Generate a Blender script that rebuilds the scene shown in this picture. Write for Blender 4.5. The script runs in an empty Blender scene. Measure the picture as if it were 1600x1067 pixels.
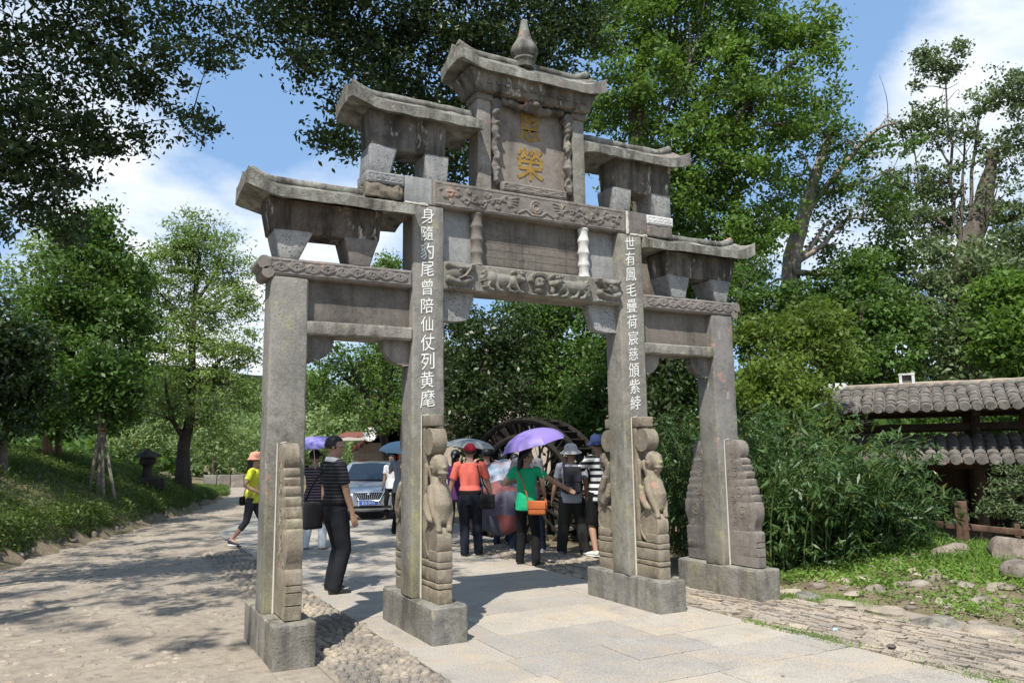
import bpy, math, random
import numpy as np
from mathutils import Matrix, Vector

scene = bpy.context.scene
COL = scene.collection
R_ = math.radians
rng = np.random.default_rng(7)
random.seed(7)

# ------------------------------------------------------------------ camera, sky, sun, exposure
FPX = 1213.8                                     # focal length in pixels of a 1600 px wide frame
CAM = np.array([-3.751, -6.649, 1.563])
_y, _t, _r = R_(-28.0), R_(8.02), R_(-0.818)
FWD = np.array([math.sin(-_y)*math.cos(_t), math.cos(-_y)*math.cos(_t), math.sin(_t)])
_rt = np.array([math.cos(_y), math.sin(_y), 0.0]); _up = np.cross(_rt, FWD)
RGT = _rt*math.cos(_r) + _up*math.sin(_r); UPV = -_rt*math.sin(_r) + _up*math.cos(_r)
cam_data = bpy.data.cameras.new('camera'); cam = bpy.data.objects.new('camera', cam_data); COL.objects.link(cam)
cam.matrix_world = Matrix(((RGT[0], UPV[0], -FWD[0], CAM[0]), (RGT[1], UPV[1], -FWD[1], CAM[1]),
                           (RGT[2], UPV[2], -FWD[2], CAM[2]), (0, 0, 0, 1)))
cam_data.sensor_width = 36.0; cam_data.lens = FPX*36.0/1600.0
cam_data.clip_start = 0.05; cam_data.clip_end = 5000
scene.camera = cam

SUN_EL, SUN_AZ = R_(57.5), R_(46.0)              # light travels towards +x +y and down
LDIR = np.array([math.cos(SUN_EL)*math.cos(SUN_AZ), math.cos(SUN_EL)*math.sin(SUN_AZ), -math.sin(SUN_EL)])
sun_data = bpy.data.lights.new('sun', 'SUN'); sun_data.energy = 4.6; sun_data.angle = R_(0.53)
sun_data.color = (1.0, 0.955, 0.88)
sun = bpy.data.objects.new('sun', sun_data); COL.objects.link(sun)
sun.rotation_euler = Vector(LDIR).to_track_quat('-Z', 'Y').to_euler(); sun.location = (-20, -20, 40)

world = bpy.data.worlds.new('World'); scene.world = world; world.use_nodes = True
def build_sky():
    nt = world.node_tree; N = nt.nodes; L = nt.links; N.clear()
    out = N.new('ShaderNodeOutputWorld'); bg = N.new('ShaderNodeBackground'); bg.inputs['Strength'].default_value = 0.098
    sky = N.new('ShaderNodeTexSky'); sky.sky_type = 'NISHITA'; sky.sun_disc = False
    sky.sun_elevation = SUN_EL; sky.sun_rotation = math.atan2(-LDIR[0], -LDIR[1])
    sky.air_density = 1.0; sky.dust_density = 0.3; sky.ozone_density = 2.0; sky.altitude = 300
    tc = N.new('ShaderNodeTexCoord'); sep = N.new('ShaderNodeSeparateXYZ'); L.new(tc.outputs['Generated'], sep.inputs[0])
    zc = N.new('ShaderNodeMath'); zc.operation = 'MAXIMUM'; zc.inputs[1].default_value = 0.0; L.new(sep.outputs['Z'], zc.inputs[0])
    zo = N.new('ShaderNodeMath'); zo.operation = 'ADD'; zo.inputs[1].default_value = 0.22; L.new(zc.outputs[0], zo.inputs[0])
    dv = N.new('ShaderNodeVectorMath'); dv.operation = 'DIVIDE'; L.new(tc.outputs['Generated'], dv.inputs[0])
    cb = N.new('ShaderNodeCombineXYZ')
    for i in range(3): L.new(zo.outputs[0], cb.inputs[i])
    L.new(cb.outputs[0], dv.inputs[1])
    mp = N.new('ShaderNodeMapping'); mp.inputs['Location'].default_value = (2.35, 0.75, 0); mp.inputs['Scale'].default_value = (1, 1, 0.25)
    L.new(dv.outputs[0], mp.inputs['Vector'])
    n1 = N.new('ShaderNodeTexNoise'); n1.inputs['Scale'].default_value = 1.25; n1.inputs['Detail'].default_value = 9
    n1.inputs['Roughness'].default_value = 0.56; n1.inputs['Distortion'].default_value = 0.15
    L.new(mp.outputs[0], n1.inputs['Vector'])
    acc = n1.outputs['Fac']                        # the banks of cloud seen in the photograph, over the general scatter
    for (u, v, cosr, amt) in ((1570, 120, 0.984, 0.17), (1430, 260, 0.988, 0.15), (330, 330, 0.968, 0.12), (120, 90, 0.988, 0.14), (60, 400, 0.985, 0.07), (560, 280, 0.992, 0.10), (400, 130, 0.975, -0.13), (1200, 90, 0.965, -0.16)):
        q = FWD + RGT*(u-800)/FPX - UPV*(v-533.5)/FPX; q = q/np.linalg.norm(q)
        dt = N.new('ShaderNodeVectorMath'); dt.operation = 'DOT_PRODUCT'; nm = N.new('ShaderNodeVectorMath'); nm.operation = 'NORMALIZE'; L.new(tc.outputs['Generated'], nm.inputs[0]); L.new(nm.outputs[0], dt.inputs[0]); dt.inputs[1].default_value = tuple(q)
        mr = N.new('ShaderNodeMapRange'); mr.interpolation_type = 'SMOOTHSTEP'; mr.inputs['From Min'].default_value = cosr; mr.inputs['From Max'].default_value = 1.0; mr.inputs['To Max'].default_value = amt; L.new(dt.outputs['Value'], mr.inputs['Value'])
        ad = N.new('ShaderNodeMath'); ad.operation = 'ADD'; L.new(acc, ad.inputs[0]); L.new(mr.outputs[0], ad.inputs[1]); acc = ad.outputs[0]
    rp = N.new('ShaderNodeValToRGB'); rp.color_ramp.elements[0].position = 0.47; rp.color_ramp.elements[1].position = 0.66
    L.new(acc, rp.inputs['Fac'])
    n2 = N.new('ShaderNodeTexNoise'); n2.inputs['Scale'].default_value = 2.6; n2.inputs['Detail'].default_value = 7
    L.new(mp.outputs[0], n2.inputs['Vector'])
    cr = N.new('ShaderNodeValToRGB'); cr.color_ramp.elements[0].position = 0.35; cr.color_ramp.elements[1].position = 0.65
    cr.color_ramp.elements[0].color = (6.4, 7.2, 8.2, 1); cr.color_ramp.elements[1].color = (9.0, 9.1, 9.2, 1)
    L.new(n2.outputs['Fac'], cr.inputs['Fac'])
    hs = N.new('ShaderNodeMix'); hs.data_type = 'RGBA'; hs.inputs['Factor'].default_value = 0.55
    hs.inputs['B'].default_value = (2.7, 4.7, 7.9, 1); L.new(sky.outputs[0], hs.inputs['A'])      # blue tint mixed evenly into the whole sky colour
    mx = N.new('ShaderNodeMix'); mx.data_type = 'RGBA'
    L.new(rp.outputs['Color'], mx.inputs['Factor']); L.new(hs.outputs['Result'], mx.inputs['A']); L.new(cr.outputs['Color'], mx.inputs['B'])
    L.new(mx.outputs['Result'], bg.inputs['Color']); L.new(bg.outputs[0], out.inputs[0])
build_sky()
scene.view_settings.view_transform = 'Standard'
scene.view_settings.look = 'None'
scene.view_settings.exposure = 0.50
scene.view_settings.gamma = 1.0
scene.view_settings.use_curve_mapping = False

# ------------------------------------------------------------------ helpers
def at(u, v, d):
    """World point seen at pixel (u, v) of the 1600 px photograph, d metres away on the ground plan."""
    q = FWD + RGT*(u-800)/FPX - UPV*(v-533.5)/FPX
    return CAM + q*(d/math.hypot(q[0], q[1]))

def on_ground(u, v, z=0.0):
    q = FWD + RGT*(u-800)/FPX - UPV*(v-533.5)/FPX
    return CAM + q*((z-CAM[2])/q[2])

def vnoise(P, seed=0):
    """Value noise in [-1, 1] at the points P (n, 3)."""
    P = np.asarray(P, float); i = np.floor(P).astype(np.int64); f = P-i; f = f*f*(3-2*f)
    def h(a, b, c):
        n = (a*374761393 + b*668265263 + c*2147483647 + seed*1274126177) & 0xffffffff
        n = ((n ^ (n >> 13))*1274126177) & 0xffffffff
        n = n ^ (n >> 16)
        return (n & 0xffff)/32767.5-1
    out = 0
    for dx in (0, 1):
        for dy in (0, 1):
            for dz in (0, 1):
                w = (f[:, 0] if dx else 1-f[:, 0])*(f[:, 1] if dy else 1-f[:, 1])*(f[:, 2] if dz else 1-f[:, 2])
                out = out + w*h(i[:, 0]+dx, i[:, 1]+dy, i[:, 2]+dz)
    return out

def fbm(P, seed=0, o=3):
    P = np.asarray(P, float); a, s, t = 1.0, 0, 0
    for k in range(o):
        s = s + a*vnoise(P*2**k, seed+k); t += a; a *= 0.5
    return s/t

def tag(o, label=None, cat=None, group=None, kind=None):
    if label: o['label'] = label
    if cat: o['category'] = cat
    if group: o['group'] = group
    if kind: o['kind'] = kind
    return o

def link(o, parent=None):
    COL.objects.link(o)
    if parent is not None: o.parent = parent
    return o

def empty(name, loc=(0, 0, 0), rz=0.0):
    o = bpy.data.objects.new(name, None); o.location = loc; o.rotation_euler = (0, 0, rz); o.empty_display_size = 0.2
    return link(o)

def mesh_fast(name, V, F4):
    """Mesh from a vertex array and a quad (or triangle) index array."""
    me = bpy.data.meshes.new(name); V = np.asarray(V, np.float32); F4 = np.asarray(F4, np.int32); k = F4.shape[1]
    me.vertices.add(len(V)); me.vertices.foreach_set('co', V.ravel())
    me.loops.add(F4.size); me.loops.foreach_set('vertex_index', F4.ravel())
    me.polygons.add(len(F4)); me.polygons.foreach_set('loop_start', np.arange(0, F4.size, k, dtype=np.int32))
    me.update(calc_edges=True)
    return me

class MB:
    def __init__(s): s.v = []; s.f = []; s.m = []; s.n = 0
    def add(s, VF, mi=0):
        V, F = VF; s.v.append(np.asarray(V, float)); s.f += [tuple(int(i)+s.n for i in f) for f in F]
        s.m += [mi]*len(F); s.n += len(V); return s
    def verts(s): return np.concatenate(s.v)
    def data(s, name):
        me = bpy.data.meshes.new(name); me.from_pydata(s.verts().tolist(), [], s.f); return me
    def build(s, name, mats, parent=None, smooth=None):
        me = s.data(name)
        if not isinstance(mats, (list, tuple)): mats = [mats]
        for m in mats: me.materials.append(m)
        if len(mats) > 1: me.polygons.foreach_set('material_index', np.array(s.m, np.int32))
        if smooth is not None: shade(me, smooth)
        me.update()
        return link(bpy.data.objects.new(name, me), parent)

def shade(me, ang):
    me.polygons.foreach_set('use_smooth', np.ones(len(me.polygons), bool))
    if ang < 179: me.set_sharp_from_angle(angle=R_(ang))

def one(name, VF, mat, parent=None, smooth=None):
    return MB().add(VF).build(name, mat, parent, smooth)

def box(lo, hi):
    (a, b, c), (d, e, f) = lo, hi
    V = [(a, b, c), (d, b, c), (d, e, c), (a, e, c), (a, b, f), (d, b, f), (d, e, f), (a, e, f)]
    return np.array(V, float), [(0, 3, 2, 1), (4, 5, 6, 7), (0, 1, 5, 4), (1, 2, 6, 5), (2, 3, 7, 6), (3, 0, 4, 7)]

_seed = [0]
def rbox(lo, hi, r=0.012, res=0.07, amp=0.004, ns=7.0, chip=0.0):
    """Box with rounded, slightly worn edges and uneven faces."""
    lo = np.array(lo, float); hi = np.array(hi, float); _seed[0] += 1
    r = min(r, 0.45*float((hi-lo).min()))
    ax = []
    for k in range(3):
        n = max(1, int(round((hi[k]-lo[k]-2*r)/res)))
        ax.append(np.concatenate([[lo[k], lo[k]+0.35*r], np.linspace(lo[k]+r, hi[k]-r, n+1), [hi[k]-0.35*r, hi[k]]]))
    V = []; idx = {}; F = []
    def vid(i, j, k):
        q = (i, j, k)
        if q not in idx: idx[q] = len(V); V.append((ax[0][i], ax[1][j], ax[2][k]))
        return idx[q]
    nx, ny, nz = [len(a)-1 for a in ax]
    for i in range(nx):
        for j in range(ny):
            F.append((vid(i, j, 0), vid(i, j+1, 0), vid(i+1, j+1, 0), vid(i+1, j, 0)))
            F.append((vid(i, j, nz), vid(i+1, j, nz), vid(i+1, j+1, nz), vid(i, j+1, nz)))
    for i in range(nx):
        for k in range(nz):
            F.append((vid(i, 0, k), vid(i+1, 0, k), vid(i+1, 0, k+1), vid(i, 0, k+1)))
            F.append((vid(i, ny, k), vid(i, ny, k+1), vid(i+1, ny, k+1), vid(i+1, ny, k)))
    for j in range(ny):
        for k in range(nz):
            F.append((vid(0, j, k), vid(0, j, k+1), vid(0, j+1, k+1), vid(0, j+1, k)))
            F.append((vid(nx, j, k), vid(nx, j+1, k), vid(nx, j+1, k+1), vid(nx, j, k+1)))
    V = np.array(V); pin = np.clip(V, lo+r, hi-r); d = V-pin; L = np.linalg.norm(d, axis=1, keepdims=True); L[L < 1e-9] = 1
    n = d/L; rr = np.full((len(V), 1), r)
    if chip:
        edge = (np.abs(d) > 1e-6).sum(1) >= 2
        rr[:, 0] -= edge*chip*r*1.5*np.clip(fbm(V*9.0, _seed[0], 2)+0.1, 0, 1)
    V = pin+n*rr
    if amp: V = V + n*(amp*fbm(V*ns, _seed[0]*3+1, 3))[:, None]
    return V, F

def taper(VF, bot, top):
    """Scale x/y linearly from the box bottom to its top: bot/top = (x0, x1, y0, y1)."""
    V, F = VF; V = V.copy(); lo = V.min(0); hi = V.max(0); t = (V[:, 2]-lo[2])/(hi[2]-lo[2])
    for k in (0, 1):
        a = (V[:, k]-lo[k])/(hi[k]-lo[k])
        V[:, k] = (bot[2*k]+(bot[2*k+1]-bot[2*k])*a)*(1-t) + (top[2*k]+(top[2*k+1]-top[2*k])*a)*t
    return V, F

def tube(P, rad, n=8, cap=True, flat=1.0):
    """Tube along the polyline P; rad is a radius or a list of radii or (ra, rb) pairs."""
    P = np.asarray(P, float); m = len(P)
    rr = np.array([rad]*m if np.isscalar(rad) else rad, float)
    if rr.ndim == 1: rr = np.stack([rr, rr*flat], 1)
    T = np.gradient(P, axis=0); T /= np.linalg.norm(T, axis=1, keepdims=True)+1e-12
    ref = np.array([0, 0, 1.0]) if abs(T[0][2]) < 0.9 else np.array([1.0, 0, 0])
    a = np.cross(ref, T[0]); a /= np.linalg.norm(a); V = []
    th = np.arange(n)*2*math.pi/n
    for i in range(m):
        a = a-T[i]*a.dot(T[i]); a /= np.linalg.norm(a); b = np.cross(T[i], a)
        V.append(P[i]+np.outer(np.cos(th)*rr[i, 0], a)+np.outer(np.sin(th)*rr[i, 1], b))
    V = np.concatenate(V); F = []
    for i in range(m-1):
        for k in range(n):
            k2 = (k+1) % n; F.append((i*n+k, i*n+k2, (i+1)*n+k2, (i+1)*n+k))
    if cap: F.append(tuple(range(n-1, -1, -1))); F.append(tuple((m-1)*n+k for k in range(n)))
    return V, F

def loft(S, n=14):
    """S: list of (center, rx, ry): horizontal ellipses stacked in z."""
    th = np.arange(n)*2*math.pi/n; V = []; F = []
    for c, rx, ry in S: V.append(np.stack([c[0]+rx*np.cos(th), c[1]+ry*np.sin(th), np.full(n, c[2])], 1))
    for i in range(len(S)-1):
        for k in range(n):
            k2 = (k+1) % n; F.append((i*n+k, i*n+k2, (i+1)*n+k2, (i+1)*n+k))
    F.append(tuple(range(n-1, -1, -1))); F.append(tuple((len(S)-1)*n+k for k in range(n)))
    return np.concatenate(V), F

def lathe(prof, n=16, c=(0, 0, 0)):
    return loft([((c[0], c[1], c[2]+z), max(r, 1e-4), max(r, 1e-4)) for r, z in prof], n)

def ball(c, r, nu=12, nv=8):
    r = np.array([r, r, r] if np.isscalar(r) else r, float); V = [(0, 0, -1)]; F = []
    for j in range(1, nv):
        a = -math.pi/2+math.pi*j/nv
        for i in range(nu): V.append((math.cos(a)*math.cos(2*math.pi*i/nu), math.cos(a)*math.sin(2*math.pi*i/nu), math.sin(a)))
    V.append((0, 0, 1)); top = len(V)-1
    for i in range(nu):
        F.append((0, 1+(i+1) % nu, 1+i)); F.append((top, top-nu+i, top-nu+(i+1) % nu))
    for j in range(nv-2):
        for i in range(nu):
            a = 1+j*nu; F.append((a+i, a+(i+1) % nu, a+nu+(i+1) % nu, a+nu+i))
    return np.array(V)*r+np.array(c, float), F

def prism(poly, x0, x1, axis=0):
    """Extrude a closed 2-D outline along an axis (0: outline in y-z, 1: outline in x-z)."""
    poly = np.asarray(poly, float); n = len(poly); V = []
    for x in (x0, x1):
        for p in poly: V.append((x, p[0], p[1]) if axis == 0 else (p[0], x, p[1]))
    F = [tuple(range(n-1, -1, -1)), tuple(range(n, 2*n))]
    for k in range(n): k2 = (k+1) % n; F.append((k, k2, n+k2, n+k))
    return np.array(V, float), F

def xform(VF, rot=None, loc=(0, 0, 0), sc=1.0):
    V, F = VF; V = V*sc
    if rot is not None: V = V @ np.array(rot).T
    return V+np.array(loc, float), F

def rotz(a): c, s = math.cos(a), math.sin(a); return np.array([[c, -s, 0], [s, c, 0], [0, 0, 1.0]])
def rotx(a): c, s = math.cos(a), math.sin(a); return np.array([[1, 0, 0], [0, c, -s], [0, s, c]])
def roty(a): c, s = math.cos(a), math.sin(a); return np.array([[c, 0, s], [0, 1, 0], [-s, 0, c]])

def relief(x0, x1, z0, z1, y, hfun, nx, nz, sgn=-1):
    """Carved face: a grid in the x-z plane at depth y pushed out by hfun(X, Z)."""
    X, Z = np.meshgrid(np.linspace(x0, x1, nx), np.linspace(z0, z1, nz)); H = hfun(X, Z)
    V = np.stack([X, y+sgn*H, Z], -1).reshape(-1, 3); F = []
    for j in range(nz-1):
        for i in range(nx-1):
            a = j*nx+i; q = (a, a+1, a+nx+1, a+nx); F.append(q if sgn < 0 else q[::-1])
    return V, F

def dist_lines(X, Z, lines):
    D = np.full(X.shape, 9.0)
    for ln in lines:
        ln = np.asarray(ln, float)
        for (ax, az), (bx, bz) in zip(ln[:-1], ln[1:]):
            dx, dz = bx-ax, bz-az; t = np.clip(((X-ax)*dx+(Z-az)*dz)/(dx*dx+dz*dz+1e-12), 0, 1)
            D = np.minimum(D, np.hypot(X-ax-t*dx, Z-az-t*dz))
    return D

_txt = {}
def glyphs(s, font_size=1.0, ext=0.0):
    """Mesh of a short text, from the font Blender carries."""
    key = (s, ext)
    if key not in _txt:
        cu = bpy.data.curves.new('glyph', 'FONT'); cu.body = s; cu.size = 1.0; cu.extrude = ext; cu.resolution_u = 3; cu.offset = 0.010 if ext > 0.006 else 0.001
        o = bpy.data.objects.new('glyph', cu); COL.objects.link(o)
        dg = bpy.context.evaluated_depsgraph_get(); me = bpy.data.meshes.new_from_object(o.evaluated_get(dg))
        V = np.array([v.co[:] for v in me.vertices]).reshape(-1, 3); F = [tuple(p.vertices) for p in me.polygons]
        bpy.data.objects.remove(o); bpy.data.curves.remove(cu); bpy.data.meshes.remove(me); _txt[key] = (V, F)
    V, F = _txt[key]
    return V*font_size, F

def remesh(mb, voxel, ratio=1.0, smooth_it=0):
    """One closed skin out of overlapping shapes."""
    me = mb.data('skin'); o = bpy.data.objects.new('skin', me); COL.objects.link(o)
    m = o.modifiers.new('r', 'REMESH'); m.mode = 'VOXEL'; m.voxel_size = voxel
    if smooth_it: s = o.modifiers.new('s', 'SMOOTH'); s.iterations = smooth_it; s.factor = 0.5
    if ratio < 1: d = o.modifiers.new('d', 'DECIMATE'); d.ratio = ratio
    dg = bpy.context.evaluated_depsgraph_get(); r = bpy.data.meshes.new_from_object(o.evaluated_get(dg))
    bpy.data.objects.remove(o); bpy.data.meshes.remove(me)
    return r

# ------------------------------------------------------------------ materials
class NT:
    def __init__(s, name, rough=0.85, spec=0.3):
        s.m = bpy.data.materials.new(name); s.m.use_nodes = True; s.t = s.m.node_tree; s.N = s.t.nodes; s.L = s.t.links
        s.b = s.N['Principled BSDF']; s.b.inputs['Roughness'].default_value = rough; s.b.inputs['Specular IOR Level'].default_value = spec
    def n(s, t, **k):
        o = s.N.new('ShaderNode'+t)
        for a, b in k.items(): setattr(o, a, b)
        return o
    def pos(s, scale=(1, 1, 1), obj=False):
        if obj: g = s.n('TexCoord').outputs['Object']
        else: g = s.n('NewGeometry').outputs['Position']
        m = s.n('Mapping'); m.inputs['Scale'].default_value = scale; s.L.new(g, m.inputs['Vector']); return m.outputs[0]
    def noise(s, vec, scale, detail=4, rough=0.55):
        o = s.n('TexNoise'); o.inputs['Scale'].default_value = scale; o.inputs['Detail'].default_value = detail
        o.inputs['Roughness'].default_value = rough
        if vec is not None: s.L.new(vec, o.inputs['Vector'])
        return o.outputs['Fac']
    def ramp(s, fac, a, b):
        o = s.n('MapRange'); o.inputs['From Min'].default_value = a; o.inputs['From Max'].default_value = b; o.clamp = True
        s.L.new(fac, o.inputs['Value']); return o.outputs['Result']
    def mix(s, fac, a, b, mode='MIX'):
        o = s.n('Mix', data_type='RGBA', blend_type=mode)
        for sock, v in ((o.inputs['Factor'], fac), (o.inputs['A'], a), (o.inputs['B'], b)):
            if isinstance(v, (int, float)): sock.default_value = v
            elif isinstance(v, (tuple, list)): sock.default_value = (*v[:3], 1)
            else: s.L.new(v, sock)
        return o.outputs['Result']
    def math(s, op, a, b=0.0):
        o = s.n('Math', operation=op)
        for i, v in enumerate((a, b)):
            if isinstance(v, (int, float)): o.inputs[i].default_value = v
            else: s.L.new(v, o.inputs[i])
        return o.outputs[0]
    def bump(s, h, strength=0.3, dist=0.01):
        o = s.n('Bump'); o.inputs['Strength'].default_value = strength; o.inputs['Distance'].default_value = dist
        s.L.new(h, o.inputs['Height']); s.L.new(o.outputs[0], s.b.inputs['Normal'])
    def color(s, c):
        if isinstance(c, (tuple, list)): s.b.inputs['Base Color'].default_value = (*c[:3], 1)
        else: s.L.new(c, s.b.inputs['Base Color'])
        return s

def plain(name, c, rough=0.7, spec=0.3, var=0.15, scale=12.0, metal=0.0, obj=True):
    t = NT(name, rough, spec); f = t.noise(t.pos(obj=obj), scale, 3)
    t.color(t.mix(f, tuple(x*(1-var) for x in c), tuple(min(1, x*(1+var)) for x in c))); t.b.inputs['Metallic'].default_value = metal
    return t.m

def stone(name, a, b, lichen=(0.34, 0.33, 0.2), l_amt=0.25, dark=0.35, pink=0.0, white=0.0, bump=0.5, low_green=0.0, pit=0.14):
    t = NT(name, 0.93, 0.2); p = t.pos()
    c = t.mix(t.ramp(t.noise(p, 2.4, 6, 0.62), 0.34, 0.66), a, b)
    c = t.mix(t.ramp(t.noise(p, 9.0, 8, 0.72), 0.36, 0.66), c, tuple(1.32*x for x in b))
    c = t.mix(t.math('MULTIPLY', t.ramp(t.noise(p, 22.0, 6, 0.7), 0.52, 0.68), 0.55), c, tuple(0.55*x for x in a))
    c = t.mix(t.math('MULTIPLY', t.ramp(t.noise(t.pos((1.1, 1.1, 0.7)), 1.3, 4), 0.45, 0.68), 0.55), c, tuple(1.45*x for x in b))
    c = t.mix(0.9, c, t.mix(t.n('ObjectInfo').outputs['Random'], (0.88, 0.89, 0.91), (1.10, 1.07, 1.02)), 'MULTIPLY')
    if l_amt:
        c = t.mix(t.math('MULTIPLY', t.ramp(t.noise(p, 5.3, 9, 0.74), 0.63-0.2*l_amt, 0.70-0.2*l_amt), 0.7), c, lichen)
    if low_green:
        z = t.n('SeparateXYZ'); t.L.new(t.n('NewGeometry').outputs['Position'], z.inputs[0])
        m = t.math('MULTIPLY', t.ramp(z.outputs['Z'], 2.3, 0.3), t.ramp(t.noise(t.pos((5, 5, 0.8)), 1.0, 5), 0.40, 0.66))
        c = t.mix(t.math('MULTIPLY', m, low_green), c, (0.30, 0.29, 0.12))
    c = t.mix(t.math('MULTIPLY', t.ramp(t.noise(t.pos((2.2, 2.2, 1.6)), 1.0, 7, 0.68), 0.50, 0.68), 0.25+0.55*min(dark, 1)), c, tuple(0.42*x for x in a))
    if dark:                                                   # rain streaks and grime
        c = t.mix(t.math('MULTIPLY', t.ramp(t.noise(t.pos((7, 7, 0.9)), 1.0, 6, 0.6), 0.58-0.16*min(dark, 1), 0.70), dark), c, tuple(0.22*x for x in a))
    if pink: c = t.mix(t.math('MULTIPLY', t.ramp(t.noise(p, 3.1, 6, 0.66), 0.675-0.10*pink, 0.715-0.10*pink), 0.85), c, (0.40, 0.225, 0.165))
    if white: c = t.mix(t.ramp(t.noise(t.pos((4, 4, 1.6)), 1.7, 7, 0.66), 0.67-0.13*white, 0.74-0.13*white), c, (0.50, 0.48, 0.43))
    v = t.n('TexVoronoi'); v.inputs['Scale'].default_value = 42; t.L.new(p, v.inputs['Vector'])
    pits = t.math('MULTIPLY', t.ramp(v.outputs['Distance'], 0.34, 0.10), t.ramp(t.noise(p, 7, 3), 0.50-0.22*pit, 0.64-0.22*pit))
    c = t.mix(t.math('MULTIPLY', pits, pit*2.2), c, tuple(0.22*x for x in a))
    g = t.noise(p, 130, 3, 0.7)
    c = t.mix(0.5, c, t.mix(t.ramp(g, 0.3, 0.7), (0.50, 0.50, 0.50), (1.35, 1.35, 1.35)), 'MULTIPLY')
    t.color(c)
    h = t.math('ADD', t.math('MULTIPLY', t.noise(p, 60, 5, 0.7), 0.7), t.math('MULTIPLY', t.noise(p, 14, 4), 0.9))
    t.bump(t.math('SUBTRACT', h, t.math('MULTIPLY', pits, pit*2.5)), bump, 0.012)
    return t.m

def leaf_mat(name, dark, light, trans=0.4, rough=0.5, spec=0.35, yellow=0.0):
    t = NT(name, rough, spec); r = t.n('NewGeometry').outputs['Random Per Island']
    c = t.mix(r, dark, light)
    c = t.mix(t.ramp(t.noise(t.pos(), 0.9, 3), 0.35, 0.7), c, tuple(1.3*x for x in light))
    if yellow: c = t.mix(t.ramp(r, 1-yellow, 1.0), c, (0.33, 0.25, 0.05))
    t.color(c)
    tr = t.n('BsdfTranslucent'); t.L.new(t.mix(0.5, c, (1.6, 1.5, 0.5), 'MULTIPLY'), tr.inputs['Color'])
    ms = t.n('MixShader'); ms.inputs[0].default_value = trans; o = t.N['Material Output']
    t.L.new(t.b.outputs[0], ms.inputs[1]); t.L.new(tr.outputs[0], ms.inputs[2]); t.L.new(ms.outputs[0], o.inputs['Surface'])
    return t.m

M = {}
M['post'] = stone('grey_granite', (0.155, 0.145, 0.132), (0.208, 0.200, 0.181), l_amt=0.30, dark=0.35, pink=0.22, bump=0.55, low_green=0.65, white=0.12)
M['post_pink'] = stone('pinkish_granite', (0.153, 0.141, 0.130), (0.210, 0.196, 0.182), l_amt=0.3, dark=0.3, pink=0.6, white=0.3, low_green=0.5)
M['plinth'] = stone('plinth_granite', (0.162, 0.152, 0.140), (0.221, 0.209, 0.190), l_amt=0.35, dark=0.65, bump=1.0, low_green=0.15)
M['carved'] = stone('brown_carved_stone', (0.131, 0.117, 0.103), (0.181, 0.163, 0.148), l_amt=0.15, dark=0.3, pink=0.35, bump=0.35, pit=0.1)
M['figure'] = stone('ochre_weathered_stone', (0.167, 0.140, 0.106), (0.218, 0.188, 0.145), l_amt=0.3, dark=0.35, pink=0.2, bump=0.4, pit=0.12)
M['roof'] = stone('lichened_roof_stone', (0.145, 0.136, 0.117), (0.203, 0.194, 0.171), lichen=(0.36, 0.37, 0.32), l_amt=0.6, dark=0.85, pink=0.2, bump=0.9)
M['body'] = stone('stained_stone', (0.105, 0.096, 0.088), (0.156, 0.144, 0.128), l_amt=0.25, dark=1.0, pink=0.12, white=0.65, bump=0.6)
M['body_black'] = stone('soot_stained_stone', (0.055, 0.047, 0.042), (0.115, 0.10, 0.088), l_amt=0.15, dark=0.9, pink=0.35, white=0.75, bump=0.6)
M['blue'] = stone('blue_grey_new_stone', (0.191, 0.194, 0.194), (0.254, 0.257, 0.255), lichen=(0.36, 0.36, 0.34), l_amt=0.2, dark=0.35, bump=0.35, pit=0.5)
M['slab'] = stone('dark_slab_stone', (0.100, 0.090, 0.083), (0.142, 0.128, 0.114), l_amt=0.05, dark=0.4, pink=0.08, bump=0.25, pit=0.1)
M['slab_blue'] = stone('blue_slab_stone', (0.196, 0.206, 0.208), (0.252, 0.257, 0.255), l_amt=0.05, dark=0.3, bump=0.2, pit=0.1)
M['white_stone'] = stone('white_new_stone', (0.43, 0.43, 0.42), (0.55, 0.545, 0.53), l_amt=0.2, dark=0.15, bump=0.3, pit=0.1)
M['lintel'] = stone('grey_lintel_stone', (0.141, 0.132, 0.111), (0.193, 0.183, 0.159), l_amt=0.2, dark=0.4, pink=0.1, bump=0.3, pit=0.08)
M['mortar'] = plain('pale_mortar', (0.52, 0.49, 0.43), 0.95, 0.1, 0.2, 30, obj=False)
M['white_paint'] = plain('white_lettering', (0.74, 0.73, 0.69), 0.8, 0.2, 0.12, 25)
M['gold'] = plain('golden_lettering', (0.27, 0.165, 0.034), 0.75, 0.3, 0.65, 16)
M['bark'] = stone('bark', (0.085, 0.07, 0.055), (0.15, 0.125, 0.10), l_amt=0.25, lichen=(0.17, 0.17, 0.13), dark=0.6, bump=1.0, pit=0)
M['bark_pale'] = stone('pale_bark', (0.17, 0.145, 0.12), (0.27, 0.235, 0.195), l_amt=0.3, dark=0.6, bump=1.0, pit=0)
M['bark_dark'] = stone('dark_bark', (0.03, 0.026, 0.022), (0.06, 0.05, 0.042), l_amt=0.1, lichen=(0.1, 0.1, 0.07), dark=0.5, bump=1.0, pit=0)
M['bark_red'] = stone('reddish_bark', (0.20, 0.11, 0.07), (0.29, 0.175, 0.115), l_amt=0.2, dark=0.5, bump=0.8, pit=0)
M['wood'] = stone('dark_timber', (0.035, 0.024, 0.018), (0.062, 0.043, 0.032), l_amt=0.05, dark=0.5, bump=0.5, pit=0)
M['wood_red'] = stone('reddish_timber', (0.075, 0.045, 0.033), (0.125, 0.078, 0.056), l_amt=0.15, dark=0.5, bump=0.5, pit=0)
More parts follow.
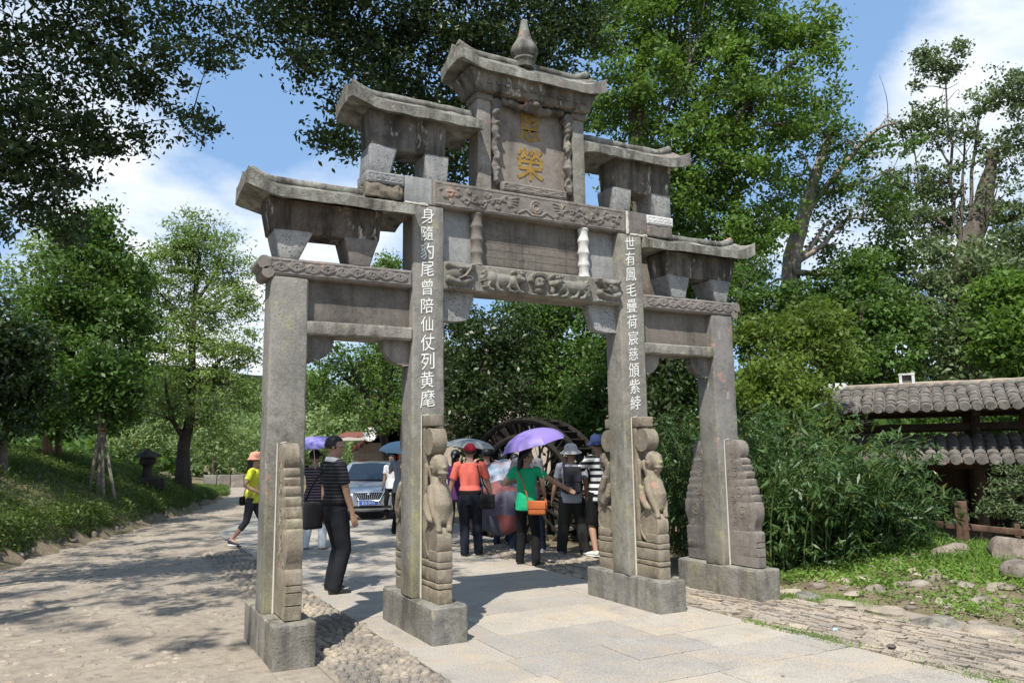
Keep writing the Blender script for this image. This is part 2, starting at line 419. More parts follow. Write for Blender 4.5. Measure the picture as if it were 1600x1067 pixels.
M['tile'] = stone('grey_roof_tile', (0.086, 0.079, 0.070), (0.146, 0.133, 0.119), lichen=(0.3, 0.29, 0.25), l_amt=0.35, dark=0.5, pink=0.05, bump=0.6, pit=0)
M['rock'] = stone('brown_rock', (0.145, 0.113, 0.094), (0.241, 0.203, 0.171), l_amt=0.4, dark=0.5, pink=0.3, bump=0.8, pit=0.1)
M['leaf_dark'] = leaf_mat('leaf_camphor', (0.019, 0.036, 0.010), (0.043, 0.072, 0.019), 0.28, 0.42, 0.45)
M['leaf_mid'] = leaf_mat('leaf_mid_green', (0.034, 0.072, 0.016), (0.082, 0.150, 0.029), 0.38)
M['leaf_bright'] = leaf_mat('leaf_bright_green', (0.048, 0.097, 0.018), (0.111, 0.193, 0.033), 0.42)
M['leaf_grey'] = leaf_mat('leaf_grey_green', (0.060, 0.090, 0.041), (0.127, 0.175, 0.075), 0.3)
M['leaf_feather'] = leaf_mat('leaf_feathery', (0.093, 0.153, 0.040), (0.195, 0.281, 0.083), 0.45)
M['leaf_willow'] = leaf_mat('leaf_willow', (0.121, 0.187, 0.072), (0.230, 0.314, 0.133), 0.4)
M['leaf_yellow'] = leaf_mat('leaf_yellow_green', (0.053, 0.092, 0.014), (0.119, 0.173, 0.031), 0.45)
M['leaf_bamboo'] = leaf_mat('leaf_bamboo', (0.020, 0.048, 0.014), (0.062, 0.115, 0.030), 0.28, 0.45, 0.4, yellow=0.03)  # greens darkened to stand in for shade in the thicket
M['wheel'] = stone('shade_black_timber', (0.012, 0.010, 0.009), (0.024, 0.020, 0.017), l_amt=0, dark=0.4, bump=0.5, pit=0)  # deep shade around the wheel is put into this near-black colour
M['leaf_ground'] = leaf_mat('leaf_ground_cover', (0.066, 0.133, 0.024), (0.163, 0.265, 0.048), 0.4)
M['leaf_bank'] = leaf_mat('leaf_bank_cover', (0.047, 0.085, 0.017), (0.104, 0.156, 0.033), 0.35)  # greens lowered in place of further shade cast on the bank

# ------------------------------------------------------------------ terrain
BANK = np.array([(-8.6, -14), (-7.6, -5), (-6.2, 3), (-4.91, 7.18), (-4.17, 9.43), (-3.07, 12.31), (-1.23, 17.95), (1.1, 26.8), (2.0, 34), (3, 60)], float)
def sstep(a, b, x): t = np.clip((x-a)/(b-a), 0, 1); return t*t*(3-2*t)
def bank_x(y): return np.interp(y, BANK[:, 1], BANK[:, 0])
def gz(x, y):
    x = np.asarray(x, float); y = np.asarray(y, float)
    s = (bank_x(y)-x)*0.92
    fade = 1-0.86*sstep(16.5, 28, y)
    left = np.where(s > 0, fade*(0.22*sstep(0, 0.18, s)+1.85*(1-np.exp(-np.maximum(s, 0)/2.0))), 0)
    left = left*(1-sstep(20, 60, s)*0.4)
    k = x-3.1
    right = (0.06*sstep(0, 0.15, k)+0.15*sstep(0.1, 2.6, k)-0.95*sstep(3.2, 8.0, k))*(1-0.75*sstep(-0.6, 1.5, y-0.25*k))
    right = np.where(k > 0, right, 0)
    back = -0.0*y
    return left+right+back

def grid_sheet(xs, ys, dz=0.0, keep=None):
    X, Y = np.meshgrid(xs, ys); Z = gz(X, Y)+dz; V = np.stack([X, Y, Z], -1).reshape(-1, 3); nx = len(xs); F = []
    for j in range(len(ys)-1):
        for i in range(nx-1):
            if keep is None or keep(0.5*(xs[i]+xs[i+1]), 0.5*(ys[j]+ys[j+1])): F.append((j*nx+i, j*nx+i+1, (j+1)*nx+i+1, (j+1)*nx+i))
    return V, F

def soil_mat():
    t = NT('soil_and_grass', 0.95, 0.1); p = t.pos()
    c = t.mix(t.ramp(t.noise(p, 1.1, 6), 0.35, 0.65), (0.17, 0.135, 0.09), (0.10, 0.10, 0.045))
    t.color(t.mix(t.ramp(t.noise(p, 14, 5), 0.35, 0.7), c, (0.22, 0.175, 0.12))); t.bump(t.noise(p, 30, 5), 0.6, 0.03); return t.m
def path_mat():
    t = NT('beige_path_dirt', 0.95, 0.12); p = t.pos()
    c = t.mix(t.ramp(t.noise(p, 1.3, 6), 0.3, 0.7), (0.30, 0.255, 0.20), (0.40, 0.345, 0.275))
    c = t.mix(t.ramp(t.noise(p, 8, 6, 0.65), 0.45, 0.68), c, (0.25, 0.21, 0.17))
    c = t.mix(0.6, c, t.mix(t.noise(p, 160, 3), (0.7, 0.7, 0.7), (1.25, 1.25, 1.25)), 'MULTIPLY')
    t.color(c); t.bump(t.math('ADD', t.noise(p, 90, 5, 0.7), t.math('MULTIPLY', t.noise(p, 12, 5), 2.2)), 0.8, 0.014); return t.m
def road_mat():
    t = NT('grey_road_concrete', 0.9, 0.15); p = t.pos()
    c = t.mix(t.ramp(t.noise(p, 0.8, 6), 0.3, 0.7), (0.24, 0.225, 0.20), (0.33, 0.31, 0.28))
    t.color(t.mix(0.6, c, t.mix(t.noise(p, 90, 3), (0.75, 0.75, 0.75), (1.2, 1.2, 1.2)), 'MULTIPLY')); t.bump(t.noise(p, 70, 5), 0.4, 0.008); return t.m
def flag_mat(name, a, b):
    t = NT(name, 0.85, 0.25); p = t.pos(); r = t.n('ObjectInfo').outputs['Random']
    c = t.mix(t.ramp(t.noise(p, 1.5, 6), 0.32, 0.68), a, b)
    c = t.mix(t.math('MULTIPLY', t.ramp(t.noise(p, 2.3, 8, 0.7), 0.47, 0.62), 0.8), c, (0.43, 0.36, 0.275))
    c = t.mix(t.math('MULTIPLY', t.ramp(t.noise(p, 1.7, 7, 0.72), 0.56, 0.72), 0.55), c, tuple(0.6*x for x in a))
    c = t.mix(0.9, c, t.mix(r, (0.84, 0.85, 0.88), (1.10, 1.08, 1.03)), 'MULTIPLY')
    c = t.mix(0.8, c, t.mix(t.ramp(t.noise(p, 110, 2, 0.7), 0.35, 0.65), (0.60, 0.60, 0.60), (1.25, 1.25, 1.25)), 'MULTIPLY')
    v = t.n('TexVoronoi'); v.inputs['Scale'].default_value = 55; t.L.new(p, v.inputs['Vector'])
    t.color(c); t.bump(t.math('ADD', v.outputs['Distance'], t.math('MULTIPLY', t.noise(p, 9, 4), 0.8)), 0.42, 0.010); return t.m
M['soil'] = soil_mat(); M['path'] = path_mat(); M['road'] = road_mat()
M['flag'] = flag_mat('pale_granite_flag', (0.335, 0.307, 0.268), (0.41, 0.377, 0.33))
M['edge'] = flag_mat('edge_set_stone', (0.25, 0.215, 0.175), (0.37, 0.32, 0.265))
M['cobble'] = flag_mat('grey_cobble', (0.165, 0.148, 0.127), (0.26, 0.232, 0.20))
M['pebble'] = flag_mat('river_pebble', (0.20, 0.172, 0.145), (0.38, 0.325, 0.265))

def axis_pts(lo, hi, c, h):
    a = [c]; 
    while a[-1] < hi: a.append(a[-1]+h*(1+0.30*max(0, abs(a[-1]-c)/5-1)*1.5))
    b = [c]
    while b[-1] > lo: b.append(b[-1]-h*(1+0.30*max(0, abs(b[-1]-c)/5-1)*1.5))
    return np.array(sorted(set(b[1:]+a)))
xs = axis_pts(-700, 900, 0.0, 0.42); ys = axis_pts(-500, 1400, 4.0, 0.5)
ground = one('ground', grid_sheet(xs, ys, -0.006), M['soil'], smooth=180); tag(ground, kind='structure')
# path of trodden earth with pebbles, on the left of the gate
py = np.concatenate([np.arange(-9, 12, 0.4), np.arange(12, 34.1, 1.0)])
V = []; F = []; n = 14
for y in py:
    xl = float(bank_x(y))+0.02; xr = -1.55 if y < 10 else -1.55+(y-10)*0.28
    for k in range(n): x = xl+(xr-xl)*k/(n-1); V.append((x, y, 0.004))
for j in range(len(py)-1):
    for k in range(n-1): F.append((j*n+k, j*n+k+1, (j+1)*n+k+1, (j+1)*n+k))
path = one('dirt_path', (V, F), M['path']); tag(path, kind='structure')
# road behind the gate and the bed under the flagstones
rv = [(-1.55, -9), (2.66, -9), (2.66, 6.0), (3.4, 9), (4.6, 14), (7.5, 22), (11, 34), (14, 44), (5.2, 44), (4.9, 33.9), (3.53, 28), (1.25, 20), (-1.55, 10)]
road = one('road', (np.array([(a, b, 0.008) for a, b in rv]), [tuple(range(len(rv)))]), M['road']); tag(road, kind='structure')

# flagstones between the cobbles and the strip of edge-set stones
pave = empty('stone_pavement', (0, 0, 0)); tag(pave, kind='structure')
one('joint_bed', (np.array([(-1.55, -8.7, 0.016), (1.5, -8.7, 0.016), (1.5, 9.0, 0.016), (-1.55, 9.0, 0.016)]), [(0, 1, 2, 3)]), plain('joint_dirt', (0.13, 0.105, 0.075), 0.95, 0.1, 0.4, 14, obj=False), pave)
def flagstone(x0, x1, y0, y1):
    dz = random.uniform(-0.0018, 0.0018); g = random.uniform(0.004, 0.0085)
    V, F = rbox((x0+g*0.7, y0+g, -0.05), (x1-g*0.7, y1-g, 0.030+dz), r=0.004, res=0.16, amp=0.002, ns=2.0, chip=0.9)
    V = V.copy(); top = V[:, 2] > 0.0
    V[top, 0] += 0.008*vnoise(V[top]*3.1, 5); V[top, 1] += 0.008*vnoise(V[top]*3.3, 6)
    one('flagstone', (V, F), M['flag'], pave, 12)
y = -8.6; row = 0
while y < 8.8:
    h = random.choice((0.52, 0.62, 0.70, 0.78)); x = -1.55
    first = random.uniform(0.35, 1.0)
    while x < 1.46:
        w = first if x == -1.55 else random.uniform(0.75, 1.35)
        if x+w > 1.25: w = 1.50-x
        if x+w <= 1.51: flagstone(x, x+w, y, y+h)
        x += w
    y += h; row += 1

def dome(nseg=8, seed=0):
    rs = random.Random(seed); V = [(0, 0, 1.0)]; F = []
    for (r, z) in ((0.55, 0.86), (0.92, 0.42), (1.0, -0.25)):
        for k in range(nseg):
            a = 2*math.pi*k/nseg; q = 1+rs.uniform(-0.13, 0.13); V.append((r*q*math.cos(a), r*q*math.sin(a), z*rs.uniform(0.9, 1.1)))
    for k in range(nseg): k2 = (k+1) % nseg; F.append((0, 1+k, 1+k2))
    for j in (0, 1):
        for k in range(nseg): k2 = (k+1) % nseg; a = 1+j*nseg; F.append((a+k, a+nseg+k, a+nseg+k2, a+k2))
    return np.array(V), F

def scatter_stones(parent, name, items, mat, rest_name, seeds=6, cap=290):
    """items: (x, y, z, half length, half width, height, angle); the ones nearest to the camera are parts, the rest one mass."""
    items = sorted(items, key=lambda q: (q[0]-CAM[0])**2+(q[1]-CAM[1])**2)
    shapes = [dome(8, s) for s in range(seeds)]; meshes = []
    for s in shapes:
        me = MB().add(s).data(name); me.materials.append(mat); shade(me, 180); meshes.append(me)
    vis = []; rest = []
    for q in items:
        p = np.array([q[0], q[1], 0.1])-CAM; d = p@FWD
        u = 800+FPX*(p@RGT)/max(d, 0.1); v = 533.5-FPX*(p@UPV)/max(d, 0.1)
        (vis if d > 0.3 and -20 < u < 1620 and v < 1085 and len(vis) < cap else rest).append(q)
    for q in vis:
        o = bpy.data.objects.new(name, random.choice(meshes)); o.location = q[:3]; o.scale = (q[3], q[4], q[5]); o.rotation_euler = (0, 0, q[6]); link(o, parent)
    mb = MB()
    for q in rest: mb.add(xform((shapes[random.randrange(seeds)][0]*np.array([q[3], q[4], q[5]]), shapes[0][1]), rotz(q[6]), q[:3]))
    if rest: o = mb.build(rest_name, mat, parent, 180); tag(o, kind='stuff')

# pebbles trodden into the path
items = []
while len(items) < 1500:
    x = random.uniform(-7, -2.3); y = random.uniform(-3.5, 16)
    if x < bank_x(y)+0.1 or (-2.75 < x and -0.8 < y < 0.8): continue
    if vnoise(np.array([[x*0.7, y*0.7, 0]]), 3)[0] < random.uniform(-1.3, 0.3): continue
    s = random.uniform(0.02, 0.058); items.append((x, y, 0.004+random.uniform(-0.3, 0.05)*s*0.3, s, s*random.uniform(0.5, 0.85), s*random.uniform(0.16, 0.34), random.uniform(0, 3.14)))
scatter_stones(path, 'pebble', items, M['pebble'], 'pebbles')
# cobbles set in rows between the two left posts
strip = one('cobble_strip', (np.array([(-2.22, -6, 0.010), (-1.56, -6, 0.010), (-1.56, 9, 0.010), (-2.22, 9, 0.010)]), [(0, 1, 2, 3)]), M['path']); tag(strip, kind='structure')
items = []; y = -3.6
while y < 7:
    x = -2.20+random.uniform(0, 0.05)
    while x < -1.58:
        w = random.uniform(0.062, 0.10)
        items.append((x+w/2, y+random.uniform(-0.012, 0.012), 0.012, w/2*0.95, random.uniform(0.032, 0.044), random.uniform(0.018, 0.034), random.uniform(-0.35, 0.35))); x += w
    y += 0.083
scatter_stones(strip, 'cobble', items, M['cobble'], 'cobbles')
# thin stones set on edge, on the right
eds = one('edge_stone_strip', (np.array([(1.50, -9, 0.012), (2.66, -9, 0.012), (2.66, 6, 0.012), (1.50, 6, 0.012)]), [(0, 1, 2, 3)]), M['path']); tag(eds, kind='structure')
es_mesh = []
for s in range(6):
    rs = random.Random(s+40); V, F = box((-1, -1, -1), (1, 1, 1)); V = V.copy()
    V[:, 0] *= 1+np.array([rs.uniform(-0.3, 0.15) for _ in V]); V[:, 1] *= 1+np.array([rs.uniform(-0.2, 0.06) for _ in V]); V[4:, 2] += np.array([rs.uniform(-0.5, 0.3) for _ in range(4)])
    es_mesh.append((V, F))
items = []; x = 1.53
while x < 2.64:
    w = random.uniform(0.034, 0.062); y = -6.2+random.uniform(0, 0.2)
    while y < 5.6:
        l = random.uniform(0.12, 0.30); items.append((x+w/2, y+l/2, 0.010+random.uniform(-0.006, 0.012), w/2*0.9, l/2*0.96, 0.020, random.uniform(-0.07, 0.07))); y += l
    x += w
items = [q for q in items if not (2.18 < q[0] < 2.60 and -0.66 < q[1] < 0.66)]
def visible_rank(q):
    p = np.array([q[0], q[1], 0.02])-CAM; d = p@FWD
    if d < 0.3: return 1e6
    u = 800+FPX*(p@RGT)/d; v = 533.5-FPX*(p@UPV)/d
    return d if -20 < u < 1620 and v < 1080 else 1e5+d
items.sort(key=visible_rank); mes = []
for s in es_mesh:
    me = MB().add(s).data('edge_stone'); me.materials.append(M['edge']); mes.append(me)
mb = MB()
for i, q in enumerate(items):
    if i < 290:
        o = bpy.data.objects.new('edge_stone', mes[i % 6]); o.location = q[:3]; o.scale = q[3:6]; o.rotation_euler = (random.uniform(-.03, .03), random.uniform(-.2, .2), q[6]); link(o, eds)
    else: mb.add(xform((es_mesh[i % 6][0]*np.array(q[3:6]), es_mesh[0][1]), rotz(q[6]), q[:3]))
tag(mb.build('edge_stones', M['edge'], eds), kind='stuff')
# kerb of flat irregular stones along the right bank
kerb = one('kerb_bed', (np.array([(2.66, -8, 0.010), (3.12, -8, 0.016), (3.12, 1.2, 0.016), (2.66, 1.2, 0.010)]), [(0, 1, 2, 3)]), M['path']); tag(kerb, kind='structure')
def rough_rock(c, r, seed, amp=0.25, nu=10, nv=7, flat=0.0):
    V, F = ball((0, 0, 0), 1.0, nu, nv); d = 1+amp*fbm(V*1.3+seed*7.1, seed, 2)[:, None]; V = V*d
    rs = np.random.default_rng(seed)
    for _ in range(9):                                   # broken faces
        q = rs.normal(size=3); q /= np.linalg.norm(q); h = V@q-rs.uniform(0.62, 0.9); V = V-np.maximum(h, 0)[:, None]*q
    if flat: V[:, 2] = np.clip(V[:, 2], -1, flat)
    V = V*np.array(r); return V+np.array(c, float), F
y = -6.0; i = 0
while y < 0.4:
    l = random.uniform(0.22, 0.52); w = random.uniform(0.17, 0.24)
    one('kerb_stone', rough_rock((2.89+random.uniform(-.05, .05), y+l/2, 0.005), (w, l*0.52, 0.075), i, 0.3, 12, 8, 0.72), random.choice((M['rock'], M['edge'], M['plinth'])), kerb, 50); y += l*1.02; i += 1
# stones in the foot of the left bank
lb = empty('left_bank_edging'); tag(lb, kind='structure'); y = 2.0; i = 0
while y < 21:
    l = random.uniform(0.16, 0.34)*(1+max(0, y-9)*0.05); x = float(bank_x(y+l/2))
    for k in range(2):
        one('edge_stone', rough_rock((x-0.05-0.10*k+random.uniform(-.03, .03), y+l/2+k*0.09, 0.07+0.15*k), (random.uniform(0.05, 0.10), l*random.uniform(.3, .55), random.uniform(0.05, 0.11)), 300+i*3+k, 0.35, 9, 6), M['rock'], lb, 40)
    y += l*0.98; i += 1
# stones bedded in the right bank
for i in range(295):
    x = random.uniform(3.12, 5.4); y = random.uniform(-4.5, 0.1)
    if random.random() < 0.35*(x-3.1): continue
    s = random.choice((0.03, 0.04, 0.05, 0.06, 0.08, 0.11))
    one('stone', rough_rock((x, y, float(gz(x, y))), (s*random.uniform(.8, 1.6), s, s*0.5), 500+i, 0.35, 9, 6), random.choice((M['rock'], M['edge'], M['rock'])), ground, 50)
for (u, v, d, r, lab) in ((1592, 848, 10.9, (0.42, 0.36, 0.26), 'large brown boulder at the top of the right bank beside the fence'),
                          (1600, 889, 9.9, (0.24, 0.22, 0.16), 'smaller brown boulder lower on the right bank, at the photo edge'),
                          (1487, 866, 11.3, (0.36, 0.2, 0.12), 'low flat grey rock half sunk in the grass below the fence post')):
    p = at(u, v, d); p[2] = float(gz(p[0], p[1]))+r[2]*0.35
    o = one('boulder', rough_rock(p, r, int(u), 0.3, 22, 15), M['rock'], smooth=40); tag(o, lab, 'boulder')

# ------------------------------------------------------------------ the memorial gate
A, B = 1.1475, 2.390          # half spacing of the inner and outer posts
gate = empty('memorial_gate', (0, 0, 0))
tag(gate, 'weathered grey stone memorial archway with four posts, stacked roofs and golden characters', 'archway')
G = lambda name, VF, mat, par=None, sm=35: one(name, VF, mat, par or gate, sm)

YL = -0.146
def inscription(post, chars, x, ztop, zbot, lean):
    mb = MB(); n = len(chars); st = (ztop-zbot)/n; rs = random.Random(ord(chars[0]))
    for i, ch in enumerate(chars):
        V, F = glyphs(ch, st*0.93, 0.004)
        V = V.copy(); c = 0.5*(V.min(0)+V.max(0)); V -= c
        V[:, 1] += 0.13*V[:, 0]; V[:, 0] *= 0.88; V[:, :2] *= rs.uniform(0.94, 1.06)
        P = np.stack([V[:, 0], V[:, 1], np.full(len(V), float(i))], 1); V[:, 0] += 0.0042*vnoise(P*np.array([30, 30, 1]), 3); V[:, 1] += 0.0042*vnoise(P*np.array([30, 30, 1]), 4)
        z = ztop-st*(i+0.5); t = i/(n-1)
        W = np.stack([x+lean*t+V[:, 0]+rs.uniform(-.004, .004), YL-0.0015-V[:, 2]*0.6, z+V[:, 1]], 1); mb.add((W, F))
    return mb.build('inscription', M['white_paint'], post)

def outer_drum(x, sg):
    zs = [(0.335, 0.535), (0.430, 0.54), (0.436, 0.525), (0.444, 0.54), (0.524, 0.54), (0.531, 0.525), (0.538, 0.54), (0.578, 0.54), (0.585, 0.525), (0.592, 0.54), (0.672, 0.545),
          (0.69, 0.53), (0.70, 0.505), (0.76, 0.515), (0.80, 0.54), (0.86, 0.556), (0.93, 0.556), (0.985, 0.545), (1.0, 0.52), (1.02, 0.53), (1.06, 0.522), (1.075, 0.497), (1.10, 0.508), (1.15, 0.49),
          (1.162, 0.462), (1.19, 0.474), (1.225, 0.466), (1.24, 0.435), (1.265, 0.45), (1.30, 0.446), (1.318, 0.41), (1.345, 0.42), (1.37, 0.42), (1.385, 0.385), (1.41, 0.40), (1.44, 0.395),
          (1.46, 0.355), (1.49, 0.375), (1.55, 0.385), (1.60, 0.37), (1.635, 0.335), (1.65, 0.28), (1.655, 0.142)]
    zz = np.array([a for a, _ in zs]); yy = np.array([b for _, b in zs]); F = []; V = []
    nx = 8; xs_ = np.array([-0.063, -0.058, -0.03, 0, 0.03, 0.058, 0.063]); nx = len(xs_)
    for z, y in zip(zz, yy):
        for i, q in enumerate(xs_):
            e = 0.008 if i in (0, nx-1) else 0.0
            V.append((x+q, sg*(y-e+0.005*vnoise(np.array([[q*30, z*14, x]]), 9)[0]), z))
    m = len(zz)
    for j in range(m-1):
        for i in range(nx-1):
            a = j*nx+i; q = (a, a+1, a+nx+1, a+nx); F.append(q if sg < 0 else q[::-1])
    b0 = len(V)
    for z in zz: V += [(x+xs_[0], sg*0.140, z), (x+xs_[-1], sg*0.140, z)]
    for j in range(m-1):
        q = (b0+2*j, j*nx, (j+1)*nx, b0+2*j+2); F.append(q if sg < 0 else q[::-1])
        q = (j*nx+nx-1, b0+2*j+1, b0+2*j+3, (j+1)*nx+nx-1); F.append(q if sg < 0 else q[::-1])
    F.append(tuple([b0]+[b0+1]+[nx-1-i for i in range(nx)])[:2+nx])
    return np.array(V), F

def scroll_relief(par, x, sg, z0, z1, y0, y1, name):
    """Shallow carved scrolls on the cheeks of an outer drum stone."""
    mb = MB()
    for side in (-1, 1):
        for k, (cz, cy, r) in enumerate(((1.46, 0.25, 0.055), (1.30, 0.28, 0.06), (1.10, 0.33, 0.075), (0.90, 0.37, 0.085), (1.02, 0.24, 0.045), (0.80, 0.26, 0.045), (0.735, 0.43, 0.035))):
            th = np.linspace(0, 2.1*2*math.pi*0.75, 22); rr = r*(1-th/th[-1]*0.85)
            P = np.stack([np.full(22, x+side*0.0625), sg*(cy+rr*np.cos(th+k)), cz+rr*np.sin(th+k)], 1); mb.add(tube(P, 0.0048, 5))
    return tag(mb.build(name, M['figure'], par, 60), kind='stuff')

def inner_drum(x, sg):
    d = empty('drum_stone', (0, 0, 0)); d.parent = gate
    fm = M['figure']; Y = lambda y: sg*y
    def bx(z0, z1, y0, y1, hw, name, amp=0.004):
        lo = (x-hw, min(Y(y0), Y(y1)), z0); hi = (x+hw, max(Y(y0), Y(y1)), z1); return one(name, rbox(lo, hi, 0.010, 0.05, amp, 12, 0.6), fm, d, 40)
    bx(0.318, 0.437, 0.140, 0.520, 0.066, 'base_block'); bx(0.440, 0.486, 0.140, 0.524, 0.068, 'base_block')
    bx(0.489, 0.600, 0.140, 0.520, 0.066, 'base_block'); bx(0.603, 0.655, 0.140, 0.522, 0.068, 'base_block'); bx(0.658, 0.742, 0.30, 0.520, 0.065, 'base_block')
    bx(0.656, 1.80, 0.138, 0.205, 0.052, 'backing_slab'); bx(1.786, 1.888, 0.138, 0.345, 0.060, 'cap_block')
    th = np.linspace(0, 2*math.pi, 29)[:-1]
    mb = MB().add(prism(np.stack([Y(0.365)+0.158*np.cos(th), 0.820+0.165*np.sin(th)], 1), x-0.056, x+0.056))
    for s in (-1, 1):
        P = np.stack([np.full(29, x+s*0.056), Y(0.365)+0.143*np.cos(np.append(th, 0)), 0.820+0.15*np.sin(np.append(th, 0))], 1); mb.add(tube(P, 0.011, 6))
    mb.build('drum', fm, d, 40)
    mb = MB().add(prism(np.stack([Y(0.300)+0.112*np.cos(th), 1.655+0.116*np.sin(th)], 1), x-0.066, x+0.066)); mb.build('scroll_ball', fm, d, 40)
    mb = MB(); S = lambda a, b, c: (x+a, Y(b), c)
    mb.add(tube([S(0, .25, 1.44), S(0, .33, 1.36), S(0, .40, 1.25), S(0, .445, 1.12), S(0, .43, 1.02), S(0, .36, .95)], [(.05, .05), (.062, .06), (.075, .072), (.088, .09), (.08, .085), (.05, .05)], 12))
    mb.add(ball(S(0, .425, 1.455), (.064, .085, .085), 14, 10)); mb.add(ball(S(0, .470, 1.425), (.045, .050, .038), 12, 8)); mb.add(ball(S(0, .478, 1.385), (.050, .050, .016), 12, 6)); mb.add(ball(S(0, .462, 1.352), (.042, .042, .014), 12, 6)); mb.add(ball(S(0, .520, 1.435), (.020, .014, .016), 8, 6))
    for j in range(9): q = -0.3+0.48*j; mb.add(ball(S(.066*math.sin(q-1.5), .385, 1.452+.072*math.cos(q-1.5)), (.024, .030, .024), 8, 6))
    mb.add(ball(S(0, .44, 1.33), (.03, .035, .04), 10, 6))
    for s in (-1, 1):
        mb.add(ball(S(s*.05, .40, 1.50), (.022, .03, .03), 8, 6)); mb.add(ball(S(s*.032, .487, 1.44), .013, 8, 6)); mb.add(ball(S(s*.05, .375, 1.42), (.02, .05, .05), 8, 6))
        mb.add(tube([S(s*.062, .36, 1.28), S(s*.075, .40, 1.16), S(s*.070, .46, 1.04), S(s*.050, .485, .96), S(s*.045, .50, .90)], [.035, .038, .032, .026, .028], 8))
        mb.add(tube([S(s*.066, .27, 1.20), S(s*.075, .30, 1.08), S(s*.07, .36, 1.00), S(s*.06, .42, .985)], [.03, .04, .036, .024], 8))
        mb.add(tube([S(s*.05, .22, 1.47), S(s*.056, .235, 1.36), S(s*.06, .25, 1.24), S(s*.056, .24, 1.12)], [.022, .02, .018, .014], 6))
    me = remesh(mb, 0.011, 0.7, 1); me.materials.append(fm); shade(me, 180); lion = link(bpy.data.objects.new('lion', me), d)
    return d

for xc, kind in ((-B, 'outer'), (-A, 'inner'), (A, 'inner'), (B, 'outer')):
    pm = M['plinth']
    G('plinth', rbox((xc-0.158, -0.624, -0.06), (xc+0.158, 0.62, 0.324), 0.016, 0.04, 0.006, 7, 0.9), pm)
    top = 3.04 if kind == 'outer' else 3.835
    post = G('post', rbox((xc-0.155, -0.143, 0.315), (xc+0.155, 0.143, top), 0.017, 0.09, 0.004, 4, 0.5), M['post_pink'] if xc == B else M['post'])
    if xc == -A: inscription(post, '身隨豹尾曾陪仙仗列黄麾', xc-0.012, 3.815, 1.955, 0.0)
    if xc == A: inscription(post, '世有鳳毛疊荷宸慈頒紫綍', xc-0.008, 3.815, 1.955, 0.0)
    jm = M['mortar']
    for sg in (-1, 1):
        if kind == 'outer':
            d = G('drum_stone', outer_drum(xc, sg), M['figure'] if xc < 0 else M['carved'], None, 45); scroll_relief(d, xc, sg, 0, 0, 0, 0, 'carved_scroll')
        else: inner_drum(xc, sg)
        zt = 1.65 if kind == 'outer' else 1.885
        P = [(xc-0.072, sg*0.150, 0.325), (xc-0.071, sg*0.150, 1.0), (xc-0.070, sg*0.150, zt), (xc, sg*0.150, zt+0.012)]
        one('mortar_joint', tube(P, [0.010, 0.007, 0.006, 0.005], 6), jm, post)

def frustum(name, z0, z1, bot, top, mat, par=None, r=0.012):
    return G(name, taper(rbox((bot[0], bot[2], z0), (bot[1], bot[3], z1), r, 0.07, 0.005, 6, 0.6), bot, top), mat, par)

def vines(x0, x1, zc, amp, n, r):
    L = []; k = np.linspace(0, 1, 60); L.append(np.stack([x0+(x1-x0)*k, zc+amp*np.sin(k*n*math.pi)], 1))
    for i in range(n):
        cx = x0+(x1-x0)*(i+0.5)/n; s = 1 if i % 2 else -1; th = np.linspace(0, 3.3*math.pi, 26); rr = r*(1-th/th[-1]*0.82)
        L.append(np.stack([cx+rr*np.cos(th*s+(0 if s > 0 else 0)), zc-s*amp*0.15+rr*np.sin(th*s)], 1))
        for t in (-0.28, 0.3):
            th = np.linspace(0, 2.2*math.pi, 16); rr = r*0.42*(1-th/th[-1]*0.8); L.append(np.stack([cx+t*(x1-x0)/n+rr*np.cos(th), zc+s*amp*0.75+rr*np.sin(th)], 1))
    return L

def carved_face(name, x0, x1, z0, z1, y, lines, w, h, mat, par, dens=170):
    def H(X, Z):
        d = dist_lines(X, Z, lines); edge = np.minimum.reduce([X-x0, x1-X, Z-z0, z1-Z])
        rim = np.exp(-((edge-0.012)/0.006)**2)*0.006
        return np.where(edge <= 1e-6, -0.004, h*np.clip(1-(d/w)**2, 0, 1)**0.6+rim+0.002*fbm(np.stack([X.ravel()*20, Z.ravel()*20, X.ravel()*0], 1), 4, 2).reshape(X.shape))
    return one(name, relief(x0, x1, z0, z1, y, H, int((x1-x0)*dens), max(8, int((z1-z0)*dens))), mat, par, 180)

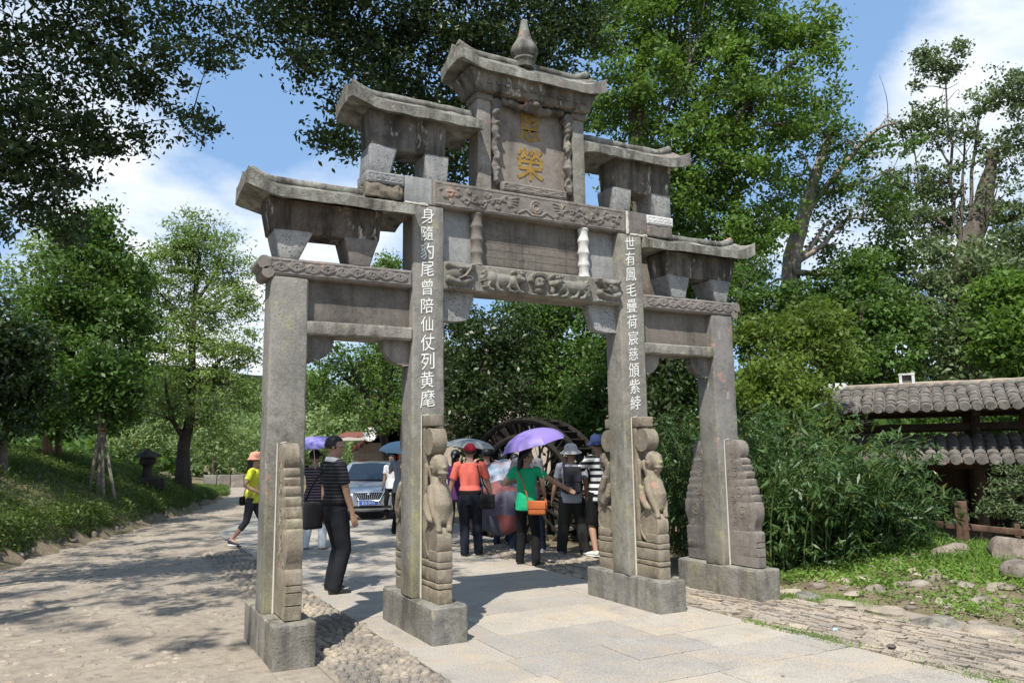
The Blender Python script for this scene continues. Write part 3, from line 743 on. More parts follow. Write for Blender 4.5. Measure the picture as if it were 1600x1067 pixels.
for sx in (-1, 1):                               # the two side bays
    lo, hi = (sorted((sx*1.300, sx*2.60)))
    beam = G('side_beam', rbox((lo, -0.146, 3.040), (hi, 0.146, 3.197), 0.014, 0.06, 0.004, 8, 0.7), M['carved'])
    carved_face('vine_carving', lo+0.02 if sx > 0 else lo+0.01, hi-0.012, 3.052, 3.186, -0.1465, vines(lo+0.06, hi-0.06, 3.118, 0.026, 9, 0.046), 0.0105, 0.011, M['carved'], beam)
    ex = sx*2.605; th = np.linspace(0, 2*math.pi, 15)[:-1]
    mb = MB()
    for (cz, r, dx) in ((3.145, 0.058, 0.0), (3.062, 0.05, -0.03)): mb.add(prism(np.stack([ex+sx*dx+r*np.cos(th), cz+r*np.sin(th)], 1), -0.152, 0.152, 1))
    mb.build('beam_end_scroll', M['carved'], beam, 40)
    G('side_panel', rbox((lo if sx < 0 else lo, -0.05, 2.668), (hi-0.25 if sx > 0 else hi, 0.05, 3.045), 0.006, 0.1, 0.003) if sx > 0 else rbox((lo+0.25, -0.05, 2.668), (hi, 0.05, 3.045), 0.006, 0.1, 0.003), M['slab'])
    a, b = sorted((sx*1.296, sx*2.245))
    G('side_lintel', rbox((a, -0.152, 2.556), (b, 0.152, 2.676), 0.018, 0.06, 0.006, 8, 0.9), M['plinth'])
    for (xa, dr, L_) in ((sx*1.302, sx, 0.25), (sx*2.236, -sx, 0.25)):
        pts = [(xa, 2.565), (xa+dr*L_, 2.565), (xa+dr*(L_-0.005), 2.53)]
        for k in range(7):
            t = k/6; ang = t*math.pi/2; cx, cz = xa+dr*L_*math.cos(ang), 2.525-0.185*math.sin(ang); pts += [(cx, cz), (cx-dr*0.012, cz-0.016)]
        pts += [(xa, 2.335)]
        if dr < 0: pts = pts[::-1]
        G('spandrel', prism(pts, -0.05, 0.05, 1), M['plinth'])
    # lower roof
    fx = lambda a_, b_: sorted((sx*a_, sx*b_))
    x0, x1 = fx(1.62, 2.56); X0, X1 = fx(1.60, 2.604)
    frustum('roof_block', 3.425, 3.700, (x0, x1, -0.15, 0.15), (X0, X1, -0.19, 0.19), M['body_black'] if sx < 0 else M['body'])
    for (b0, b1, t0, t1) in ((2.48, 2.321, 2.545, 2.205), (1.88, 1.701, 1.945, 1.616)):
        p, q = fx(b0, b1); p2, q2 = fx(t0, t1); frustum('bracket_block', 3.190, 3.440, (p, q, -0.142, 0.142), (p2, q2, -0.158, 0.158), M['blue'] if b0 > 2 or sx > 0 else M['carved'])
    # masonry above the inner post
    p, q = fx(1.384, 1.746); G('cloud_block', rbox((p, -0.146, 3.978), (q, 0.146, 4.083), 0.010, 0.06, 0.004), M['blue'] if sx < 0 else M['white_stone'])
    L = vines(p+0.03, q-0.03, 4.03, 0.012, 4, 0.026); carved_face('wave_carving', p+0.008, q-0.008, 3.986, 4.075, -0.1462, L, 0.006, 0.005, M['blue'] if sx < 0 else M['white_stone'], gate)
    G('rubble_infill', rbox((p, -0.140, 3.846), (q-0.01, 0.140, 3.976), 0.012, 0.02, 0.030 if sx < 0 else 0.012, 22), M['figure'] if sx < 0 else M['carved'])
    p, q = fx(1.113, 1.382); G('grey_block', rbox((p, -0.144, 3.838), (q, 0.144, 4.088), 0.008, 0.08, 0.003), M['slab_blue'] if sx < 0 else M['carved'])
    if sx > 0: one('mortar_joint', rbox((1.104, -0.152, 3.83), (1.135, -0.10, 4.085), 0.006, 0.03, 0.008, 20), M['mortar'], gate)
    one('mortar_joint', rbox((fx(1.15, 1.38)[0], -0.150, 3.822), (fx(1.15, 1.38)[1], -0.11, 3.846), 0.006, 0.03, 0.009, 20), M['mortar'], gate)
    # middle tier
    x0, x1 = fx(0.981, 1.710); X0, X1 = fx(0.969, 1.733)
    frustum('roof_block', 4.315, 4.66, (x0, x1, -0.146, 0.146), (X0, X1, -0.17, 0.17), M['body'])
    for (b0, b1, t0, t1) in ((1.732, 1.524, 1.718, 1.445), (1.167, 0.959, 1.197, 0.937)):
        p, q = fx(b0, b1); p2, q2 = fx(t0, t1); frustum('bracket_block', 4.070, 4.335, (p, q, -0.143, 0.143), (p2, q2, -0.152, 0.152), M['blue'])

# dragon beam
drg = G('dragon_beam', rbox((-1.110, -0.147, 3.835), (1.106, 0.147, 4.088), 0.010, 0.07, 0.004, 6, 0.6), M['carved'])
L = []
for s in (-1, 1):
    t = np.linspace(0, 1, 40); L.append(np.stack([s*(1.0-0.72*t), 3.955+0.045*np.sin(t*9+0.5)*(1-0.4*t)], 1))
    for k in range(13):
        cx = s*(0.24+0.062*k); cz = 3.90+0.13*((k*37) % 11)/11; r = 0.016+0.014*((k*53) % 7)/7
        th = np.linspace(0, 2.6*math.pi, 16); rr = r*(1-th/th[-1]*0.8); L.append(np.stack([cx+rr*np.cos(th+k), cz+rr*np.sin(th+k)], 1))
    for k in range(9):
        cx = s*(0.30+0.085*k); cz = 3.955+0.045*math.sin((1-abs(cx))/0.72*9); L.append(np.array([(cx, cz), (cx+0.03*s, cz+0.05*(-1)**k), (cx+0.055*s, cz+0.035*(-1)**k)]))
    for k in range(4): L.append(np.array([(s*0.30, 3.95+0.02*k), (s*(0.23-0.01*k), 3.93+0.035*k)]))
th = np.linspace(0, 2*math.pi, 26); L += [np.stack([0.06*np.cos(th), 3.965+0.06*np.sin(th)], 1), np.stack([0.035*np.cos(th), 3.965+0.035*np.sin(th)], 1), np.array([(-0.2, 3.885), (-0.12, 3.925), (-0.05, 3.88), (0.05, 3.88), (0.12, 3.925), (0.2, 3.885)])]
carved_face('dragon_carving', -1.095, 1.09, 3.846, 4.076, -0.1475, L, 0.0115, 0.012, M['carved'], drg, 150)

# centre bay: panels, bamboo columns, lion lintel
G('centre_panel', rbox((-0.64, -0.035, 3.300), (0.61, 0.05, 3.84), 0.004, 0.1, 0.003), M['slab'])
mb = MB()                                       # the worn ruled grid of the inscription panel
for c in range(15): mb.add(box((-0.53+0.072*c, -0.0372, 3.345), (-0.526+0.072*c, -0.034, 3.80)))
for r in range(6): mb.add(box((-0.55, -0.0372, 3.36+0.075*r), (0.53, -0.0345, 3.364+0.075*r)))
tag(mb.build('worn_grid', M['slab'], gate), kind='stuff')
for a, b in ((-1.0, -0.64), (0.61, 1.0)): G('side_slab', rbox((a, -0.03, 3.300), (b, 0.05, 3.84), 0.004, 0.1, 0.002), M['slab_blue'])
for cx, mt in ((-0.632, 'carved'), (0.588, 'white_stone')):
    pr = [(0.058, 3.310)]
    for k in range(4):
        z0, z1 = 3.315+0.128*k, 3.315+0.128*(k+1); pr += [(0.064, z0+0.006), (0.058, z0+0.02), (0.050, 0.5*(z0+z1)), (0.055, z1-0.02), (0.062, z1-0.006)]
    G('bamboo_column', lathe(pr+[(0.055, 3.836)], 16, (cx, -0.088, 0)), M[mt], None, 50)
lion_l = G('lion_lintel', rbox((-0.993, -0.146, 3.052), (0.993, 0.146, 3.318), 0.012, 0.07, 0.004, 6, 0.6), M['lintel'])
def lion_height(X, Z):
    H = np.zeros(X.shape)
    def e(cx, cz, rx, rz, h, a=0.0, p=0.5):
        nonlocal H
        c, s = math.cos(a), math.sin(a); dx, dz = X-cx, Z-cz; q = ((c*dx+s*dz)/rx)**2+((-s*dx+c*dz)/rz)**2; H = np.maximum(H, h*np.clip(1-q, 0, 1)**p)
    def line(P, w, h):
        nonlocal H
        H = np.maximum(H, h*np.clip(1-(dist_lines(X, Z, [P])/w)**2, 0, 1)**0.6)
    def spiral(cx, cz, r, ph, w=0.008, h=0.035):
        th = np.linspace(0, 3*math.pi, 20); rr = r*(1-th/th[-1]*0.8); line(np.stack([cx+rr*np.cos(th+ph), cz+rr*np.sin(th+ph)], 1), w, h)
    for s, o in ((1, -0.34), (-1, 0.33)):        # two lions facing the middle
        X_ = lambda q: o+s*q
        e(X_(-0.08), 3.185, 0.155, 0.062, 0.055, 0.10*s); e(X_(-0.17), 3.195, 0.075, 0.07, 0.060); e(X_(0.045), 3.175, 0.075, 0.06, 0.055)
        e(X_(0.115), 3.225, 0.062, 0.055, 0.075); e(X_(0.145), 3.205, 0.05, 0.03, 0.088); e(X_(0.13), 3.255, 0.055, 0.02, 0.082); e(X_(0.155), 3.19, 0.04, 0.012, 0.094)
        for q in (0.07, 0.105, 0.14, 0.17): spiral(X_(q), 3.272, 0.016, q*40, 0.007, 0.075)
        for q, z in ((-0.245, 3.24), (-0.26, 3.185), (-0.24, 3.13)): spiral(X_(q), z, 0.026, 1+z, 0.010, 0.045)
        for q, q2 in ((-0.19, -0.215), (-0.13, -0.12), (0.02, 0.0), (0.075, 0.105)):
            line(np.array([(X_(q), 3.17), (X_(q2), 3.12), (X_(q2+0.02), 3.085), (X_(q2+0.05), 3.078)]), 0.022, 0.050)
        e(X_(0.165), 3.14, 0.03, 0.05, 0.04)
    e(0.005, 3.195, 0.075, 0.07, 0.075); e(0.0, 3.165, 0.05, 0.03, 0.09); e(0.01, 3.12, 0.05, 0.035, 0.07)
    for k in range(9): a = 0.35+k*0.34; spiral(0.005+0.088*math.cos(a), 3.205+0.075*math.sin(a), 0.02, k, 0.009, 0.06)
    e(-0.022, 3.215, 0.014, 0.011, 0.095); e(0.032, 3.215, 0.014, 0.011, 0.095)
    line(np.array([(-0.30, 3.085), (-0.18, 3.09), (-0.08, 3.075), (0.08, 3.072), (0.2, 3.085), (0.3, 3.075)]), 0.010, 0.03)
    for s in (-1, 1):                            # dragon heads swallowing the lintel at both ends
        X_ = lambda q: s*(0.985-q)
        line(np.array([(X_(0.0), 3.30), (X_(0.05), 3.275), (X_(0.12), 3.262), (X_(0.2), 3.265), (X_(0.27), 3.285)]), 0.035, 0.055)
        line(np.array([(X_(0.02), 3.15), (X_(0.10), 3.125), (X_(0.18), 3.13), (X_(0.25), 3.16)]), 0.038, 0.055)
        e(X_(0.10), 3.21, 0.085, 0.065, 0.05); e(X_(0.135), 3.232, 0.020, 0.017, 0.075); e(X_(0.27), 3.295, 0.035, 0.024, 0.065)
        line(np.array([(X_(0.13), 3.16), (X_(0.19), 3.19), (X_(0.235), 3.255), (X_(0.25), 3.30)]), 0.013, 0.07); line(np.array([(X_(0.16), 3.18), (X_(0.245), 3.185)]), 0.010, 0.068)
        for k in range(7): e(X_(0.05+0.037*k), 3.075, 0.02, 0.022, 0.025)
    edge = np.minimum.reduce([X+0.985, 0.985-X, Z-3.058, 3.312-Z])
    return np.where(edge < 1e-6, -0.006, np.clip(H, 0, 0.1)+0.002*fbm(np.stack([X.ravel()*25, Z.ravel()*25, 0*X.ravel()], 1), 8, 2).reshape(X.shape))
one('lion_carving', relief(-0.985, 0.985, 3.058, 3.312, -0.1465, lion_height, 330, 56), M['lintel'], lion_l, 180)
for s in (-1, 1):
    pts = [(s*0.994, 3.056), (s*0.655, 3.056), (s*0.655, 2.98)] + [(s*(0.66+0.16*(1-math.cos(t))*0.9+0.02*math.sin(4*t)), 2.98-0.20*math.sin(t)) for t in np.linspace(0.05, math.pi/2, 9)] + [(s*0.85, 2.772), (s*0.994, 2.772)]
    if s < 0: pts = pts[::-1]
    G('spandrel', prism(pts, -0.055, 0.055, 1), M['blue'])

# name panel with its frame
for s in (-1, 1):
    a, b = sorted((s*0.622, s*0.475)); p = G('panel_post', rbox((a, -0.112, 4.085), (b, 0.112, 5.06), 0.008, 0.08, 0.004, 6, 0.5), M['post_pink'] if s < 0 else M['post'])
    mb = MB(); rs = random.Random(5+s)
    for k in range(26):
        z = 4.20+0.78*k/25; w = 0.045+0.014*math.sin(z*31+s); mb.add(ball((s*(0.425-0.008*math.sin(z*23))+rs.uniform(-.012, .012), -0.085-0.018*math.sin(z*27+1), z), (w*rs.uniform(.7, 1.1), 0.05*rs.uniform(.8, 1.2), 0.034), 9, 6))
    for z in (4.30, 4.45, 4.62, 4.78, 4.90):
        mb.add(tube([(s*0.43, -0.10, z), (s*0.40, -0.14, z+0.02), (s*0.375, -0.125, z-0.02)], [0.02, 0.016, 0.008], 6))
    me = remesh(mb, 0.012, 0.8, 1); me.materials.append(M['carved']); shade(me, 180); link(bpy.data.objects.new('climbing_dragon', me), gate)
    th = np.linspace(0, 2*math.pi, 19)[:-1]; G('capital_scroll', prism(np.stack([s*0.42+0.052*np.cos(th), 4.985+0.055*np.sin(th)], 1), -0.135, 0.0, 1), M['slab'])
    G('capital', rbox((a-0.02, -0.135, 5.000), (b+0.02, 0.13, 5.075), 0.018, 0.04, 0.010, 14), M['slab'])
pan = G('name_panel', rbox((-0.485, -0.022, 4.100), (0.485, 0.06, 5.06), 0.004, 0.1, 0.003), stone('name_panel_stone', (0.15, 0.135, 0.125), (0.20, 0.18, 0.16), l_amt=0.1, dark=0.3, pink=0.05, bump=0.25, pit=0.05))
mb = MB()
for ch, zc, sz in (('恩', 4.848, 0.325), ('榮', 4.458, 0.365)):
    V, F = glyphs(ch, sz, 0.01); V = V.copy(); V -= 0.5*(V.min(0)+V.max(0)); V[:, 0] *= 0.90; V[:, 1] += 0.04*V[:, 0]
    mb.add((np.stack([0.012+V[:, 0], -0.0245-V[:, 2]*1.1, zc+V[:, 1]], 1), F))
mb.build('golden_characters', M['gold'], pan)
sill = G('panel_sill', rbox((-0.372, -0.140, 4.098), (0.372, 0.05, 4.190), 0.008, 0.06, 0.004), M['carved'])
wv = np.linspace(-0.34, 0.34, 80); carved_face('wave_carving', -0.364, 0.364, 4.104, 4.184, -0.1405, [np.stack([wv, 4.135+0.022*np.abs(np.sin(wv*18))], 1), np.stack([wv, 4.118+0.02*np.abs(np.sin(wv*18+0.7))], 1)] + [np.stack([-0.33+0.02*np.cos(th), 4.155+0.02*np.sin(th)], 1)], 0.006, 0.006, M['carved'], sill)
mb = MB(); rs = random.Random(9)
for k in range(30): mb.add(ball((-0.33+0.66*k/29+rs.uniform(-.02, .02), -0.085+rs.uniform(-.025, .02), 5.035-0.04*math.cos((k-14.5)/14.5*2.2)*0.8+rs.uniform(-.012, .012)), (0.045, 0.045, 0.032*rs.uniform(.7, 1.3)), 8, 6))
mb.add(ball((0.0, -0.14, 5.045), (0.075, 0.06, 0.05), 10, 8)); mb.add(ball((0.0, -0.19, 5.03), (0.045, 0.03, 0.03), 8, 6)); mb.add(tube([(-.10, -.12, 5.06), (-.05, -.15, 5.085), (.05, -.15, 5.085), (.1, -.12, 5.06)], 0.018, 6))
me = remesh(mb, 0.012, 0.8, 1); me.materials.append(M['body']); shade(me, 180); link(bpy.data.objects.new('carved_valance', me), gate)
frustum('entablature', 5.072, 5.268, (-0.655, 0.655, -0.195, 0.195), (-0.765, 0.715, -0.235, 0.235), M['body'])
mb = MB()
for k in range(12): mb.add(box((-0.56+0.1*k, -0.2215-0.004*(k % 3), 5.135+0.006*(k % 2)), (-0.56+0.1*k+0.055, -0.19, 5.155+0.006*(k % 2))))
tag(mb.build('entablature_dentils', M['body'], gate), kind='stuff')

def roof(name, xa, xb, z0, e, rise, lift, ends):
    """Curved slab roof along x with upturned corners at the given ends ('L', 'R')."""
    nx, ny = 34, 13; xs_ = np.linspace(xa, xb, nx)
    def cl(x):
        q = 0.0
        if 'L' in ends: q = max(q, np.clip(1-(x-xa)/0.32, 0, 1)**1.7)
        if 'R' in ends: q = max(q, np.clip(1-(xb-x)/0.32, 0, 1)**1.7)
        return q
    V = []; F = []; ring = None
    for x in xs_:
        c = cl(x); col = []
        for y in np.linspace(-e, e, ny): t = 1-abs(y)/e; col.append((x, y, z0+0.088+rise*(t**1.25)+lift*c*(abs(y)/e)**1.5+lift*0.45*c*t))
        for y in np.linspace(e, -e, 9): t = 1-abs(y)/e; col.append((x, y, z0+0.045*min(1, t*2.0)+lift*0.55*c))
        V += col; ring = len(col)
    V = np.array(V)
    for i in range(nx-1):
        for k in range(ring): k2 = (k+1) % ring; F.append((i*ring+k, (i+1)*ring+k, (i+1)*ring+k2, i*ring+k2))
    F.append(tuple(range(ring))); F.append(tuple((nx-1)*ring+k for k in range(ring-1, -1, -1)))
    V = V+0.011*np.stack([fbm(V*6, 21, 3), fbm(V*6, 22, 3), fbm(V*7, 23, 3)], 1)+0.03*np.clip(fbm(V*11, 27, 2)-0.2, 0, 1)[:, None]*np.array([0, 0, -1.0])
    r_ = G(name, (V, F), M['roof'], None, 32)
    P = []; R = []
    xr = np.linspace(xa+(0.06 if 'L' in ends else 0), xb-(0.06 if 'R' in ends else 0), 26)
    for x in xr:
        up = 0.0
        if 'L' in ends: up += 0.075*np.clip(1-(x-xr[0])/0.22, 0, 1)**1.6
        if 'R' in ends: up += 0.075*np.clip(1-(xr[-1]-x)/0.22, 0, 1)**1.6
        P.append((x, 0, z0+0.088+rise+0.012+up)); R.append((0.034, 0.042))
    V, F = tube(P, R, 8); V = V+0.006*np.stack([0*V[:, 0], fbm(V*9, 31, 2), fbm(V*9, 32, 2)], 1)
    one('ridge', (V, F), M['roof'], r_, 45)
    return r_
roof('lower_roof', -2.785, -1.318, 3.668, 0.318, 0.135, 0.135, 'L'); roof('lower_roof', 1.318, 2.785, 3.668, 0.318, 0.135, 0.135, 'R')
roof('middle_roof', -1.918, -0.628, 4.612, 0.285, 0.165, 0.135, 'L'); roof('middle_roof', 0.628, 1.918, 4.612, 0.285, 0.165, 0.135, 'R')
roof('top_roof', -0.845, 0.815, 5.232, 0.285, 0.20, 0.13, 'LR')
fin = [(0.10, 5.50), (0.105, 5.575), (0.118, 5.585), (0.118, 5.605), (0.10, 5.612), (0.125, 5.635), (0.146, 5.67), (0.146, 5.70), (0.128, 5.745), (0.10, 5.79), (0.078, 5.83), (0.063, 5.88), (0.050, 5.94), (0.040, 6.0), (0.030, 6.035), (0.012, 6.052)]
G('finial', lathe(fin, 20, (-0.02, 0, 0)), M['roof'], None, 50)

# ------------------------------------------------------------------ buildings and built things behind
def brick_mat():
    t = NT('pale_brick_wall', 0.9, 0.15); g = t.n('TexCoord'); b = t.n('TexBrick'); sp = t.n('SeparateXYZ'); t.L.new(t.pos(), sp.inputs[0]); cb = t.n('CombineXYZ'); t.L.new(t.math('ADD', sp.outputs[0], sp.outputs[1]), cb.inputs[0]); t.L.new(sp.outputs[2], cb.inputs[1]); t.L.new(cb.outputs[0], b.inputs['Vector'])
    b.inputs['Color1'].default_value = (0.50, 0.42, 0.34, 1); b.inputs['Color2'].default_value = (0.42, 0.35, 0.29, 1); b.inputs['Mortar'].default_value = (0.33, 0.29, 0.25, 1)
    b.inputs['Scale'].default_value = 3.2; t.color(b.outputs['Color']); return t.m
M['brick'] = brick_mat()
M['red'] = plain('red_paper', (0.55, 0.03, 0.02), 0.6, 0.3, 0.15, 9)
M['red_tile'] = plain('red_roof_tile', (0.17, 0.062, 0.045), 0.8, 0.25, 0.3, 9)
M['white'] = plain('white_paint', (0.78, 0.78, 0.76), 0.5, 0.4, 0.06, 6)
M['dark'] = plain('dark_opening', (0.02, 0.018, 0.016), 0.8, 0.2, 0.2, 6)
M['black'] = plain('black_fabric', (0.012, 0.012, 0.014), 0.8, 0.25, 0.25, 30)

VF_ = lambda u, v, d: at(u, v, d)
def frame_at(u, d, yaw_off=0.0):
    """Ground point, and the unit vectors to the right and away as seen from the camera there."""
    p = at(u, 700, d); f = np.array([p[0]-CAM[0], p[1]-CAM[1]]); f /= np.linalg.norm(f)
    a = math.atan2(f[1], f[0])-math.pi/2+yaw_off; return p[0], p[1], a

# small brick house down the road
hx, hy, ha = frame_at(612, 30, R_(-8))
house = empty('brick_house', (hx, hy, 0), ha); tag(house, 'small pale brick house with red paper strips and a sweeping tiled eave behind the car', 'house')
H3 = lambda n, VF, m, par=None, sm=None: one(n, VF, m, par or house, sm)
H3('wall', box((-1.45, 0, 0), (-0.25, 4, 1.95)), M['brick']); H3('wall', box((0.30, 0.05, 0), (3.0, 4, 2.9)), M['brick'])
H3('wall', box((-0.25, 0.9, 0), (0.30, 4, 2.3)), M['dark'])
for x in (-1.28, ): H3('paper_banner', box((x, -0.03, 0.4), (x+0.36, -0.004, 1.3)), M['red'])
for x, m in ((-0.36, 'white'), (-0.27, 'red'), (0.22, 'red'), (0.44, 'white')): H3('door_banner', box((x, -0.06, 0.15), (x+0.10 if m == 'red' else x+0.05, -0.005, 1.75)), M[m])
H3('door_post', tube([(-0.2, -0.3, 0), (-0.2, -0.3, 2.0)], 0.07, 8), M['red']); H3('door_post', tube([(0.5, -0.3, 0), (0.5, -0.3, 2.0)], 0.07, 8), M['red'])
H3('eave_slab', rbox((-2.1, -0.5, 2.02), (-0.9, 0.3, 2.16), 0.02, 0.2, 0.01), M['mortar']); H3('eave_roof', taper(rbox((-2.15, -0.55, 2.165), (-0.6, 0.4, 2.36), 0.02, 0.2, 0.02), (-2.15, -0.6, -0.55, 0.4), (-1.7, -0.6, -0.1, 0.4)), M['red_tile'])
V, F = prism([(-1.35, 1.80), (-0.95, 2.02), (-0.2, 2.5), (0.45, 3.0), (1.4, 3.75), (1.4, 3.62), (0.5, 2.85), (-0.2, 2.35), (-0.95, 1.9), (-1.35, 1.66)], -0.75, 4.2, 1); rf = H3('roof', (V, F), M['red_tile'])
V, F = prism([(1.4, 3.75), (2.6, 2.9), (3.6, 2.2), (3.6, 2.06), (2.6, 2.76), (1.4, 3.62)], -0.75, 4.2, 1); H3('roof', (V, F), M['red_tile'])
H3('fascia_board', prism([(-1.36, 1.66), (-0.2, 2.33), (1.4, 3.6), (1.4, 3.5), (-0.2, 2.23), (-1.36, 1.56)], -0.80, -0.755, 1), M['wood'])
for k in range(4): H3('ridge_ornament', tube([(-0.55+0.33*k, -0.4, 2.28+0.22*k), (-0.70+0.33*k, -0.45, 2.55+0.2*k), (-0.85+0.33*k, -0.45, 2.66+0.2*k)], [0.07, 0.05, 0.015], 6), M['red_tile'])
dsh = one('satellite_dish', lathe([(0.02, -0.10), (0.16, -0.06), (0.25, 0.0), (0.26, 0.01), (0.24, 0.015), (0.15, -0.03), (0.02, -0.07)], 20), M['white'], None, 50)
p = at(578, 678.5, 29.2); dsh.location = p; dsh.rotation_euler = (R_(86), 0, ha); tag(dsh, 'round white satellite dish above the red eave of the brick house', 'dish')
one('feed_arm', tube([(0, -0.24, 0.0), (0, -0.1, 0.16), (0, 0, 0.25)], 0.012, 5), M['dark'], dsh); one('receiver', ball((0, 0, 0.26), 0.035, 8, 6), M['dark'], dsh)

# far temple roof peeking over the trees through the centre bay
p = at(752, 545, 46); tmp = empty('temple_hall', (p[0], p[1], 0), _y+R_(10)); tag(tmp, 'distant dark hall whose upturned roof corner shows above the trees in the middle bay', 'hall')
one('wall', box((-0.5, 0, 0), (9, 5, 6.4)), M['brick'], tmp)
one('roof', prism([(-1.2, 7.0), (0.4, 6.5), (4, 6.6), (4, 8.6), (1.4, 8.1), (0.2, 7.4), (-0.7, 7.2)], -1.5, 6, 1), M['tile'], tmp)
one('eave_horn', tube([(0.2, -1.5, 7.0), (-0.7, -1.6, 7.2), (-1.15, -1.7, 7.6), (-1.35, -1.8, 8.2), (-1.4, -1.8, 8.7)], [0.3, 0.22, 0.15, 0.09, 0.03], 7), M['tile'], tmp, 60)

# low pale wall at the bend of the road
lw = empty('low_wall', (0, 0, 0)); tag(lw, 'low pale stone wall across the far end of the path on the left', 'wall')
a = at(318, 757, 41); b = at(640, 764, 41); n_ = 16
for k in range(n_):
    q = a+(b-a)*(k+0.5)/n_; L_ = np.linalg.norm((b-a)[:2])/n_; o = one('wall_block', rbox((-L_/2+0.01, -0.15, -0.2), (L_/2-0.01, 0.15, 0.62), 0.03, 0.2, 0.02, 4), M['cobble'] if k % 3 else M['plinth'], lw, 40)
    o.location = (q[0], q[1], 0); o.rotation_euler = (0, 0, math.atan2((b-a)[1], (b-a)[0]))

# timber pavilion with two tiers of tiled eaves, on the right
PD = 17.5
px_, py_, pa = frame_at(1560, PD, R_(4)); pav = empty('timber_pavilion', (px_, py_, 0), pa)
tag(pav, 'dark timber pavilion with two tiers of grey tiled eaves half hidden by bamboo', 'pavilion')
gzp = -0.75
k_ = PD/FPX
zU0, zU1, zL0, zL1 = 2.24, 2.74, 1.27, 1.72       # eave and top heights of the upper and the lower roof
for x in (-2.95, -0.35, 1.35, 3.6):
    for y in (0.0, 2.6): one('pillar', tube([(x, y, gzp-0.3), (x, y, 2.5)], 0.10, 10), M['wood'], pav, 50)
for y in (0.0, 2.6):
    for z in (1.85, 2.18, 1.10): one('beam', box((-3.3, y-0.06, z), (4.2, y+0.06, z+0.13)), M['wood'], pav)
for x in (-3.2, -0.35, 1.35, 3.9): one('cross_beam', box((x-0.05, -0.9, 2.10), (x+0.05, 3.4, 2.19)), M['wood'], pav)
one('back_boards', box((-3.2, 2.68, gzp), (4.2, 2.74, 1.75)), M['wood'], pav)
tile_me = []
for s in range(4):
    th = np.linspace(0.08*math.pi, 0.92*math.pi, 6); V = []; F = []
    for (y, r, z) in ((-0.13, 0.098, 0.004), (0.10, 0.090, 0.0)):
        for q in th: V.append((r*math.cos(q), y, r*0.62*math.sin(q)+z))
        for q in th[::-1]: V.append(((r-0.016)*math.cos(q), y, (r-0.022)*0.62*math.sin(q)+z))
    n = 12
    for i in range(n): i2 = (i+1) % n; F.append((i, i2, n+i2, n+i))
    F.append(tuple(range(n-1, -1, -1))); F.append(tuple(range(n, 2*n)))
    me = MB().add((np.array(V), F)).data('roof_tile'); me.materials.append(M['tile']); shade(me, 40); tile_me.append(me)
def tiled_roof(name, xa, xb, ya, yb, z0, z1, nrow, par):
    rise = lambda x: 0.30*np.clip((x-1.9)/2.4, 0, 1.2)**2 if name == 'upper_roof' else 0.14*np.clip((x-2.2)/2.2, 0, 1.2)**2
    r = one(name, (np.array([(x, y, z+rise(x)-0.015+dz) for dz in (0, -0.06) for (y, z) in ((ya, z0), (yb, z1)) for x in np.linspace(xa, xb, 19)]),
        [(i, i+1, i+20, i+19) for i in range(18)]+[(38+i+19, 38+i+20, 38+i+1, 38+i) for i in range(18)]+[(i+38, i+39, i+1, i) for i in range(18)]), M['wood'], par)
    ang = math.atan2(z1-z0, yb-ya); nc = int((xb-xa)/0.205); rs = random.Random(len(name)); L_ = math.hypot(z1-z0, yb-ya); stuff = MB(); cnt = 0
    for j in range(nrow):
        for i in range(nc):
            x = xa+0.1+0.205*i; t = (j+0.35)/nrow
            for kind in (0, 1):
                xx = x+(0.1025 if kind else 0)
                y = ya+(yb-ya)*t; z = z0+(z1-z0)*t+rise(xx)+(0.010 if kind == 0 else 0.055)+rs.uniform(-.006, .006)
                if kind == 1:
                    o = bpy.data.objects.new('roof_tile', tile_me[cnt % 4]); o.location = (xx+rs.uniform(-.01, .01), y, z-0.03); o.rotation_euler = (ang+rs.uniform(-.05, .02), rs.uniform(-.06, .06), rs.uniform(-.05, .05)); link(o, r); cnt += 1
                else:
                    V = np.array([v.co[:] for v in tile_me[0].vertices]); V[:, 2] = -V[:, 2]; V = V @ rotx(ang).T+np.array([xx, y, z+0.035]); stuff.add((V, [tuple(p.vertices)[::-1] for p in tile_me[0].polygons]))
    # round faces under the lowest row
    for i in range(nc):
        x = xa+0.2025+0.205*i; th = np.linspace(0, 2*math.pi, 11)[:-1]
        V, F = prism(np.stack([x+0.085*np.cos(th), z0+rise(x)+0.005+0.075*np.sin(th)], 1), ya-0.115, ya-0.095, 1); one('eave_tile_end', (V, F), M['tile'], r)
    tag(stuff.build('channel_tiles', M['tile'], r), kind='stuff'); return r
ur = tiled_roof('upper_roof', -3.4, 4.6, -0.95, 0.35, zU0, zU1, 7, pav); tiled_roof('lower_roof', -3.0, 4.6, -0.85, 0.0, zL0, zL1, 5, pav)
one('upper_roof_back', box((-3.4, 0.47, zU0+0.1), (4.6, 3.3, zU1-0.2)), M['tile'], pav)
one('ridge', rbox((-3.45, 0.28, zU1-0.03), (4.6, 0.46, zU1+0.09), 0.03, 0.15, 0.02, 5), M['edge'], pav, 50)
one('ridge_end', rbox((-3.6, 0.22, zU1-0.02), (-2.6, 0.5, zU1+0.14), 0.04, 0.12, 0.03, 5), M['white_stone'], pav, 50)
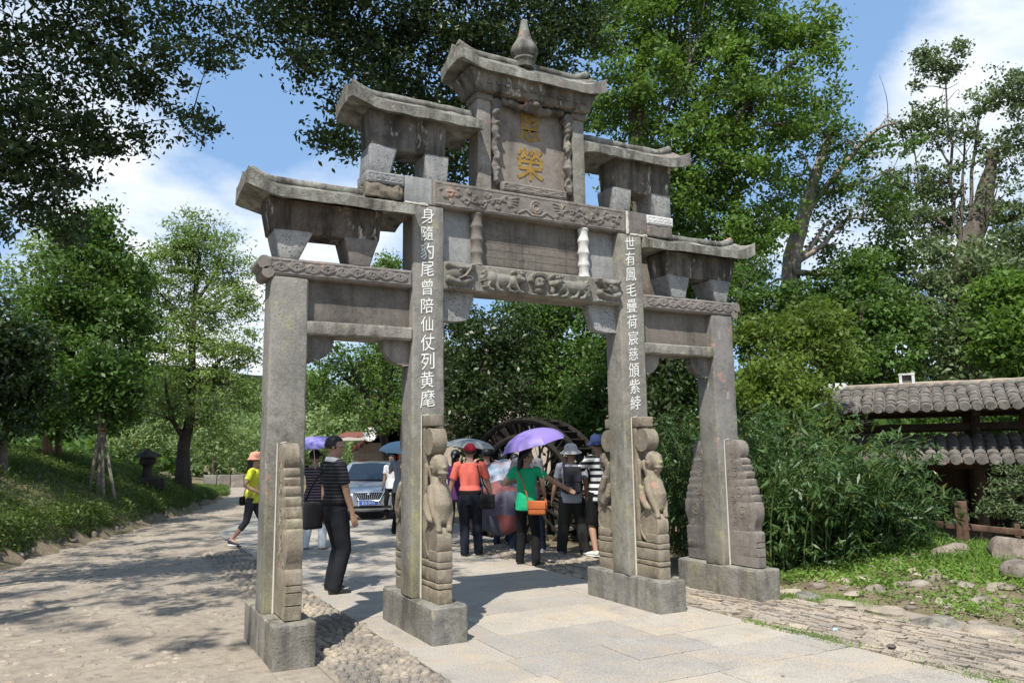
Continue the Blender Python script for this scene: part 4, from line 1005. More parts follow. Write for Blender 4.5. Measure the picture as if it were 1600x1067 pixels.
ro = one('ridge_lantern', MB().add(box((-0.26, 0, 0), (-0.16, 0.2, 0.36))).add(box((0.16, 0, 0), (0.26, 0.2, 0.36))).add(box((-0.26, 0, 0.362), (0.26, 0.2, 0.44))).add(box((-0.158, 0.1, 0.0), (0.158, 0.2, 0.36))).v and (np.concatenate([box((-0.26, 0, 0), (-0.16, 0.2, 0.36))[0], box((0.16, 0, 0), (0.26, 0.2, 0.36))[0], box((-0.27, -0.01, 0.362), (0.27, 0.2, 0.44))[0]]), [tuple(i+8*k for i in f) for k in range(3) for f in box((0, 0, 0), (1, 1, 1))[1]]), M['white_stone'], pav)
ro.location = (-1.45, 0.26, zU1+0.06); ro.scale = (0.55, 0.55, 0.5)
one('lantern_back', box((-0.16, 0.12, 0), (0.16, 0.18, 0.36)), M['slab'], ro)

# low timber fence in front of it
fn = empty('timber_fence', (0, 0, 0)); tag(fn, 'low brown timber fence with square posts along the crest of the right bank', 'fence')
def pole(name, a, b, w, h, m, par):
    a = np.array(a); b = np.array(b); d = b-a; L_ = np.linalg.norm(d); V, F = rbox((0, -w/2, -h/2), (L_, w/2, h/2), 0.012, 0.2, 0.006, 5)
    o = one(name, (V, F), m, par, 40); o.location = a; o.rotation_euler = (0, -math.asin(d[2]/L_), math.atan2(d[1], d[0])); return o
FD = 12.6
pole('rail', at(1340, 808, FD+0.4), at(1503, 822, FD), 0.07, 0.095, M['wood_red'], fn); pole('rail', at(1511, 823, FD), at(1640, 836, FD-0.2), 0.07, 0.085, M['wood_red'], fn)
pole('rail', at(1390, 846, FD+0.2), at(1480, 853, FD), 0.06, 0.06, M['wood_red'], fn)
for (u, v0, v1, w) in ((1507, 783, 856, 0.15), (1593, 818, 862, 0.07), (1411, 806, 862, 0.08)):
    a = at(u, v1, FD); b = a.copy(); b[2] = at(u, v0, FD)[2]; a[2] = min(a[2], b[2]-0.3)-0.25
    o = one('fence_post', rbox((-w/2, -w/2, 0), (w/2, w/2, b[2]-a[2]), 0.012, 0.1, 0.006, 6), M['wood_red'], fn, 40); o.location = a; o.rotation_euler = (0, 0, 0.5)

# water wheel
wd = 14.2; wc = at(818, 772, wd); W = empty('water_wheel', tuple(wc), frame_at(818, wd, R_(-34))[2]); tag(W, 'big dark timber water wheel behind the green shirted woman', 'water wheel')
RW = 1.33; wdt = 0.62
for s in (0, 1):
    th = np.linspace(0, 2*math.pi, 41); Y = wdt*s
    for r0 in (RW, RW-0.30): one('rim', tube(np.stack([r0*np.cos(th), np.full(41, Y), r0*np.sin(th)], 1), [(0.05, 0.06)]*41, 6), M['wheel'], W, 40)
    for k in range(24):
        a = 2*math.pi*k/24; one('spoke', tube([(0.1*math.cos(a), Y, 0.1*math.sin(a)), ((RW-.02)*math.cos(a+0.05), Y, (RW-.02)*math.sin(a+0.05))], 0.022, 5), M['wheel'], W)
for k in range(40):
    a = 2*math.pi*k/40; c, s = math.cos(a), math.sin(a); V, F = box((RW-0.28, 0.03, -0.012), (RW+0.03, wdt-0.03, 0.012)); one('paddle', xform((V, F), roty(-a)), M['wheel'], W)
one('axle', tube([(0, -0.35, 0), (0, wdt+0.35, 0)], 0.09, 10), M['wheel'], W, 50)
for y in (-0.25, wdt+0.25): one('axle_support', tube([(0, y, -0.05), (0.02, y, -wc[2]-0.1)], 0.08, 7), M['wheel'], W)

# ------------------------------------------------------------------ the car
def car_paint():
    t = NT('silver_car_paint', 0.28, 0.5); t.b.inputs['Metallic'].default_value = 0.55; t.color((0.36, 0.39, 0.42)); t.b.inputs['Coat Weight'].default_value = 0.6; t.b.inputs['Coat Roughness'].default_value = 0.08; return t.m
M['paint'] = car_paint()
def glass_mat(name, c, r=0.06):
    t = NT(name, r, 0.7); t.color(c); t.b.inputs['Coat Weight'].default_value = 0.5; return t.m
M['glass'] = glass_mat('tinted_glass', (0.012, 0.016, 0.022)); M['lamp'] = glass_mat('headlight_glass', (0.42, 0.43, 0.42), 0.12); M['amber'] = glass_mat('amber_indicator', (0.55, 0.14, 0.02), 0.15)
M['chrome'] = plain('chrome_trim', (0.62, 0.63, 0.64), 0.2, 0.6, 0.03, 5, metal=0.9); M['rubber'] = plain('tyre_rubber', (0.018, 0.018, 0.019), 0.9, 0.2, 0.2, 20); M['rim'] = plain('alloy_rim', (0.42, 0.43, 0.44), 0.4, 0.5, 0.05, 9, metal=0.7)
M['plate_blue'] = plain('blue_number_plate', (0.03, 0.10, 0.42), 0.4, 0.4, 0.05, 9)
p = on_ground(571, 812); cphi = R_(180-9)
car = empty('parked_car', (p[0]+0.25, p[1]+0.5, 0.01), 0); tag(car, 'silver saloon car facing the gate, behind the man in the striped polo shirt', 'car')
fdir = FWD[:2]/np.linalg.norm(FWD[:2]); rdir = np.array([fdir[1], -fdir[0]])
def facing(phi):  d = fdir*math.cos(phi)+rdir*math.sin(phi); return math.atan2(-d[0], d[1])
car.rotation_euler = (0, 0, facing(cphi)); car.scale = (0.94, 0.94, 0.94)
# local: +y forward (front bumper at y = 0.75), x across, z up
def car_body():
    st = [(0.86, 0.62, 0.26, 0.52, 0.58), (0.80, 0.74, 0.20, 0.66, 0.70), (0.66, 0.82, 0.18, 0.70, 0.765), (0.40, 0.86, 0.17, 0.74, 0.83), (-0.10, 0.87, 0.17, 0.80, 0.89), (-0.45, 0.87, 0.17, 0.84, 0.93), (-1.2, 0.87, 0.17, 0.86, 0.94), (-2.4, 0.87, 0.17, 0.88, 0.96), (-3.2, 0.84, 0.19, 0.88, 0.97), (-3.6, 0.78, 0.24, 0.80, 0.92)]
    V = []; F = []
    for y, w, z0, zs, zt in st:
        V += [(-w*0.90, y, z0), (-w, y, z0+0.12), (-w, y, zs-0.06), (-w*0.94, y, zs+0.01), (-w*0.72, y, zt-0.02), (-w*0.3, y, zt), (w*0.3, y, zt), (w*0.72, y, zt-0.02), (w*0.94, y, zs+0.01), (w, y, zs-0.06), (w, y, z0+0.12), (w*0.90, y, z0)]
    n = 12
    for i in range(len(st)-1):
        for k in range(n): k2 = (k+1) % n; F.append((i*n+k, i*n+k2, (i+1)*n+k2, (i+1)*n+k))
    F.append(tuple(range(n-1, -1, -1))); F.append(tuple((len(st)-1)*n+k for k in range(n))); return np.array(V), F
bo = one('body', car_body(), M['paint'], car, 38); m_ = bo.modifiers.new('s', 'SUBSURF'); m_.levels = 1; m_.render_levels = 2
def cabin(sc, dz, name, mat):
    V = []; F = []; st = [(-0.42, 0.76, 0.90, 0.60), (-1.02, 0.66, 1.38, 0.53), (-1.35, 0.64, 1.425, 0.52), (-2.2, 0.64, 1.42, 0.52), (-2.75, 0.68, 1.20, 0.56), (-3.15, 0.72, 0.95, 0.6)]
    for y, w, zt, wt in st:
        V += [(-0.80*sc, y, 0.84), (-(w*sc), y, max(0.86, zt-0.10*(zt > 1.2)-dz)), (-(w*0.82*sc), y, zt-dz), (w*0.82*sc, y, zt-dz), (w*sc, y, max(0.86, zt-0.10*(zt > 1.2)-dz)), (0.80*sc, y, 0.84)]
    for i in range(len(st)-1):
        for k in range(5): F.append((i*6+k, i*6+k+1, (i+1)*6+k+1, (i+1)*6+k))
    return one(name, (np.array(V), F), mat, car, 30)
cabin(1.0, 0.0, 'cabin', M['paint'])
one('windscreen', (np.array([(-0.68, -0.455, 0.935), (0.68, -0.455, 0.935), (0.485, -0.995, 1.355), (-0.485, -0.995, 1.355), (0, -0.425, 0.95), (0, -0.965, 1.378)])+np.array([0, 0.02, 0.012]), [(0, 4, 5, 3), (4, 1, 2, 5)]), M['glass'], car, 60)
for s in (-1, 1):
    F = [(0, 1, 2, 3)] if s > 0 else [(3, 2, 1, 0)]
    one('side_window', (np.array([(s*0.775, -0.66, 0.93), (s*0.775, -2.6, 0.95), (s*0.685, -2.3, 1.30), (s*0.68, -1.12, 1.29)])+np.array([s*0.014, 0, 0]), F), M['glass'], car)
    hl = one('headlight', ball((s*0.60, 0.715, 0.64), (0.215, 0.16, 0.088), 16, 10), M['lamp'], car, 60)
    one('indicator', ball((s*0.745, 0.70, 0.64), (0.078, 0.125, 0.066), 10, 8), M['amber'], hl, 60)
    one('fog_lamp', ball((s*0.62, 0.845, 0.325), (0.055, 0.05, 0.045), 10, 8), M['lamp'], car, 60)
    mir = one('mirror', ball((s*0.93, -0.55, 0.98), (0.10, 0.06, 0.075), 10, 8), M['paint'], car, 60)
    for y in (0.05, -2.75):
        w = one('wheel', xform(lathe([(0.20, -0.09), (0.29, -0.10), (0.315, -0.06), (0.315, 0.06), (0.29, 0.10), (0.20, 0.09)], 20), roty(math.pi/2), (s*0.76, y, 0.315)), M['rubber'], car, 40)
        one('rim', xform(lathe([(0.01, -0.085), (0.10, -0.095), (0.20, -0.075), (0.20, 0.075), (0.10, 0.095), (0.01, 0.085)], 14), roty(math.pi/2), (s*0.765, y, 0.315)), M['rim'], w, 40)
gr = one('grille', taper(box((-0.36, 0.75, 0.485), (0.36, 0.875, 0.675)), (-0.26, 0.26, 0.75, 0.875), (-0.38, 0.38, 0.70, 0.855)), M['dark'], car)
for k in range(12):
    x = -0.29+0.58*k/11; one('grille_slat', tube([(x*0.80, 0.882, 0.492), (x*1.10, 0.862, 0.668)], 0.011, 5), M['chrome'], gr)
one('grille_frame', tube([(-0.39, 0.855, 0.685), (-0.27, 0.878, 0.48), (0.27, 0.878, 0.48), (0.39, 0.855, 0.685)], 0.022, 6), M['chrome'], gr, 60)
one('emblem', ball((0, 0.878, 0.635), (0.05, 0.02, 0.028), 10, 6), M['chrome'], gr, 60)
one('lower_intake', box((-0.62, 0.70, 0.295), (0.62, 0.865, 0.355)), M['dark'], car); one('intake_trim', box((-0.66, 0.80, 0.266), (0.66, 0.872, 0.287)), M['chrome'], car)
pl = one('number_plate', box((-0.23, 0.888, 0.375), (0.23, 0.902, 0.475)), M['plate_blue'], car)
V, F = glyphs('D·S·3476', 0.088, 0.0); V = V.copy(); V -= 0.5*(V.min(0)+V.max(0)); one('plate_lettering', (np.stack([-V[:, 0]*0.98, np.full(len(V), 0.9045), 0.425+V[:, 1]], 1), [f[::-1] for f in F]), M['white'], pl)
one('plate_surround', MB().add(box((-0.245, 0.855, 0.36), (0.245, 0.8625, 0.49))).v[0] is not None and box((-0.245, 0.872, 0.36), (0.245, 0.8875, 0.49)), M['white'], pl)

# ------------------------------------------------------------------ people
def skin_mat(name, c):
    t = NT(name, 0.5, 0.35); t.color(t.mix(t.noise(t.pos(obj=True), 9, 3), tuple(0.88*x for x in c), tuple(1.1*x for x in c))); t.b.inputs['Subsurface Weight'].default_value = 0.08; t.b.inputs['Subsurface Radius'].default_value = (0.02, 0.008, 0.004); return t.m
M['skin'] = skin_mat('skin', (0.42, 0.25, 0.17)); M['hair'] = plain('black_hair', (0.010, 0.009, 0.009), 0.45, 0.5, 0.3, 60)
def cloth(name, c, rough=0.85): 
    t = NT(name, rough, 0.15); p = t.pos(obj=True); t.color(t.mix(t.noise(p, 7, 4), tuple(0.85*x for x in c), tuple(1.1*x for x in c))); t.bump(t.math('ADD', t.noise(p, 14, 3), t.math('MULTIPLY', t.noise(p, 300, 2), 0.15)), 0.35, 0.02); return t.m
def stripes(name, c1, c2, freq, duty, c3=None, ph=0.0):
    t = NT(name, 0.85, 0.15); p = t.n('TexCoord').outputs['Object']; s = t.n('SeparateXYZ'); t.L.new(p, s.inputs[0])
    f = t.math('FRACT', t.math('ADD', t.math('MULTIPLY', s.outputs['Z'], freq), ph)); m = t.math('LESS_THAN', f, duty); c = t.mix(m, c1, c2)
    if c3: c = t.mix(t.math('MULTIPLY', m, t.math('GREATER_THAN', f, duty*0.5)), c, c3)
    t.color(c); t.bump(t.noise(p, 14, 3), 0.35, 0.02); return t.m

def ik(a, b, l1, l2, pole):
    a = np.array(a, float); b = np.array(b, float); d = b-a; L_ = np.linalg.norm(d); L2 = min(L_, (l1+l2)*0.999); u = d/L_
    x = (l1*l1-l2*l2+L2*L2)/(2*L2); h = math.sqrt(max(0, l1*l1-x*x)); q = np.array(pole, float); q = q-u*q.dot(u); q /= np.linalg.norm(q)+1e-9
    return a+u*x+q*h, a+u*L2

def person(label, pos, phi, h, shirt, pants, shoe, hair='short', footL=(-.095, 0), footR=(.095, 0), handL=None, handR=None, lean=0, head_yaw=0, head_pitch=0, sleeve=0.62, leg='long',
           width=1.0, tuck=True, baggy=1.0, group='visitors walking through the gate', elbL=(-.3, -1, -.2), elbR=(.3, -1, -.2), curl=0.6, extra=None, pel=(0, 0, 0), voxel=0.010, skirt_shirt=0.0, toe=(8, -8), heel=(0, 0)):
    k = h; P0 = np.array([pel[0], pel[1], 0.53*k+pel[2]]); RL = rotx(-R_(lean)); up = lambda y, z, x=0.0: P0+RL @ np.array([x*k, y*k, z*k])
    nk = up(0, .310); sh = [up(-.004, .283, s*.108*width) for s in (-1, 1)]; hip = [P0+np.array([s*.052*k, 0, -.015*k]) for s in (-1, 1)]
    hc = up(.012, .405); RH = rotz(-R_(head_yaw)) @ rotx(-R_(head_pitch))
    hands = [np.array(handL)*k if handL is not None else sh[0]+np.array([-.045, .02, -.325])*k, np.array(handR)*k if handR is not None else sh[1]+np.array([.045, .02, -.325])*k]
    feet = [np.array([footL[0]*k, footL[1]*k, 0.042*k+heel[0]*k]), np.array([footR[0]*k, footR[1]*k, 0.042*k+heel[1]*k])]
    arms = []; legs = []
    for i, (pl_, ft) in enumerate(((elbL, 0), (elbR, 0))):
        e, w = ik(sh[i], hands[i], .172*k, .150*k, pl_); arms.append((sh[i], e, w))
        n, an = ik(hip[i], feet[i], .245*k, .243*k, (0, 1, 0)); legs.append((hip[i], n, an))
    TS = [(-.06, .060, .056), (-.02, .083, .064), (.04, .086, .066), (.10, .076, .057), (.16, .083, .061), (.22, .092, .064), (.265, .094, .057), (.290, .075, .047), (.310, .040, .036), (.335, .030, .032), (.365, .030, .033)]
    body = MB(); ell = lambda S, o=0.0: loft([(up(0.0, s), (a*width+o)*k, (b+o)*k) for s, a, b in S], 18)
    body.add(ell(TS))
    # head
    hp = lambda x, y, z: hc+RH @ np.array([x*k, y*k, z*k])
    def hball(c, r, nu=12, nv=9): V, F = ball((0, 0, 0), np.array(r)*k, nu, nv); return V @ RH.T+hp(*c), F
    body.add(hball((0, -.004, .012), (.045, .056, .055), 18, 12)); body.add(hball((0, .012, -.022), (.037, .040, .046), 14, 10)); body.add(hball((0, .030, -.048), (.021, .020, .017)))
    body.add(hball((0, .056, -.008), (.0085, .014, .012))); body.add(hball((0, .051, .004), (.006, .009, .018))); body.add(hball((0, .044, .017), (.032, .012, .007))); body.add(hball((0, .047, -.032), (.017, .009, .0065)))
    for s in (-1, 1): body.add(hball((s*.046, -.004, -.002), (.006, .012, .018)))
    # arms, hands with five fingers
    for i, (a, e, w) in enumerate(arms):
        s = -1 if i == 0 else 1; q = (a+e)/2
        body.add(tube([a-np.array([s*.03*k, 0, -.006*k]), a, a*0.6+e*0.4, e, e*0.65+w*0.35, w], [.030*k, .031*k, .028*k, .0225*k, .0225*k, .0155*k], 12))
        d = w-e; d /= np.linalg.norm(d); sd = np.cross(d, np.array([0, 1.0, 0.2]) if abs(d[1]) < .9 else np.array([0, 0, 1.0])); 
        pn = np.array([-s*1.0, 0.1, 0]); pn = pn-d*pn.dot(d); pn /= np.linalg.norm(pn); sd = np.cross(d, pn)
        if sd[1] < 0: sd = -sd
        pe = w+d*.052*k
        body.add(tube([w-d*.012*k, w+d*.012*k, w+d*.036*k, pe], [(.013*k, .016*k), (.012*k, .021*k), (.011*k, .024*k), (.009*k, .022*k)] if abs(np.cross(np.array([0, 0, 1.0]) if abs(d[2]) < .9 else np.array([1.0, 0, 0]), d)@sd) < .7 else [(.016*k, .013*k), (.021*k, .012*k), (.024*k, .011*k), (.022*k, .009*k)], 10))
        for j, (o, L_) in enumerate(((.0165, .040), (.0055, .045), (-.0055, .042), (-.016, .033))):
            p0 = pe+sd*o*k-d*.010*k; c = curl*(0.8+0.12*j); dirs = [d+sd*o*3, d*math.cos(c)+pn*math.sin(c)+sd*o*3, d*math.cos(2*c)+pn*math.sin(2*c)]; pts = [p0]
            for dd, fr in zip(dirs, (.52, .36, .32)): pts.append(pts[-1]+dd/np.linalg.norm(dd)*L_*fr*k)
            body.add(tube(pts, [.0062*k, .0060*k, .0055*k, .0043*k], 7))
        t0 = w+d*.014*k+sd*.016*k; body.add(tube([t0, t0+(d*.7+sd*.75+pn*.25)*.022*k, t0+(d*1.0+sd*.8+pn*.5)*.040*k], [.0085*k, .007*k, .005*k], 7))
    for i, (a, n, an) in enumerate(legs):
        body.add(tube([a-np.array([0, 0, .01*k]), a*.75+n*.25, n, n*.72+an*.28, an], [.043*k, .047*k, .031*k, .032*k, .019*k], 12))
        t = R_(toe[i]); f = np.array([math.sin(-t), math.cos(t), 0]); hz = an[2]-.042*k
        body.add(tube([an-f*.022*k+np.array([0, 0, -.012*k]), an+f*.02*k+np.array([0, 0, -.016*k]), an+f*.07*k+np.array([0, 0, -.026*k-hz*.5]), an+f*.098*k+np.array([0, 0, -.030*k-hz*.7])], [.022*k, .026*k, .022*k, .014*k], 10))
    me = remesh(body, voxel*k/1.7, 0.30, 1); me.materials.append(M['skin']); shade(me, 180); me.name = 'person'
    root = link(bpy.data.objects.new('person', me)); root.location = (pos[0], pos[1], float(gz(pos[0], pos[1]))+0.012 if len(pos) < 3 else pos[2]); root.rotation_euler = (0, 0, facing(R_(phi)))
    tag(root, label, 'person', group)
    def child(mb, name, mat, vx=0.011, rt=0.28, wr=0.004):
        m2 = remesh(mb, vx*k/1.7, rt, 1); m2.materials.append(mat)
        co = np.zeros(len(m2.vertices)*3, np.float32); m2.vertices.foreach_get('co', co); co = co.reshape(-1, 3).astype(float)
        if wr: nn = np.zeros(len(m2.vertices)*3, np.float32); m2.vertices.foreach_get('normal', nn); co = co+nn.reshape(-1, 3)*(wr*fbm(co*np.array([9, 9, 20.0]), 3, 3))[:, None]; m2.vertices.foreach_set('co', co.astype(np.float32).ravel())
        shade(m2, 180); return link(bpy.data.objects.new(name, m2), root)
    # shirt
    lo = .03 if tuck else -.055-skirt_shirt
    S = ([(lo, .088, .068), (lo+.03, .089, .069)] if tuck else [(lo, .098, .080), (lo+.03, .0985, .0805), (.0, .098, .080), (.035, .095, .076), (.06, .091, .071)])+[q for q in TS[2:8] if q[0] > .065]+[(.306, .046, .040)]
    mb = MB().add(ell(S, .0075))
    for i, (a, e, w) in enumerate(arms):
        s = -1 if i == 0 else 1; x = a+(e-a)*sleeve if sleeve <= 1 else e+(w-e)*(sleeve-1)
        pts = [a-np.array([s*.035*k, 0, -.006*k]), a, a*.5+x*.5, x] if sleeve <= 1 else [a-np.array([s*.035*k, 0, -.006*k]), a, e, x]
        mb.add(tube(pts, [.037*k, .040*k, .037*k, .038*k] if sleeve <= 1 else [.037*k, .038*k, .031*k, .026*k], 12))
    sh_o = child(mb, 'shirt', shirt)
    # trousers
    mb = MB().add(ell([(-.07, .062, .060), (-.03, .088, .069), (.02, .090, .071), (.050, .088, .068), (.062, .087, .067)], .005 if tuck else .001))
    for i, (a, n, an) in enumerate(legs):
        if leg == 'long': mb.add(tube([a+np.array([0, 0, .02*k]), a*.75+n*.25, n, n*.6+an*.4, an+np.array([0, 0, -.018*k])], np.array([.056, .054*baggy, .042*baggy, .041*baggy, .037*baggy])*k, 14))
        elif leg == 'capri': mb.add(tube([a+np.array([0, 0, .02*k]), a*.75+n*.25, n, n*.60+an*.40], np.array([.055, .052, .037, .036])*k, 14))
        else: mb.add(tube([a+np.array([0, 0, .02*k]), a*.7+n*.3, n*1.0+(an-n)*.05], np.array([.057, .058, .056])*k, 14))
    child(mb, 'trousers' if leg == 'long' else ('leggings' if leg == 'capri' else 'shorts'), pants, wr=0.006*baggy)
    if tuck: one('belt', loft([(up(0, .036), (.091*width+.009)*k, .0795*k), (up(0, .040), (.091*width+.011)*k, .0815*k), (up(0, .056), (.090*width+.011)*k, .0805*k), (up(0, .060), (.090*width+.009)*k, .0785*k)], 24), M['black'], root, 60)
    for i, (a, n, an) in enumerate(legs):
        t = R_(toe[i]); f = np.array([math.sin(-t), math.cos(t), 0]); hz = an[2]-.042*k; z = lambda q: np.array([0, 0, q*k])
        mb = MB().add(tube([an-f*.032*k+z(-.018), an+f*.0*k+z(-.014), an+f*.05*k+z(-.021)-z(hz/k*.4), an+f*.095*k+z(-.028)-z(hz/k*.7), an+f*.115*k+z(-.031)-z(hz/k*.8)], [(.022*k, .022*k), (.027*k, .027*k), (.028*k, .022*k), (.026*k, .016*k), (.012*k, .008*k)], 12))
        o = child(mb, 'shoe', shoe[0], wr=0.0)
        if len(shoe) > 1:
            V, F = ball((0, 0, 0), (.030*k, .082*k, .011*k), 14, 6); V = V @ rotz(t).T+an+f*.040*k+np.array([0, 0, -.036*k-hz*.4]); one('sole', (V, F), shoe[1], o, 60)
    for s in (-1, 1): V, F = ball((0, 0, 0), np.array([.0075, .004, .0042])*k, 8, 6); one('eye', (V @ RH.T+hp(s*.018, .0495, .004), F), M['hair'], root, 180)
    if hair:
        V, F = ball((0, 0, 0), (1, 1, 1), 26, 18); W_ = V.copy(); fr = np.clip((V[:, 1]-0.22)/0.3, 0, 1)*np.clip((0.50-V[:, 2])/0.22, 0, 1); lo_ = np.clip((-0.42-V[:, 2])/0.2, 0, 1)
        sc = (1-0.28*fr)*(1-0.25*lo_)*(1+0.05*vnoise(V*9, 4)); W_ = V*sc[:, None]*np.array([.053, .063, .062])*k+np.array([0, -.007*k, .012*k]); hm = MB().add((W_ @ RH.T+hc, F))
        if hair == 'long': hm.add(tube([hp(0, -.035, .02), hp(0, -.055, -.03), hp(0, -.06, -.10), hp(0, -.062, -.17)], [(.040*k, .030*k), (.045*k, .026*k), (.042*k, .022*k), (.022*k, .010*k)], 12))
        if hair == 'bun': hm.add(ball(hp(0, -.065, .01), .026*k, 10, 8))
        m2 = hm.build('hair', M['hair'], root, 180)
    J = dict(h=h, k=k, up=up, hp=hp, hc=hc, RH=RH, arms=arms, legs=legs, sh=sh, nk=nk, root=root, hball=hball, shirt=sh_o)
    J['world'] = lambda q: np.array([*(rotz(root.rotation_euler[2]) @ np.asarray(q, float))])+np.array(root.location)
    if extra: extra(J)
    return J

def hat_bucket(J, mat, brim=.095, droop=.02, crown=.066, top=None):
    k = J['k']; pr = [(brim, -droop), (brim-.004, -droop+.004), (crown, .006), (crown*.96, .03), (crown*.80, .052), (crown*.45, .062), (.002, .064)]
    pr2 = [(crown*.97, .0), (brim-.002, -droop-.003)]
    V, F = lathe([(r*k, z*k) for r, z in pr2[:0]+[(crown*.95, .002), (brim-.002, -droop-.004)]+pr], 24); V = V.copy(); V[:, 1] *= 1.12
    return one('hat', (V @ J['RH'].T+J['hp'](0, -.006, .030), F), mat, J['root'], 60)

def hat_cap(J, mat):
    k = J['k']; V, F = ball((0, 0, 0), (.058*k, .067*k, .060*k), 20, 14); V[:, 2] = np.maximum(V[:, 2], -.004*k); V, F = V @ J['RH'].T+J['hp'](0, -.006, .020), F
    c = one('cap', (V, F), mat, J['root'], 60); V, F = ball((0, 0, 0), (.044*k, .045*k, .008*k), 14, 6); one('visor', (V @ J['RH'].T+J['hp'](0, .075, .018), F), mat, c, 60)

def bag(J, label, cat, center, size, mat, strap_pts=None, rz=0.0, flap=True, name='shoulder_bag', smat=None):
    sx, sy, sz = size; V, F = rbox((-sx/2, -sy/2, -sz/2), (sx/2, sy/2, sz/2), min(size)*0.35, 0.05, 0.004, 9)
    c = J['world'](center); o = one(name, (V, F), mat, None, 60); o.location = c; o.rotation_euler = (0, 0, J['root'].rotation_euler[2]+rz); tag(o, label, cat)
    if flap: V, F = rbox((-sx/2-.004, -sy/2-.008, -sz*0.05), (sx/2+.004, -sy/2+.006, sz/2+.006), .008, 0.05, 0.003, 9); one('flap', (V, F), mat, o, 60); V, F = rbox((-sx/2-.004, sy/2-.006, -sz*0.05), (sx/2+.004, sy/2+.008, sz/2+.006), .008, 0.05, 0.003, 9); one('flap', (V, F), mat, o, 60)
    if strap_pts is not None:
        inv = rotz(-(J['root'].rotation_euler[2]+rz)); P = [inv @ (J['world'](q)-c) for q in strap_pts]; P = np.array(P)
        t = np.linspace(0, len(P)-1, 30); Q = np.stack([np.interp(t, np.arange(len(P)), P[:, i]) for i in range(3)], 1)
        for _ in range(3): Q[1:-1] = 0.25*Q[:-2]+0.5*Q[1:-1]+0.25*Q[2:]
        one('strap', tube(Q, 0.011, 6, flat=0.9), smat or mat, o, 60)
    return o

def umbrella(label, tip, axis, rad, depth, mats, grip=None, name='umbrella', rz=0.0):
    """Open umbrella: eight cloth panels, ribs, shaft and handle; tip = top of the canopy, axis = direction it points."""
    a = np.array(axis, float); a /= np.linalg.norm(a); q = Vector(a).to_track_quat('Z', 'Y'); root = empty(name, tuple(tip)); root.rotation_mode = 'QUATERNION'; root.rotation_quaternion = q @ Vector((0, 0, 1)).rotation_difference(Vector((math.sin(0), 0, 1)))
    tag(root, label, 'umbrella', 'umbrellas held by the visitors')
    n = 8; prof = lambda t: -depth*(1-math.cos(t*1.35))/(1-math.cos(1.35))
    for i in range(n):
        V = []; F = []; nu, nv = 5, 7
        for j in range(nv+1):
            t = j/nv
            for k in range(nu+1):
                f = k/nu; ang = (i+f)*2*math.pi/n+rz; sag = 4*f*(1-f); r = rad*math.sin(t*1.35)/math.sin(1.35)*(1-0.075*sag*t); z = prof(t)-0.012*sag*t*rad+0.03*rad*sag*t*t; V.append((r*math.cos(ang), r*math.sin(ang), z))
        V += [(x*0.995, y*0.995, z-0.004) for x, y, z in V]; m = (nv+1)*(nu+1)
        for j in range(nv):
            for k in range(nu): b = j*(nu+1)+k; F.append((b, b+nu+1, b+nu+2, b+1)); F.append((m+b, m+b+1, m+b+nu+2, m+b+nu+1))
        one('canopy_panel', (np.array(V), F), mats[i % len(mats)], root, 180)
        ang = i*2*math.pi/n+rz; P = [(rad*math.sin(t*1.35)/math.sin(1.35)*math.cos(ang), rad*math.sin(t*1.35)/math.sin(1.35)*math.sin(ang), prof(t)-0.010) for t in np.linspace(0.02, 1.0, 7)]
        one('rib', tube(P, 0.0035, 4), M['chrome'], root)
    sl = 0.72 if grip is None else np.linalg.norm(np.array(grip)-np.array(tip))
    one('shaft', tube([(0, 0, 0.05), (0, 0, -sl)], 0.006, 6), M['chrome'], root); one('handle', tube([(0, 0, -sl+0.05), (0, 0, -sl-0.07)], 0.014, 8), M['black'], root, 60)
    return root

gp = lambda u, v: on_ground(u, v)[:2]
c_dark = cloth('near_black_cloth', (0.016, 0.017, 0.021)); c_black = cloth('black_trousers', (0.012, 0.012, 0.013)); c_jean = cloth('dark_denim', (0.03, 0.045, 0.085)); c_white = cloth('white_cloth', (0.68, 0.68, 0.68))
c_shoe = plain('black_shoe', (0.015, 0.013, 0.012), 0.45, 0.5, 0.2, 20); c_sole = plain('white_sole', (0.62, 0.61, 0.58), 0.7, 0.3, 0.08, 20)
# 1 man in the striped polo shirt
def x1(J):
    k = J['k']; o = MB().add(tube([J['nk']+np.array([.050*k*math.cos(t), .046*k*math.sin(t)-.002*k, .004*k+.012*k*math.sin(t)*-1]) for t in np.linspace(0, 2*math.pi, 17)], [(.008*k, .017*k)]*17, 8)).build('collar', c_white, J['root'], 60)
    g = MB()
    for s in (-1, 1): g.add(tube([J['hp'](s*.019+.0135*math.cos(t), .058-.004*abs(math.cos(t)), .005+.0095*math.sin(t)) for t in np.linspace(0, 2*math.pi, 13)], .0013*k, 4)); g.add(tube([J['hp'](s*.033, .054, .008), J['hp'](s*.048, .02, .009), J['hp'](s*.049, -.008, .004)], .0014*k, 4))
    g.build('glasses', M['chrome'], J['root'])
J1 = person('man in a dark striped polo shirt and glasses standing beside the leftmost post', gp(517, 929), 52, 1.745, stripes('charcoal_striped_polo', (0.016, 0.017, 0.020), (0.080, 0.080, 0.088), 26, 0.18), c_dark, (c_shoe,), lean=-3, head_yaw=32, head_pitch=4, footL=(-.085, .03), footR=(.08, -.02),
       handR=(.135, .085, .475), handL=(-.15, .02, .46), elbR=(.5, -1, 0), extra=x1, baggy=1.12, voxel=0.0085, sleeve=0.72, width=1.02, pel=(0, .035, 0))
